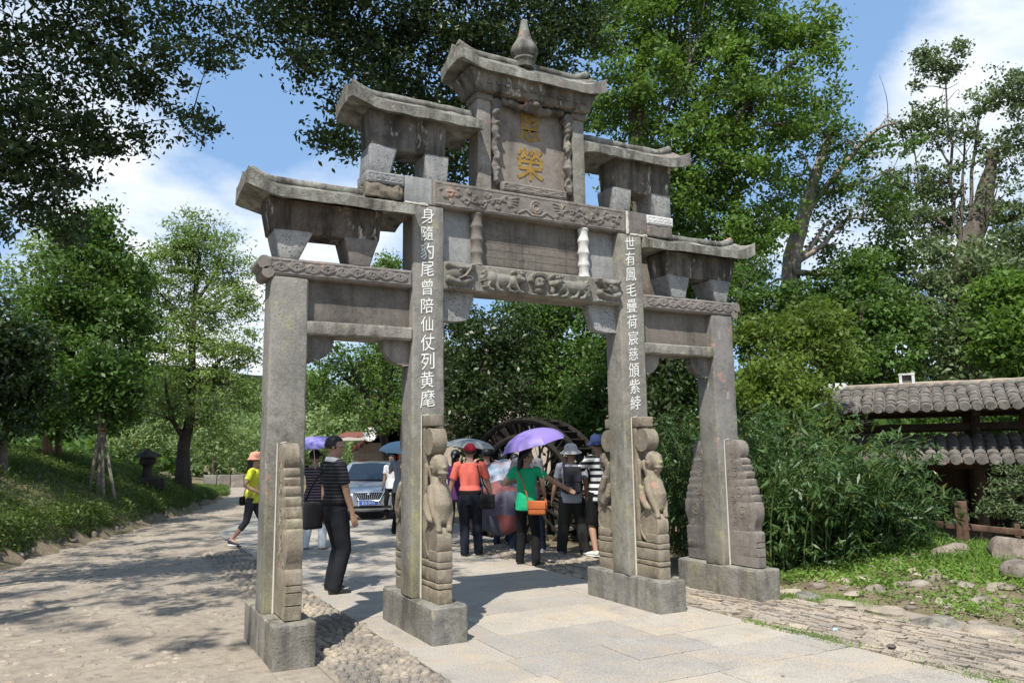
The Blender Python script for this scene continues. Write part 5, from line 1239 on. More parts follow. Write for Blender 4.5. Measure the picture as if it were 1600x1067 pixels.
k = J1['k']; bag(J1, 'black messenger bag hanging behind the man in the striped polo shirt', 'bag', (-.145*k, -.07*k, .485*k), (.075, .23, .30), M['black'], [(-.16*k, -.12*k, .58*k), (-.09*k, -.085*k, .72*k), (.055*k, -.03*k, .845*k), (.06*k, .07*k, .78*k), (-.05*k, .10*k, .66*k), (-.15*k, -.02*k, .57*k)], flap=False)
# 2 woman in yellow
J2 = person('woman in a yellow top and pink sun hat walking off behind the leftmost post', gp(392, 856), 88, 1.56, cloth('yellow_top', (0.72, 0.74, 0.06)), cloth('grey_leggings', (0.05, 0.05, 0.058)), (cloth('navy_trainer', (0.035, 0.045, 0.07)), c_sole), 'long', footL=(-.045, .17), footR=(.05, -.20), heel=(0, .045),
       handL=(-.12, .14, .62), handR=(.16, .10, .60), leg='capri', width=.92, lean=3, tuck=False, extra=lambda J: hat_bucket(J, cloth('pink_orange_hat', (0.72, 0.33, 0.24)), .088, .022))
k = 1.56; bag(J2, 'black belt bag at the hip of the woman in yellow', 'bag', (.05*k, -.085*k, .50*k), (.20, .09, .15), M['black'], [(.02*k, -.09*k, .55*k), (-.05*k, -.08*k, .70*k), (-.09*k, -.01*k, .83*k), (-.04*k, .075*k, .74*k), (.1*k, .06*k, .6*k), (.12*k, -.03*k, .53*k)], flap=False, name='belt_bag', smat=cloth('tan_strap', (0.42, 0.28, 0.2)))
# 3 person in white trousers behind the man
J3 = person('person in a dark striped shirt and white trousers half hidden behind the polo shirt man', gp(489, 861), 10, 1.60, stripes('red_navy_stripes', (0.03, 0.03, 0.045), (0.30, 0.28, 0.28), 22, 0.35, (0.16, 0.04, 0.04)), c_white, (cloth('tan_shoe', (0.35, 0.28, 0.2)),), 'short', handL=(-.13, .12, .80), elbL=(-1, -.3, -1), tuck=False, baggy=1.1,
       extra=lambda J: hat_cap(J, M['black']))
umbrella('lavender umbrella over the person in white trousers, cut off by the leftmost post', at(489, 682, 13.2), (-.12, -.1, 1), .42, .16, [plain('lavender_cloth', (0.25, 0.22, 0.52), 0.7, 0.3, 0.06, 3)], J3['world'](J3['arms'][0][2]))
# 4 two people near the car
p4 = gp(612, 812); person('person in a white shirt and dark trousers standing right of the car', p4, 200, 1.5, c_white, c_black, (c_shoe,), 'short', voxel=.013, tuck=False)
p5 = gp(627, 836); J5 = person('person in a grey shirt under a pale blue umbrella, mostly behind the second post', p5, 20, 1.66, cloth('grey_blue_shirt', (0.22, 0.25, 0.30)), c_black, (c_shoe,), 'short', voxel=.013, handL=(-.10, .14, .80), elbL=(-1, -.3, -1), tuck=False)
umbrella('pale blue umbrella left of the second post', at(633, 689, 14.7), (.05, -.1, 1), .47, .21, [plain('pale_blue_cloth', (0.24, 0.36, 0.44), 0.6, 0.3, 0.06, 3)], J5['world'](J5['arms'][0][2]))
# 5 man in coral shirt
J6 = person('man in a coral polo shirt and dark red cap seen from behind', gp(735, 871), -4, 1.655, cloth('coral_polo', (0.74, 0.16, 0.12)), cloth('navy_trousers', (0.014, 0.016, 0.026)), (c_shoe,), 'short', footL=(-.05, -.01), footR=(.075, .03), handL=(-.20, .06, .50), handR=(.215, .07, .46), elbL=(-1, -.5, 0), elbR=(1, -.5, 0), baggy=1.1, width=1.06,
       head_yaw=-10, head_pitch=-8, voxel=.009, sleeve=.75, extra=lambda J: hat_cap(J, cloth('dark_red_cap', (0.20, 0.012, 0.022))))
k = 1.655; bag(J6, 'black shoulder bag at the right hip of the man in coral', 'bag', (.155*k, -.055*k, .485*k), (.22, .09, .21), M['black'], [(.12*k, -.07*k, .55*k), (.095*k, -.085*k, .68*k), (.065*k, -.05*k, .815*k), (.075*k, .045*k, .82*k), (.12*k, .085*k, .66*k), (.18*k, .03*k, .54*k)])
# 6 person under the grey umbrella, seated low on the kerb
J7 = person('person with dark hair and rolled trousers under the grey umbrella', gp(762, 851), -20, 1.60, stripes('pink_black_top', (0.03, 0.02, 0.025), (0.45, 0.10, 0.16), 6, 0.2), cloth('beige_trousers', (0.30, 0.25, 0.20)), (cloth('brown_sandal', (0.22, 0.09, 0.05)),), 'short', leg='capri', handL=(-.10, .15, .84), elbL=(-1, -.2, -1), tuck=False, voxel=.012)
umbrella('grey umbrella above the man in coral', at(734, 685, 12.9), (.06, -.05, 1), .43, .15, [plain('grey_cloth', (0.17, 0.185, 0.19), 0.55, 0.35, 0.08, 3)], J7['world'](J7['arms'][0][2]))
# 7 dark person left of the man in coral
person('person in a purple top between the second post and the man in coral', gp(712, 853), 15, 1.58, cloth('purple_top', (0.09, 0.03, 0.11)), cloth('grey_trousers', (0.085, 0.085, 0.09)), (c_shoe,), 'long', voxel=.013, tuck=False)
# 8 woman in green
def x8(J): pass
J8 = person('woman in a green T-shirt and black trousers pointing to the right', gp(824, 886), 18, 1.575, cloth('bright_green_shirt', (0.02, 0.44, 0.20)), c_black, (c_shoe, c_sole), 'long', footL=(-.085, .05), footR=(.08, -.01), handR=(.375, .20, .615), handL=(-.15, .14, .72), elbR=(.1, -.4, -1), elbL=(-.8, -.6, -.6), head_yaw=62, lean=2,
       width=.92, tuck=False, sleeve=.50, curl=.12, voxel=.0085, toe=(10, -30))
k = 1.575; bag(J8, 'orange leather shoulder bag on the hip of the woman in green', 'bag', (.125*k, -.095*k, .500*k), (.25, .08, .18), plain('orange_leather', (0.50, 0.135, 0.04), 0.5, 0.4, 0.1, 8), [(.055*k, -.115*k, .55*k), (.02*k, -.10*k, .68*k), (-.055*k, -.065*k, .825*k), (-.06*k, .05*k, .80*k), (.08*k, .10*k, .68*k), (.17*k, .02*k, .58*k), (.19*k, -.06*k, .55*k)])
umbrella('purple umbrella over the woman in green', at(828, 671, 10.75), (-.27, .06, 1), .46, .22, [plain('purple_cloth', (0.23, 0.17, 0.47), 0.5, 0.4, 0.06, 3)], J8['world'](J8['arms'][0][2]))
# 9 larger man behind her
J9 = person('man in a grey shirt and white trainers right behind the woman in green', gp(826, 864), 25, 1.70, cloth('grey_shirt', (0.18, 0.18, 0.20)), cloth('dark_blue_trousers', (0.018, 0.022, 0.04)), (cloth('blue_white_trainer', (0.42, 0.45, 0.55)), c_sole), 'short', footL=(-.16, 0), footR=(.12, .04), width=1.1, handL=(-.245, .03, .46), voxel=.011, tuck=False)
# 10, 11 holders of the two patterned umbrellas
def patches(name, cols, sc):
    t = NT(name, 0.6, 0.3); v = t.n('TexVoronoi', distance='CHEBYCHEV'); v.inputs['Scale'].default_value = sc; t.L.new(t.pos(obj=True), v.inputs['Vector']); r = t.n('ValToRGB'); r.color_ramp.interpolation = 'CONSTANT'
    while len(r.color_ramp.elements) < len(cols): r.color_ramp.elements.new(0.5)
    for i, c in enumerate(cols): r.color_ramp.elements[i].position = i/len(cols); r.color_ramp.elements[i].color = (*c, 1)
    s = t.n('SeparateColor'); t.L.new(v.outputs['Color'], s.inputs[0]); t.L.new(s.outputs[0], r.inputs['Fac']); t.color(r.outputs['Color']); return t.m
J10 = person('person in jeans behind the patchwork umbrella', gp(787, 853), 30, 1.52, cloth('maroon_top', (0.16, 0.02, 0.03)), c_jean, (c_shoe,), 'short', voxel=.013, tuck=False, handL=(-.05, -.17, .60), elbL=(-1, -.2, -.4))
umbrella('patchwork umbrella held low, grey blue and red', at(783, 790, 12.3), (-.42, -.80, .20), .46, .16, [patches('patchwork_cloth', [(0.10, 0.11, 0.16), (0.20, 0.06, 0.06), (0.07, 0.075, 0.11), (0.13, 0.11, 0.16), (0.15, 0.05, 0.055)], 3.2)], J10['world'](J10['arms'][0][2]))
J11 = person('person in dark clothes behind the pale flowered umbrella', gp(806, 849), 20, 1.50, cloth('dark_jacket', (0.02, 0.02, 0.024)), c_jean, (c_shoe,), 'bun', voxel=.013, handL=(-.10, -.12, .72), elbL=(-1, -.3, -.4), tuck=False)
umbrella('pale blue flowered umbrella tilted behind the woman in green', at(787, 736, 12.6), (-.35, -.62, .65), .40, .16, [patches('flowered_cloth', [(0.24, 0.31, 0.40), (0.31, 0.33, 0.39), (0.20, 0.27, 0.36), (0.33, 0.26, 0.28)], 9)], J11['world'](J11['arms'][0][2]))
# 12 person with the pale hat and backpack
J12 = person('person in a pale sun hat, baggy trousers and a backpack', gp(896, 867), 4, 1.61, stripes('grey_fine_stripes', (0.30, 0.31, 0.38), (0.50, 0.51, 0.56), 55, 0.5), cloth('charcoal_trousers', (0.030, 0.030, 0.030)), (cloth('grey_trainer', (0.26, 0.26, 0.25)), c_sole), 'short', baggy=1.32, footL=(-.11, 0), footR=(.11, 0.02), handL=(-.19, .08, .50), head_yaw=8, head_pitch=-6, tuck=False, voxel=.009,
       extra=lambda J: hat_bucket(J, cloth('pale_grey_hat', (0.50, 0.48, 0.45)), .105, .026, .064), sleeve=.66)
k = 1.61; bk = bag(J12, 'dark grey backpack worn by the person in the pale hat', 'backpack', (0.01, -.125*k, .685*k), (.26, .14, .40), cloth('dark_grey_nylon', (0.035, 0.035, 0.042)), None, flap=True, name='backpack')
for s in (-1, 1):
    inv = rotz(-bk.rotation_euler[2]); P = np.array([inv @ (J12['world'](q)-np.array(bk.location)) for q in [(s*.07*k, -.10*k, .80*k), (s*.075*k, -.03*k, .835*k), (s*.078*k, .06*k, .79*k), (s*.085*k, .07*k, .70*k), (s*.095*k, -.02*k, .62*k), (s*.08*k, -.10*k, .58*k)]]); one('shoulder_strap', tube(P, .02, 6, flat=.4), bk.data.materials[0], bk, 60)
# 13 man in wide stripes, half behind the third post
J13 = person('man in a wide striped T-shirt and blue sun hat beside the third post', gp(940, 869), -35, 1.74, stripes('wide_black_white_stripes', (0.70, 0.70, 0.70), (0.02, 0.02, 0.025), 10.5, 0.48), c_black, (cloth('white_trainer', (0.66, 0.66, 0.64)), c_sole), 'short', leg='short', footL=(-.08, -.02), footR=(.09, .05), handL=(-.185, .27, .565), elbL=(-1, -.3, -.8), head_yaw=15, tuck=False, voxel=.009, skirt_shirt=.03,
       extra=lambda J: hat_bucket(J, cloth('navy_sun_hat', (0.035, 0.05, 0.13)), .10, .03, .066), sleeve=.7, curl=.7)
hw = J13['world'](J13['arms'][0][2]+np.array([0, .05, -.03])); fu = one('folded_umbrella', xform(tube([(0, 0, 0), (.06, 0, -.03), (.20, 0, -.10), (.26, 0, -.13)], [.012, .028, .024, .010], 10), rotz(_y)), patches('black_white_print', [(0.015, 0.015, 0.017), (0.015, 0.015, 0.017), (0.55, 0.55, 0.55), (0.02, 0.02, 0.02)], 45), None, 50)
fu.location = hw; tag(fu, 'folded black and white umbrella in the hand of the striped T-shirt man', 'umbrella')

# ------------------------------------------------------------------ trees and plants
def leaf_quads(C, size, aspect=0.5, upb=0.5, fold=0.12, rs=rng, dirv=None, var=0.4):
    """One folded rhombus per leaf."""
    N = len(C); n = rs.normal(size=(N, 3)); n /= np.linalg.norm(n, axis=1, keepdims=True); n[:, 2] += upb; n /= np.linalg.norm(n, axis=1, keepdims=True)
    t = rs.normal(size=(N, 3)) if dirv is None else dirv+0.45*rs.normal(size=(N, 3))
    t -= n*(t*n).sum(1, keepdims=True); t /= np.linalg.norm(t, axis=1, keepdims=True)+1e-9; b = np.cross(n, t)
    s = (size*(1-var+2*var*rs.random(N)))[:, None]; w = s*aspect*0.5
    V = np.empty((N, 4, 3)); V[:, 0] = C-t*s*0.5; V[:, 1] = C+b*w+n*s*fold-t*s*0.04; V[:, 2] = C+t*s*0.5; V[:, 3] = C-b*w+n*s*fold-t*s*0.04
    return V.reshape(-1, 3)

def leaf_hex(C, size, aspect=0.5, upb=0.5, rs=rng, var=0.4):
    """A pointed, folded leaf of two halves."""
    V = leaf_quads(C, size, aspect, upb, 0.10, rs, None, var).reshape(-1, 4, 3); b, l, t, r = V[:, 0], V[:, 1], V[:, 2], V[:, 3]; o = np.empty((len(C), 6, 3)); ax = t-b; m = 0.5*(b+t)
    o[:, 0] = b; o[:, 1] = l-0.10*ax; o[:, 2] = 0.72*l+0.28*m+0.22*ax; o[:, 3] = t-0.03*(l-m); o[:, 4] = 0.72*r+0.28*m+0.22*ax; o[:, 5] = r-0.10*ax
    return o.reshape(-1, 3)

def leaf_mesh6(name, V, mat):
    n = len(V)//6; k = np.arange(n)[:, None]*6; F = np.concatenate([k+np.array([[0, 1, 2, 3]]), k+np.array([[0, 3, 4, 5]])]); me = mesh_fast(name, V, F); me.materials.append(mat); return me

def leaf_mesh(name, V, mat):
    me = mesh_fast(name, V, np.arange(len(V)).reshape(-1, 4)); me.materials.append(mat); return me

def L(u, v, r, d, rv=None, rd=None):
    """Crown lobe: seen at pixel (u, v), r pixels across, d metres away."""
    s = d/FPX; return (at(u, v, d), np.array([r*s, (rd or r)*s, (rv or r)*s]))

def T(u, v, d): return at(u, v, d)

def tree(name, label, cat, lobes, trunk, tr, leaf, bark, size, n, aspect=0.5, clump=0.30, per=46, group=None, upb=0.5, limbs=True, twig_share=0.55, bare=(), shell=0.42, droop=0.0, seed=1, trunk_name='trunk', flat=1.0, extra_trunks=(), limb_r=0.30, near=False):
    rs = np.random.default_rng(seed); base = np.array(trunk[0], float); base[2] = float(gz(base[0], base[1]))-0.1
    root = empty(name, tuple(base)); tag(root, label, cat, group); off = base
    mb = MB(); tp = np.array([base]+[np.array(q, float) for q in trunk[1:]]); m = len(tp)
    # smooth trunk
    def smooth(P, k=6):
        P = np.array(P); t = np.linspace(0, len(P)-1, (len(P)-1)*k+1); Q = np.stack([np.interp(t, np.arange(len(P)), P[:, i]) for i in range(3)], 1)
        for _ in range(3): Q[1:-1] = 0.25*Q[:-2]+0.5*Q[1:-1]+0.25*Q[2:]
        return Q
    def wob(P, a): return P+a*np.stack([fbm(P*0.9, seed+1, 2), fbm(P*0.9, seed+2, 2), 0.4*fbm(P*0.9, seed+3, 2)], 1)*np.linspace(0, 1, len(P))[:, None]
    Q = smooth(tp); kk = np.linspace(0, 1, len(Q)); rad = tr*(1-0.72*kk)+0.45*tr*np.exp(-kk*14)
    def rough_tube(P, R, n_):
        V, F = tube(P, R, n_); c = np.repeat(P, n_, 0)[:len(V)]; d = V-c; V = c+d*(1+0.22*fbm(V*np.array([5, 5, 1.8])/max(0.4, tr*2.0), seed, 3))[:, None]; return V, F
    mb.add(rough_tube(Q, rad, 12))
    for e in extra_trunks:
        E_ = smooth([np.array(q, float) for q in e[0]]); mb.add(rough_tube(E_, e[1]*(1-0.7*np.linspace(0, 1, len(E_))), 9)); Q = np.concatenate([Q, E_]); rad = np.concatenate([rad, e[1]*(1-0.7*np.linspace(0, 1, len(E_)))])
    for b in bare:
        P = wob(smooth([np.array(q, float) for q in b[0]], 6), b[1]*2.2); br = np.linspace(b[1], b[1]*0.25, len(P)); mb.add(rough_tube(P, br, 8)); Q = np.concatenate([Q, P]); rad = np.concatenate([rad, br])
        for k in range(6):
            i = rs.integers(len(P)//3, len(P)-1); dv = rs.normal(size=3)*0.5+(P[-1]-P[0])/np.linalg.norm(P[-1]-P[0])*0.6; ln = np.linalg.norm(P[-1]-P[0])*(0.10+0.14*rs.random()); mb.add(tube(smooth([P[i], P[i]+dv*ln*0.4, P[i]+dv*ln*0.75+rs.normal(size=3)*0.2*ln, P[i]+dv*ln+rs.normal(size=3)*0.35*ln], 2), np.linspace(br[i]*0.5, br[i]*0.12, 7), 5))
    w = np.array([np.prod(r)**(0.67) for _, r in lobes]); w /= w.sum(); C = []
    order = sorted(range(len(lobes)), key=lambda k: float(np.min(np.linalg.norm(Q-lobes[k][0], axis=1))))      # limbs spring from the nearest limb already grown
    for (c, r), ww in [(lobes[k], w[k]) for k in order]:
        nl = max(1, int(round(n*ww/per))); d = rs.normal(size=(nl, 3)); d /= np.linalg.norm(d, axis=1, keepdims=True); q = rs.random(nl)**shell
        K = c+d*q[:, None]*r*(1+0.25*vnoise(d*2.1+c, seed))[:, None]; rl = float(r.mean())
        if limbs:
            i = int(np.argmin(np.linalg.norm(Q-c, axis=1)+1.2*np.maximum(0, Q[:, 2]-c[2]+0.25*np.linalg.norm((Q-c)[:, :2], axis=1)))); s = Q[i]; mid = 0.55*s+0.45*c; mid = mid+np.array([0, 0, 0.12*np.linalg.norm(c-s)])*(1-droop*2); r0 = min(rad[i]*0.75, max(0.012, limb_r*rl*0.16+0.008))
            P = wob(smooth([s, mid, c], 5), 0.10*rl); br = np.linspace(r0, r0*0.4, len(P)); mb.add(tube(P, br, 6)); Q = np.concatenate([Q, P[3:]]); rad = np.concatenate([rad, np.maximum(br[3:], 0.012)])
            for q_ in K[rs.random(nl) < twig_share]:
                st = P[rs.integers(len(P)//2, len(P))]; mb.add(tube([st, 0.5*(st+q_)+rs.normal(size=3)*0.06*rl, q_], [r0*0.34, r0*0.22, r0*0.10], 4, cap=False))
        cr = clump*(0.7+0.6*rs.random(nl)); cnt = np.maximum(4, (per*(0.6+0.8*rs.random(nl))).astype(int)); idx = np.repeat(np.arange(nl), cnt); g = rs.normal(size=(len(idx), 3))*0.55
        g[:, 2] *= 0.62*flat; P = K[idx]+g*cr[idx][:, None]; P[:, 2] -= droop*np.abs(g[:, 0])*cr[idx]; C.append(P)
    for i_ in range(len(mb.v)): mb.v[i_] = mb.v[i_]-off
    mb.build(trunk_name, bark, root, 70)
    C = np.concatenate(C)-off; me = leaf_mesh6('crown', leaf_hex(C, size, aspect, upb, rs), leaf) if near else leaf_mesh('crown', leaf_quads(C, size, aspect, upb, rs=rs), leaf); o = link(bpy.data.objects.new('crown', me), root); o['kind'] = 'stuff'
    return root

M_ = M
LM = {k: M['leaf_'+k] for k in ('dark', 'mid', 'bright', 'grey', 'feather', 'willow', 'yellow')}
# big dark canopy hanging over the path, upper left (trunk on the bank, outside the frame)
d = 9.6
lob = [L(*q) for q in ((30, 60, 120, 9.6), (150, 30, 100, 9.2), (60, 190, 115, 10), (0, 270, 100, 10.2), (95, 270, 85, 10), (165, 225, 70, 9.8), (250, 60, 80, 9.4), (225, 150, 72, 9.8), (300, 185, 48, 9.6, 34), (330, 95, 40, 9.5), (70, 320, 50, 10.2, 34), (330, 15, 70, 9.6), (-90, 140, 130, 10), (-120, 300, 100, 10.5), (60, -90, 120, 9.5), (220, -80, 110, 9.4), (360, -70, 80, 9.6), (-60, -120, 130, 9), (180, 130, 50, 9.9))]
rs_ = np.random.default_rng(31)
def off_frame(p, r):
    q = p-CAM; d = q@FWD
    if d < 0.5: return True
    u = 800+FPX*(q@RGT)/d; v = 533.5-FPX*(q@UPV)/d; m = FPX*r/d*1.35+25; return v+m < 0 or u+m < 0
over = []
for _ in range(6000):                                # unseen boughs set to shade path, road and left bank, outside the frame
    gx, gy = -12+16.5*rs_.random(), -1.0+16.4*rs_.random(); z = 6.0+6.5*rs_.random(); r = 0.30+0.42*rs_.random(); p = np.array([gx-0.442*z, gy-0.458*z, z])
    lim = (-0.9 if gx < -3.6 else 0.3) if gx < -2.5 else (3.1 if 0.2 < gx < 4.3 else 1.95)
    if gy < lim+r*0.9 or not off_frame(p, r): continue
    if gx < -2.0 and gy < 2.4 and vnoise(np.array([[gx*0.9, gy*0.9, 3.3]]), 2)[0] < -0.3: continue
    if vnoise(np.array([[gx*0.55, gy*0.55, 7.7]]), 4)[0] < -0.45: continue
    if all(np.hypot(gx-a, gy-b) > 0.62*(r+c) for a, b, c, _ in over): over.append((gx, gy, r, p))
    if len(over) > 360: break
tree('overhanging_camphor', 'dark camphor tree whose boughs hang over the path in the upper left corner', 'tree', lob, [(-9.3, 1.8, 0), (-9.0, 2.0, 2.4), (-8.2, 2.2, 4.6), (-7.2, 2.6, 6.4)], 0.34, LM['dark'], M['bark_dark'], 0.072, 33000, 0.46, 0.19, 62, seed=11, upb=0.3, shell=0.5, near=True)
tree('overhanging_camphor', 'unseen camphor tree beside the path, its high boughs placed to throw the dappled shade on the ground', 'tree', [(p, np.array([r, r, r*0.6])) for _, _, r, p in over], [(-10.5, -2.5, 0), (-10.2, -2.2, 3), (-8.6, -1.4, 6), (-7.5, -0.6, 8.0)], 0.38, LM['dark'], M['bark_dark'], 0.125, 52000, 0.5, 0.22, 34, seed=10, upb=0.3, shell=0.5, twig_share=0.15, limb_r=0.12)
# second dark canopy, behind the roofs
SH = 1.3
lob = [(L(q[0], q[1], q[2], q[3]-SH, *q[4:])) for q in ((430, 30, 62, 12.5), (520, 30, 85, 13), (480, 105, 50, 12.6, 34), (600, 100, 95, 13.5), (560, 180, 66, 13.2), (515, 215, 32, 13), (548, 232, 26, 13, 18), (660, 190, 80, 14), (650, 40, 90, 13.6), (740, 60, 100, 14), (840, 70, 90, 14.5), (740, 180, 70, 14), (900, 30, 70, 14.6), (560, -90, 130, 13), (720, -100, 130, 13.5), (860, -80, 110, 14.2), (650, 262, 55, 14), (725, 260, 46, 14), (800, 140, 80, 14.5), (400, -60, 80, 12.6), (490, -20, 70, 12.8))]
tree('spreading_camphor', 'tall dark green camphor tree spreading above the roofs of the archway', 'tree', lob, [T(672, 880, 17.2), T(671, 600, 17), T(668, 420, 16.4), T(664, 250, 15.6), T(655, 120, 14.8)], 0.26, LM['dark'], M['bark_dark'], 0.086, 62000, 0.48, 0.26, 62, seed=12, upb=0.3, shell=0.5, near=True)
# large tree behind the right half of the archway, sunlit
lob = [L(*q) for q in ((960, 70, 70, 20), (1050, 60, 95, 20.5), (1150, 60, 100, 21), (1235, 60, 62, 21, 48), (1285, 48, 34, 21, 38), (1280, 92, 30, 21, 20), (990, 150, 70, 19.5), (1090, 150, 100, 20), (1180, 170, 80, 20.5), (1235, 190, 45, 20.5), (1070, 270, 100, 20), (1150, 270, 90, 20.5), (990, 280, 70, 20.5), (1100, 370, 100, 20.5), (1190, 350, 55, 21), (1160, 420, 60, 21), (930, 170, 55, 21), (1060, -50, 120, 20.5), (1170, -60, 100, 21), (940, -40, 90, 20.5), (1060, 440, 70, 21))]
big = tree('broadleaf_tree', 'huge sunlit green tree with a thick trunk rising behind the right side of the archway', 'tree', lob, [T(1018, 880, 19.8), T(1012, 600, 19.8), T(1004, 330, 19.9), T(994, 160, 20.2), T(1010, 40, 20.6)], 0.50, LM['bright'], M['bark'], 0.124, 80000, 0.58, 0.36, 95, seed=13, upb=0.4, shell=0.45,
     bare=(([T(1130, 210, 20), T(1180, 150, 20.4), T(1260, 80, 21), T(1300, 70, 21)], 0.09), ([T(1000, 250, 19.4), T(1080, 100, 20), T(1100, 10, 20)], 0.06)))
# gnarled old tree with bare limbs
lob = [L(*q) for q in ((1290, 150, 42, 24), (1290, 215, 45, 24), (1255, 195, 35, 24), (1330, 225, 34, 24), (1365, 235, 28, 24), (1300, 300, 55, 24), (1240, 280, 40, 24.4), (1345, 320, 46, 24), (1395, 330, 40, 24), (1420, 225, 22, 24), (1300, 390, 40, 24.5), (1370, 400, 40, 24.5), (1210, 330, 36, 24.5), (1400, 390, 42, 24.6))]
tree('gnarled_tree', 'old gnarled tree with pale bare limbs and sparse leaves right of the archway', 'tree', lob, [T(1238, 720, 23.5), T(1234, 490, 23.5), T(1236, 400, 23.5), T(1258, 330, 23.6), T(1275, 270, 23.8), T(1300, 205, 24)], 0.36, LM['mid'], M['bark_pale'], 0.13, 8500, 0.55, 0.30, 30, seed=14, twig_share=0.8,
     bare=(([T(1262, 330, 23.6), T(1330, 240, 24), T(1370, 200, 24), T(1400, 190, 24)], 0.10), ([T(1245, 410, 23.4), T(1290, 380, 23.6), T(1320, 340, 24), T(1390, 350, 24)], 0.09), ([T(1250, 350, 23.4), T(1205, 340, 23.2), T(1150, 335, 23)], 0.06), ([T(1240, 425, 23.3), T(1300, 430, 23.3), T(1318, 432, 23.2)], 0.10),
           ([T(1235, 440, 23.3), T(1215, 435, 23.2), T(1195, 450, 23.1), T(1170, 475, 23)], 0.045), ([T(1255, 400, 23.5), T(1285, 360, 23.6), T(1300, 345, 23.7)], 0.08), ([T(1272, 280, 23.8), T(1258, 250, 23.8), T(1245, 235, 23.9)], 0.05), ([T(1280, 305, 23.8), T(1350, 285, 24), T(1400, 262, 24)], 0.07)))
# tree against the sky on the far right
lob = [L(*q) for q in ((1462, 92, 34, 28, 24), (1502, 80, 16, 28, 18), (1438, 92, 18, 28, 14), (1432, 138, 14, 28, 10), (1480, 115, 22, 28), (1455, 180, 32, 28), (1490, 205, 34, 28), (1425, 205, 22, 28), (1545, 155, 30, 28, 20), (1580, 125, 26, 28), (1590, 165, 22, 28), (1600, 130, 26, 28), (1545, 245, 28, 28), (1585, 240, 26, 28), (1590, 215, 20, 28), (1420, 285, 38, 28), (1470, 290, 34, 28), (1450, 340, 46, 28), (1490, 345, 30, 28.5), (1555, 325, 40, 28), (1590, 335, 28, 28), (1400, 345, 34, 28), (1400, 295, 20, 28), (1395, 205, 20, 28, 12))]
tree('tall_thin_tree', 'tall thin tree with a swollen crooked trunk and leaf tufts against the cloud', 'tree', lob, [T(1505, 760, 27.5), T(1506, 470, 27.5), T(1512, 390, 27.6), T(1533, 335, 27.8), T(1542, 290, 28), T(1548, 262, 28), T(1552, 235, 28)], 0.46, LM['grey'], M['bark'], 0.12, 19000, 0.55, 0.25, 46, seed=15, twig_share=0.8,
     bare=(([T(1512, 385, 27.6), T(1490, 360, 27.8), T(1482, 250, 28), T(1478, 120, 28)], 0.09), ([T(1500, 380, 27.7), T(1505, 260, 28), T(1502, 175, 28)], 0.06), ([T(1515, 380, 27.6), T(1518, 270, 28), T(1530, 170, 28), T(1560, 150, 28)], 0.07), ([T(1490, 365, 27.8), T(1440, 320, 28), T(1420, 180, 28)], 0.06), ([T(1505, 395, 27.8), T(1430, 380, 28), T(1405, 345, 28)], 0.07), ([T(1485, 260, 28), T(1440, 190, 28)], 0.04), ([T(1518, 260, 28), T(1565, 230, 28), T(1590, 270, 28)], 0.035)))
# the green mass on the slope at the right
for i, (lob, tr_, lab, lf, sd) in enumerate((
    (((1480, 455, 78, 25), (1430, 430, 58, 25.5), (1530, 440, 62, 25), (1500, 530, 80, 24), (1430, 510, 60, 24.5), (1560, 520, 52, 24.2), (1480, 590, 50, 23.5)), (1490, 700, 24.5), 'rounded dark green tree on the slope above the pavilion roof', 'grey', 21),
    (((1340, 470, 55, 23), (1390, 510, 60, 23), (1330, 540, 60, 22.5), (1290, 470, 48, 23), (1380, 580, 55, 22), (1350, 420, 40, 23.5), (1310, 595, 40, 22)), (1350, 720, 22.5), 'dense green tree between the gnarled tree and the pavilion', 'mid', 22),
    (((1590, 420, 55, 27), (1560, 470, 40, 27), (1620, 480, 60, 27), (1640, 400, 60, 27)), (1610, 700, 27), 'dark tree behind the slope at the right edge of the photo', 'grey', 23),
    (((1590, 520, 42, 19.5), (1570, 470, 34, 20), (1610, 480, 40, 20), (1600, 565, 34, 19.5), (1560, 545, 22, 19.5)), (1600, 700, 19.8), 'bright green young tree at the right edge just above the pavilion roof', 'bright', 24))):
    tree('hillside_tree', lab, 'tree', [L(*q) for q in lob], [T(tr_[0], tr_[1], tr_[2]), T(tr_[0], lob[0][1]+60, tr_[2]), T(tr_[0]-6, lob[0][1], tr_[2])], 0.2, LM[lf], M['bark'], 0.14, 18000, 0.55, 0.32, 60, seed=sd, group='trees on the slope to the right', limbs=True)
# yellow-green bushes right of the last post
for i, (lob, tr_, lab, lf, sd, n_) in enumerate((
    (((1205, 545, 48, 14.5), (1255, 520, 48, 15), (1175, 520, 34, 14.8), (1225, 600, 52, 14), (1180, 600, 42, 14), (1285, 560, 44, 15), (1290, 505, 36, 15.5), (1160, 640, 40, 13.6), (1250, 640, 45, 13.6)), (1225, 760, 14.2), 'yellow green leafy bush right of the last post, below the gnarled tree', 'yellow', 31, 17000),
    (((1150, 470, 40, 18), (1190, 480, 44, 18), (1130, 520, 36, 17.5), (1170, 430, 36, 18.5), (1240, 470, 40, 18)), (1165, 760, 17.8), 'mid green bush just behind the top of the last post', 'mid', 32, 8000))):
    tree('leafy_bush', lab, 'bush', [L(*q) for q in lob], [T(*tr_), T(tr_[0]+4, lob[0][1]+50, tr_[2])], 0.06, LM[lf], M['bark_pale'], 0.095, n_, 0.5, 0.22, 34, seed=sd, group='bushes right of the archway', upb=0.6)
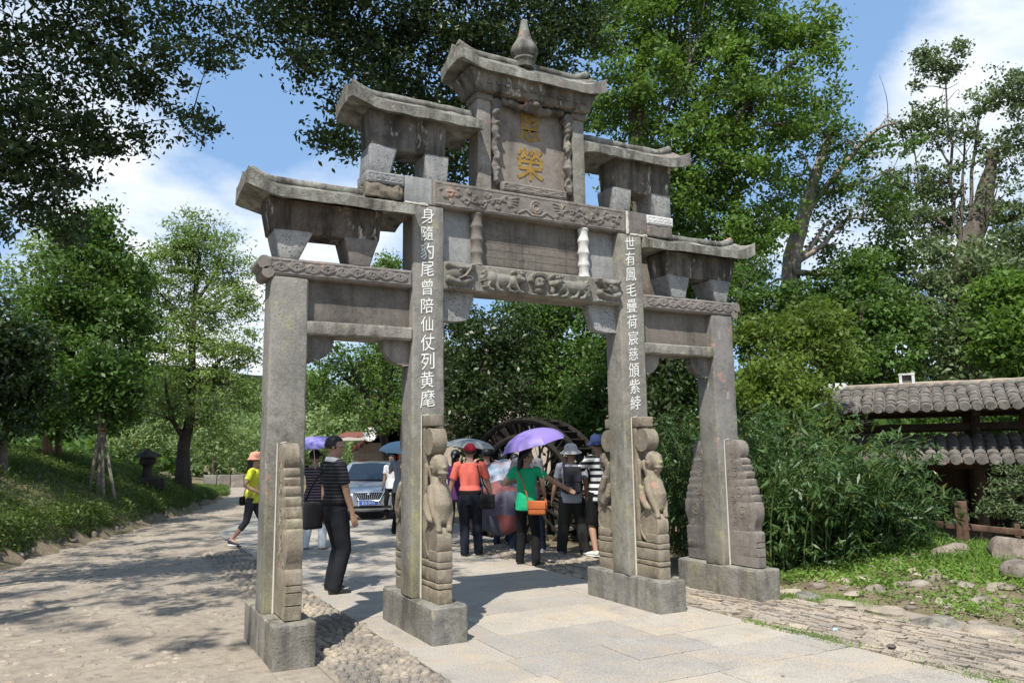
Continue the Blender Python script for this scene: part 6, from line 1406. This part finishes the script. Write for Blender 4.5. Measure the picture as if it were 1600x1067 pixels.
# dark trees seen through the middle bay
for i, (lob, tr_, lab, lf, sd, n_) in enumerate((
    (((745, 560, 62, 20), (720, 510, 40, 20.5), (790, 530, 55, 20), (735, 640, 58, 19.5), (790, 620, 60, 19.5), (715, 600, 45, 19.8), (750, 690, 40, 19.4)), (755, 860, 19.6), 'dark leafy tree in the left part of the middle bay', 'dark', 41, 17000),
    (((850, 520, 60, 21), (900, 500, 55, 21), (830, 490, 40, 21.5), (860, 590, 66, 20.5), (920, 560, 55, 20.5), (880, 640, 60, 20), (800, 480, 30, 22)), (870, 860, 20.4), 'tall green tree in the middle of the centre bay behind the water wheel', 'mid', 42, 17000),
    (((930, 620, 50, 18.5), (950, 560, 44, 18.8), (940, 690, 50, 18.3), (980, 610, 50, 18.5), (900, 680, 42, 18.4), (965, 500, 38, 19)), (945, 860, 18.5), 'dark bushy tree behind the third post', 'mid', 43, 12000),
    (((1040, 560, 55, 17), (1020, 640, 55, 16.5), (1075, 610, 50, 16.5), (1060, 690, 55, 16), (1030, 740, 50, 16), (1085, 540, 40, 17.5)), (1045, 880, 16.4), 'dark tree in the right side bay between the third and the last post', 'dark', 44, 14000),
    (((1010, 490, 45, 25), (970, 470, 45, 25), (920, 440, 50, 25), (1080, 480, 45, 25), (860, 470, 45, 25)), (980, 800, 25), 'tree behind the huge sunlit tree, its top just under the lion lintel', 'mid', 45, 9000))):
    tree('grove_tree', lab, 'tree', [L(*q) for q in lob], [T(*tr_), T(tr_[0]-5, lob[0][1]+70, tr_[2]), T(tr_[0], lob[0][1], tr_[2])], 0.14, LM[lf], M['bark_dark'], 0.12, n_, 0.5, 0.30, 40, seed=sd, group='trees seen through the middle bay')
# trees seen through the left side bay
tree('forked_tree', 'slim dark forked tree leaning over the brick house, seen through the left bay', 'tree', [L(*q) for q in ((520, 565, 36, 27), (560, 575, 34, 27), (600, 560, 34, 27), (500, 610, 30, 27), (615, 600, 30, 27), (575, 620, 28, 27), (540, 630, 26, 27), (620, 645, 26, 26.5), (590, 655, 26, 26.5))],
     [T(606, 770, 27), T(603, 690, 27), T(585, 650, 27), T(562, 600, 27), T(545, 560, 27)], 0.17, LM['mid'], M['bark_dark'], 0.13, 6500, 0.5, 0.34, 34, seed=51, twig_share=0.9, bare=(([T(600, 680, 27), T(605, 610, 27), T(612, 560, 27)], 0.09), ([T(566, 610, 27), T(535, 590, 27), T(512, 560, 27)], 0.06), ([T(585, 650, 27), T(600, 600, 27), T(590, 545, 27)], 0.06)))
for i, (lob, tr_, lab, lf, sd) in enumerate((
    (((500, 640, 36, 44), (490, 600, 30, 44), (530, 665, 30, 43), (500, 680, 34, 42), (545, 630, 32, 45)), (505, 740, 43), 'pale green tree beyond the road, behind the head of the polo shirt man', 'willow', 52),
    (((570, 600, 36, 48), (610, 610, 36, 48), (590, 560, 30, 49), (625, 570, 30, 49), (560, 650, 28, 46)), (590, 740, 47), 'pale distant tree behind the satellite dish', 'feather', 53),
    (((660, 620, 40, 40), (640, 660, 36, 39), (690, 560, 40, 41), (700, 640, 36, 40)), (660, 740, 40), 'mid green tree far down the road behind the second post', 'mid', 54),
    (((605, 420, 22, 52), (590, 450, 18, 52), (625, 450, 24, 52), (560, 470, 16, 52), (610, 480, 30, 52)), (608, 740, 52), 'distant tree whose top shows under the lower left roof', 'bright', 55))):
    tree('distant_tree', lab, 'tree', [L(*q) for q in lob], [T(*tr_), T(tr_[0], lob[0][1], tr_[2])], 0.16, LM[lf], M['bark'], 0.26, 5200, 0.5, 0.62, 40, seed=sd, group='distant trees beyond the road', twig_share=0.3)
# left bank: dense tree with two reddish trunks
lob = [L(*q) for q in ((145, 355, 34, 23), (120, 385, 44, 23), (170, 395, 36, 23), (145, 450, 62, 22.5), (200, 440, 40, 22.8), (85, 500, 55, 22.3), (160, 520, 62, 22), (215, 505, 36, 22.5), (60, 560, 55, 22), (120, 590, 58, 21.5), (190, 580, 48, 22), (40, 620, 45, 21.8), (100, 640, 40, 21.5), (180, 640, 40, 22), (160, 345, 18, 23))]
p0 = T(76, 706, 22); p1 = T(92, 706, 22.3)
tree('dense_tree', 'tall dense green tree with two reddish trunks on the left bank', 'tree', lob, [p0, T(72, 640, 22), T(75, 580, 22), T(110, 480, 22.4), T(140, 400, 22.8)], 0.10, LM['mid'], M['bark_red'], 0.125, 36000, 0.55, 0.34, 66, seed=61, extra_trunks=(([np.array([p1[0], p1[1], float(gz(p1[0], p1[1]))-.1]), T(92, 640, 22.3), T(100, 580, 22.4), T(130, 500, 22.6)], 0.085),))
# thin greyish tree behind it
tree('thin_grey_tree', 'thin greyish tree with sparse foliage standing behind the dense one on the left bank', 'tree', [L(*q) for q in ((70, 380, 30, 30), (95, 400, 34, 30), (60, 430, 32, 30), (110, 440, 30, 30), (25, 445, 26, 30), (80, 465, 34, 30), (20, 500, 40, 30), (10, 420, 22, 30), (-10, 560, 40, 29))], [T(75, 720, 30), T(80, 560, 30), T(85, 430, 30)], 0.11, LM['feather'], M['bark_pale'], 0.16, 4200, 0.45, 0.42, 26, seed=62, twig_share=0.95)
# dark tree at the left edge
tree('shaded_tree', 'dark shaded tree at the left edge of the photo on the bank', 'tree', [L(*q) for q in ((10, 560, 50, 18), (-30, 520, 60, 18), (30, 620, 40, 18), (-20, 640, 50, 18), (45, 540, 30, 18))], [T(8, 716, 18), T(6, 640, 18), T(10, 560, 18)], 0.08, LM['dark'], M['bark'], 0.13, 9000, 0.5, 0.3, 40, seed=63)
# feathery tree with the black crooked trunk
lob = [L(*q) for q in ((310, 365, 36, 27), (275, 385, 40, 27), (345, 385, 38, 27), (255, 420, 40, 27), (310, 425, 44, 27), (365, 425, 38, 27), (225, 455, 30, 27), (270, 480, 42, 27), (340, 480, 44, 26.5), (385, 470, 34, 27), (215, 500, 28, 27), (300, 530, 46, 26.5), (360, 545, 40, 26), (250, 545, 44, 26.5), (230, 600, 42, 26.5), (300, 590, 46, 26), (350, 600, 44, 26), (390, 620, 30, 26), (200, 640, 28, 26.5), (270, 640, 38, 26), (330, 650, 36, 25.8), (385, 545, 26, 26))]
tree('feathery_tree', 'light feathery tree with a black crooked trunk at the end of the left bank', 'tree', lob, [T(288, 734, 26), T(286, 700, 26), T(297, 655, 26), T(300, 590, 26.2), T(300, 500, 26.6), T(312, 400, 27)], 0.21, LM['feather'], M['bark_dark'], 0.13, 30000, 0.34, 0.40, 44, seed=64, twig_share=0.9, flat=0.55, droop=0.15,
     bare=(([T(290, 690, 26), T(276, 665, 25.8), T(268, 655, 25.7), T(256, 615, 25.6), T(258, 590, 25.6)], 0.10), ([T(300, 610, 26), T(330, 580, 26), T(345, 560, 26), T(385, 545, 26)], 0.10), ([T(300, 520, 26.5), T(260, 470, 26.8), T(235, 440, 27)], 0.07), ([T(303, 480, 26.6), T(330, 440, 27), T(350, 400, 27)], 0.07)))
# small propped tree
pb = T(158, 707, 19.5)
prop = tree('propped_sapling', 'young tree held up by pale wooden props on the left bank', 'tree', [L(*q) for q in ((150, 600, 40, 19.5), (190, 615, 34, 19.5), (120, 615, 34, 19.5), (160, 570, 30, 19.5), (185, 650, 20, 19.5))], [pb, T(157, 680, 19.5), T(155, 640, 19.5), T(158, 590, 19.5)], 0.05, LM['mid'], M['bark_pale'], 0.13, 5500, 0.5, 0.32, 34, seed=65, twig_share=0.9, bare=(([T(157, 680, 19.5), T(172, 650, 19.5), T(180, 610, 19.5)], 0.03), ([T(157, 675, 19.5), T(146, 640, 19.5), T(135, 600, 19.5)], 0.03)))
for (u, v) in ((142, 710), (166, 710), (186, 712)):
    a = T(u, v, 19.4); a[2] = float(gz(a[0], a[1]))-0.05; b = T(158+0.12*(u-158), 672, 19.5); one('prop', tube([a-np.array(prop.location), b-np.array(prop.location)], 0.035, 7), M['bark_pale'], prop)
one('rope', tube([b-np.array(prop.location)+np.array([0.07*math.cos(t), 0.07*math.sin(t), 0]) for t in np.linspace(0, 6.28, 11)], 0.018, 5), M['red'], prop)
# dark carved stump on the bank
sp = T(231, 716, 23); sp[2] = float(gz(sp[0], sp[1])); st = empty('stone_lantern', tuple(sp)); tag(st, 'dark brown stone lantern on the left bank left of the black trunk', 'lantern')
one('base', rbox((-.42, -.3, -.1), (.42, .3, .22), .05, .1, .02), M['bark_dark'], st, 40); one('shaft', lathe([(.17, .2), (.12, .3), (.11, .52), (.16, .58)], 10), M['bark_dark'], st, 40); one('chamber', rbox((-.19, -.19, .58), (.19, .19, .76), .03, .06, .01), M['bark_dark'], st, 40); one('roof', lathe([(.36, .76), (.33, .80), (.16, .90), (.05, .96), (.02, 1.0)], 8), M['bark_dark'], st, 40)
# pale willows beyond the bank
for i, (lob, tr_, lab) in enumerate(((((330, 690, 44, 52, 40), (365, 670, 40, 53), (310, 660, 36, 53)), (335, 745, 52), 'pale willow beyond the end of the left bank, behind the black trunk'), (((395, 690, 44, 56), (430, 665, 44, 57), (400, 640, 34, 58)), (405, 745, 56), 'pale willow behind the woman in yellow'), (((235, 672, 40, 60), (200, 668, 36, 60), (265, 665, 36, 60)), (235, 730, 60), 'pale willow far behind the stone lantern'), (((470, 690, 40, 60), (510, 700, 40, 60)), (490, 745, 60), 'pale willow across the road between the first two posts'))):
    tree('willow_tree', lab, 'tree', [L(*q) for q in lob], [T(*tr_), T(tr_[0], lob[0][1], tr_[2])], 0.2, LM['willow'], M['bark'], 0.30, 4600, 0.3, 0.8, 40, seed=70+i, group='pale willows far beyond the road', droop=0.5, upb=0.2, twig_share=0.3)
# far woods closing the view, one mass
rs = np.random.default_rng(5); C = []
for k in range(420):
    ang = R_(-70+150*rs.random()); dist = 62+70*rs.random(); x = CAM[0]+dist*math.sin(ang); y = CAM[1]+dist*math.cos(ang); hgt = 3.0+3.5*rs.random()+ (3.5 if ang > R_(30) else 0); r = 2.6+2*rs.random()
    if ang < R_(24): hgt *= 0.75
    q = rs.normal(size=(140, 3)); q /= np.linalg.norm(q, axis=1, keepdims=True); q *= rs.random((140, 1))**0.4; C.append(np.array([x, y, hgt*0.5])+q*np.array([r, r, hgt*0.55]))
C = np.concatenate(C); fw = link(bpy.data.objects.new('far_woods', leaf_mesh('far_woods', leaf_quads(C, 0.9, 0.55, 0.6), LM['mid']))); tag(fw, 'far woods closing the view behind the trees', kind='stuff')
# hills
def hill_mat():
    t = NT('wooded_hill', 0.95, 0.05); p = t.pos(); t.color(t.mix(t.ramp(t.noise(p, 0.16, 8, 0.7), 0.40, 0.62), (0.018, 0.032, 0.014), (0.075, 0.10, 0.045))); t.bump(t.noise(p, 0.2, 6, 0.7), 1.0, 9.0); return t.m
th = np.linspace(R_(-80), R_(95), 120); V = []; F = []
for j, (rd, hk) in enumerate(((420, 0), (520, .55), (640, 1.0), (760, 0.8), (900, 0))):
    for a in th: V.append((CAM[0]+rd*math.sin(a), CAM[1]+rd*math.cos(a), -2+hk*(46+16*math.sin(a*5+1)+9*math.sin(a*13)+4*math.sin(a*31))))
for j in range(4):
    for i in range(119): F.append((j*120+i, j*120+i+1, (j+1)*120+i+1, (j+1)*120+i))
hl = one('hills', (np.array(V), F), hill_mat(), smooth=180); tag(hl, kind='structure')

# bamboo: clumps of arching culms with drooping blades
def bamboo(label, base, culms, seed, nleaf=230, spread=0.5, hgt=2.6, lean=(0, 0), leaf=0.14):
    rs = np.random.default_rng(seed); b = np.array([base[0], base[1], float(gz(base[0], base[1]))]); root = empty('bamboo_clump', tuple(b)); tag(root, label, 'bamboo', 'bamboo clumps right of the archway'); C = []; D = []
    cm = MB()
    for k in range(culms):
        a = rs.random()*6.28; r = spread*rs.random()**0.6; h = hgt*(0.65+0.45*rs.random()); o = np.array([r*math.cos(a), r*math.sin(a), -0.1]); dr = np.array([math.cos(a)*0.6+lean[0], math.sin(a)*0.6+lean[1], 0])*(0.4+0.5*rs.random()); t = np.linspace(0, 1, 9)
        P = o+np.outer(t, [0, 0, h])+np.outer(t**2.2, dr*h*0.7)-np.outer(t**4, [0, 0, h*0.22]); cm.add(tube(P, np.linspace(0.014, 0.003, 9), 5)); n = int(nleaf*(0.7+0.6*rs.random())/8)
        tt = 0.03+0.97*rs.random(n)**0.9; node = np.stack([np.interp(tt, t, P[:, i]) for i in range(3)], 1)+rs.normal(size=(n, 3))*np.array([0.20, 0.20, 0.12])
        N8 = np.repeat(node, 8, 0); an = rs.random(len(N8))*6.28; dv = np.stack([np.cos(an), np.sin(an), -0.55-0.5*rs.random(len(N8))], 1); dv /= np.linalg.norm(dv, axis=1, keepdims=True); C.append(N8+dv*leaf*(0.35+0.35*rs.random(len(N8)))[:, None]+rs.normal(size=N8.shape)*0.02); D.append(dv)
    cm.build('culms', M['bark_pale'] if False else M['culm'], root, 60)['kind'] = 'stuff'
    C = np.concatenate(C); D = np.concatenate(D); o = link(bpy.data.objects.new('leaves', leaf_mesh('leaves', leaf_quads(C, leaf, 0.20, 0.7, 0.05, rs, D*2.0, 0.35), M['leaf_bamboo'])), root); o['kind'] = 'stuff'
M['culm'] = plain('bamboo_culm', (0.10, 0.13, 0.04), 0.5, 0.4, 0.2, 9)
for i, (u, v, d, n, hg, lab) in enumerate(((1135, 880, 11.2, 26, 2.5, 'dark bamboo clump directly behind the last post'), (1200, 900, 10.6, 24, 2.0, 'dark bamboo clump just right of the last plinth'), (1270, 900, 10.9, 30, 2.05, 'tallest bamboo clump, in the middle of the thicket'), (1330, 885, 11.4, 24, 1.65, 'bamboo clump left of the timber fence'),
      (1372, 872, 12.0, 16, 1.2, 'sunlit bamboo clump reaching in front of the pavilion roof'), (1180, 870, 12.4, 28, 2.8, 'bamboo clump at the back of the thicket behind the last plinth'), (1290, 850, 13.4, 26, 2.2, 'bamboo clump at the back of the thicket towards the pavilion'), (1060, 880, 13.0, 26, 2.7, 'bamboo clump between the third and the last post'))):
    p = at(u, v, d); bamboo(lab, p, n, 80+i, 190, 0.55, hg, (RGT[0]*0.25, RGT[1]*0.25))
# shrub with fine leaves behind the fence, right edge
tree('fine_leaved_shrub', 'fine leaved shrub drooping behind the fence at the right edge', 'shrub', [L(*q) for q in ((1575, 775, 26, 14.2), (1600, 750, 24, 14.4), (1550, 795, 18, 14.2), (1595, 800, 22, 14.2))], [T(1590, 850, 14.4), T(1585, 790, 14.4), T(1580, 750, 14.3)], 0.03, LM['grey'], M['bark'], 0.075, 1700, 0.4, 0.22, 30, seed=91, twig_share=0.9, flat=0.5, group=None)
tree('background_shrub', 'dark shrub filling the space behind the pavilion pillars', 'shrub', [L(*q) for q in ((1480, 770, 60, 21.5), (1560, 760, 70, 21.5), (1420, 740, 60, 21.5), (1630, 760, 60, 21.5), (1520, 690, 60, 22.5), (1600, 680, 60, 22.5))], [T(1540, 840, 21.5), T(1540, 770, 21.5)], 0.08, LM['mid'], M['bark'], 0.15, 9000, 0.5, 0.36, 40, seed=92)
# ferns at the fence foot
def fern(label, u, v, d, size, seed):
    rs = random.Random(seed); p = at(u, v, d); p[2] = float(gz(p[0], p[1])); root = empty('fern', tuple(p)); tag(root, label, 'fern')
    for k in range(9):
        a = k*0.7+rs.uniform(-.2, .2); mb = MB(); n = 13
        for j in range(1, n):
            t = j/n; c = np.array([math.cos(a)*t*0.62, math.sin(a)*t*0.62, 0.9*t-0.62*t*t])*size; w = 0.20*size*(1-t)**0.8*min(1, t*5); s_ = np.array([-math.sin(a), math.cos(a), 0.05]); f_ = np.array([math.cos(a), math.sin(a), 0.2])*0.025*size
            for sg in (-1, 1): e = c+s_*sg*w+f_*1.2; mb.add((np.array([c-f_*0.5, c+f_*0.5, e]), [(0, 1, 2)]))
        mb.build('frond', M['leaf_ground'], root)
fern('upright green fern at the foot of the timber fence', 1437, 858, 11.9, 0.62, 1); fern('small fern hanging among the bamboo left of the fence post', 1416, 822, 11.6, 0.5, 2); fern('small fern beside the last plinth at the edge of the grass', 1232, 905, 9.6, 0.32, 3)

# ground cover: right bank, left bank, tufts along the strip
def cover(name, pts, size, aspect, mat, upb, hgt, rs, label=None, blade=False):
    P = np.stack([pts[:, 0], pts[:, 1], gz(pts[:, 0], pts[:, 1])+hgt*rs.random(len(pts))], 1); dv = None
    if blade: dv = rs.normal(size=P.shape)*0.45; dv[:, 2] = 1.0
    o = link(bpy.data.objects.new(name, leaf_mesh(name, leaf_quads(P, size, aspect, upb, 0.08, rs, dv), mat))); tag(o, label, kind='stuff'); return o
rs = np.random.default_rng(17)
def field(n, x0, x1, y0, y1, dens):
    q = np.stack([x0+(x1-x0)*rs.random(n), y0+(y1-y0)*rs.random(n)], 1); return q[rs.random(n) < dens(q[:, 0], q[:, 1])]
nz = lambda x, y, s, sd: vnoise(np.stack([x*s, y*s, 0*x], 1), sd)
q = field(88000, 3.1, 8.5, -6.5, 1.0, lambda x, y: np.clip(0.42+0.35*sstep(3.3, 4.6, x)+0.8*nz(x, y, 2.4, 1), 0.05, 1)*np.where(x < 3.2, .4, 1))
cover('ground_cover', q, 0.042, 0.6, M['leaf_ground'], 1.0, 0.06, rs, 'low green ground cover on the right bank')
q = field(26000, 3.9, 8.5, -5.5, 1.5, lambda x, y: np.clip(sstep(4.1, 5.0, x)*(0.45+0.9*nz(x, y, 1.1, 2)), 0, 1)); cover('grass', q, 0.17, 0.07, M['leaf_ground'], 0.2, 0.10, rs, 'grass along the crest of the right bank', True)
q = np.concatenate([field(5200, 1.42, 1.62, -5.2, -1.2, lambda x, y: np.clip(0.2+1.2*nz(x*3, y, 1.6, 4), 0, 1)), field(3600, 2.7, 3.15, -1.4, 0.2, lambda x, y: np.clip(0.3+nz(x, y, 2.2, 5), 0, 1)), field(2600, 2.6, 3.2, -6, -1.2, lambda x, y: np.clip(-0.1+nz(x, y, 2.0, 6), 0, 1)), field(420, 2.52, 2.72, -0.72, -0.5, lambda x, y: 1+0*x)]); cover('grass_tufts', q, 0.075, 0.10, M['leaf_ground'], 0.2, 0.035, rs, 'grass growing in the joints of the stone strip', True)
n = 120000; y = 1.5+rs.random(n)**1.3*30; s = np.where(rs.random(n) < 0.14, 0.4*rs.random(n)-0.05, rs.random(n)**1.5*9); x = bank_x(y)-0.06-s; q = np.stack([x, y], 1); keep = rs.random(n) < np.clip(0.75+0.7*nz(x, y, 0.9, 8), 0.25, 1); q = q[keep]
cover('bank_plants', q, 0.085, 0.30, M['leaf_bank'], 0.6, 0.20, rs, 'low plants covering the left bank')
q = field(115000, -10, -2.0, 2, 20, lambda x, y: (x < bank_x(y)-0.08)*np.clip(0.55+0.9*nz(x, y, 1.5, 9), 0.1, 1)); cover('bank_grass', q, 0.22, 0.06, M['leaf_bank'], 0.2, 0.08, rs, 'grass blades on the left bank', True)
# fallen leaf, bottle cap and scrap on the paving
for (u, v, sz, m, lab) in ((1224, 1056, 0.05, 'amber_leaf', 'dry fallen leaf on the flagstones at the bottom of the photo'),):
    p = on_ground(u, v, 0.034); o = link(bpy.data.objects.new('fallen_leaf', leaf_mesh('fallen_leaf', leaf_quads(np.array([[0, 0, 0.006]]), sz, 0.5, 4.0, 0.1), plain('dry_leaf', (0.33, 0.13, 0.03), 0.8, 0.2, 0.2, 30)))); o.location = p; tag(o, lab, 'leaf')
p = on_ground(1306, 985, 0.03); o = one('crumpled_wrapper', rough_rock((0, 0, 0.014), (0.03, 0.022, 0.014), 3, 0.5, 8, 6), plain('blue_white_wrapper', (0.35, 0.5, 0.65), 0.5, 0.4, 0.4, 60)); o.location = p; tag(o, 'small crumpled blue wrapper on the stone strip', 'litter')
p = on_ground(1393, 1013, 0.03); o = one('small_stone', rough_rock((0, 0, 0.018), (0.05, 0.032, 0.022), 9, 0.4, 9, 6), M['slab']); o.location = p; tag(o, 'small dark stone lying in the grass joint of the strip', 'stone')
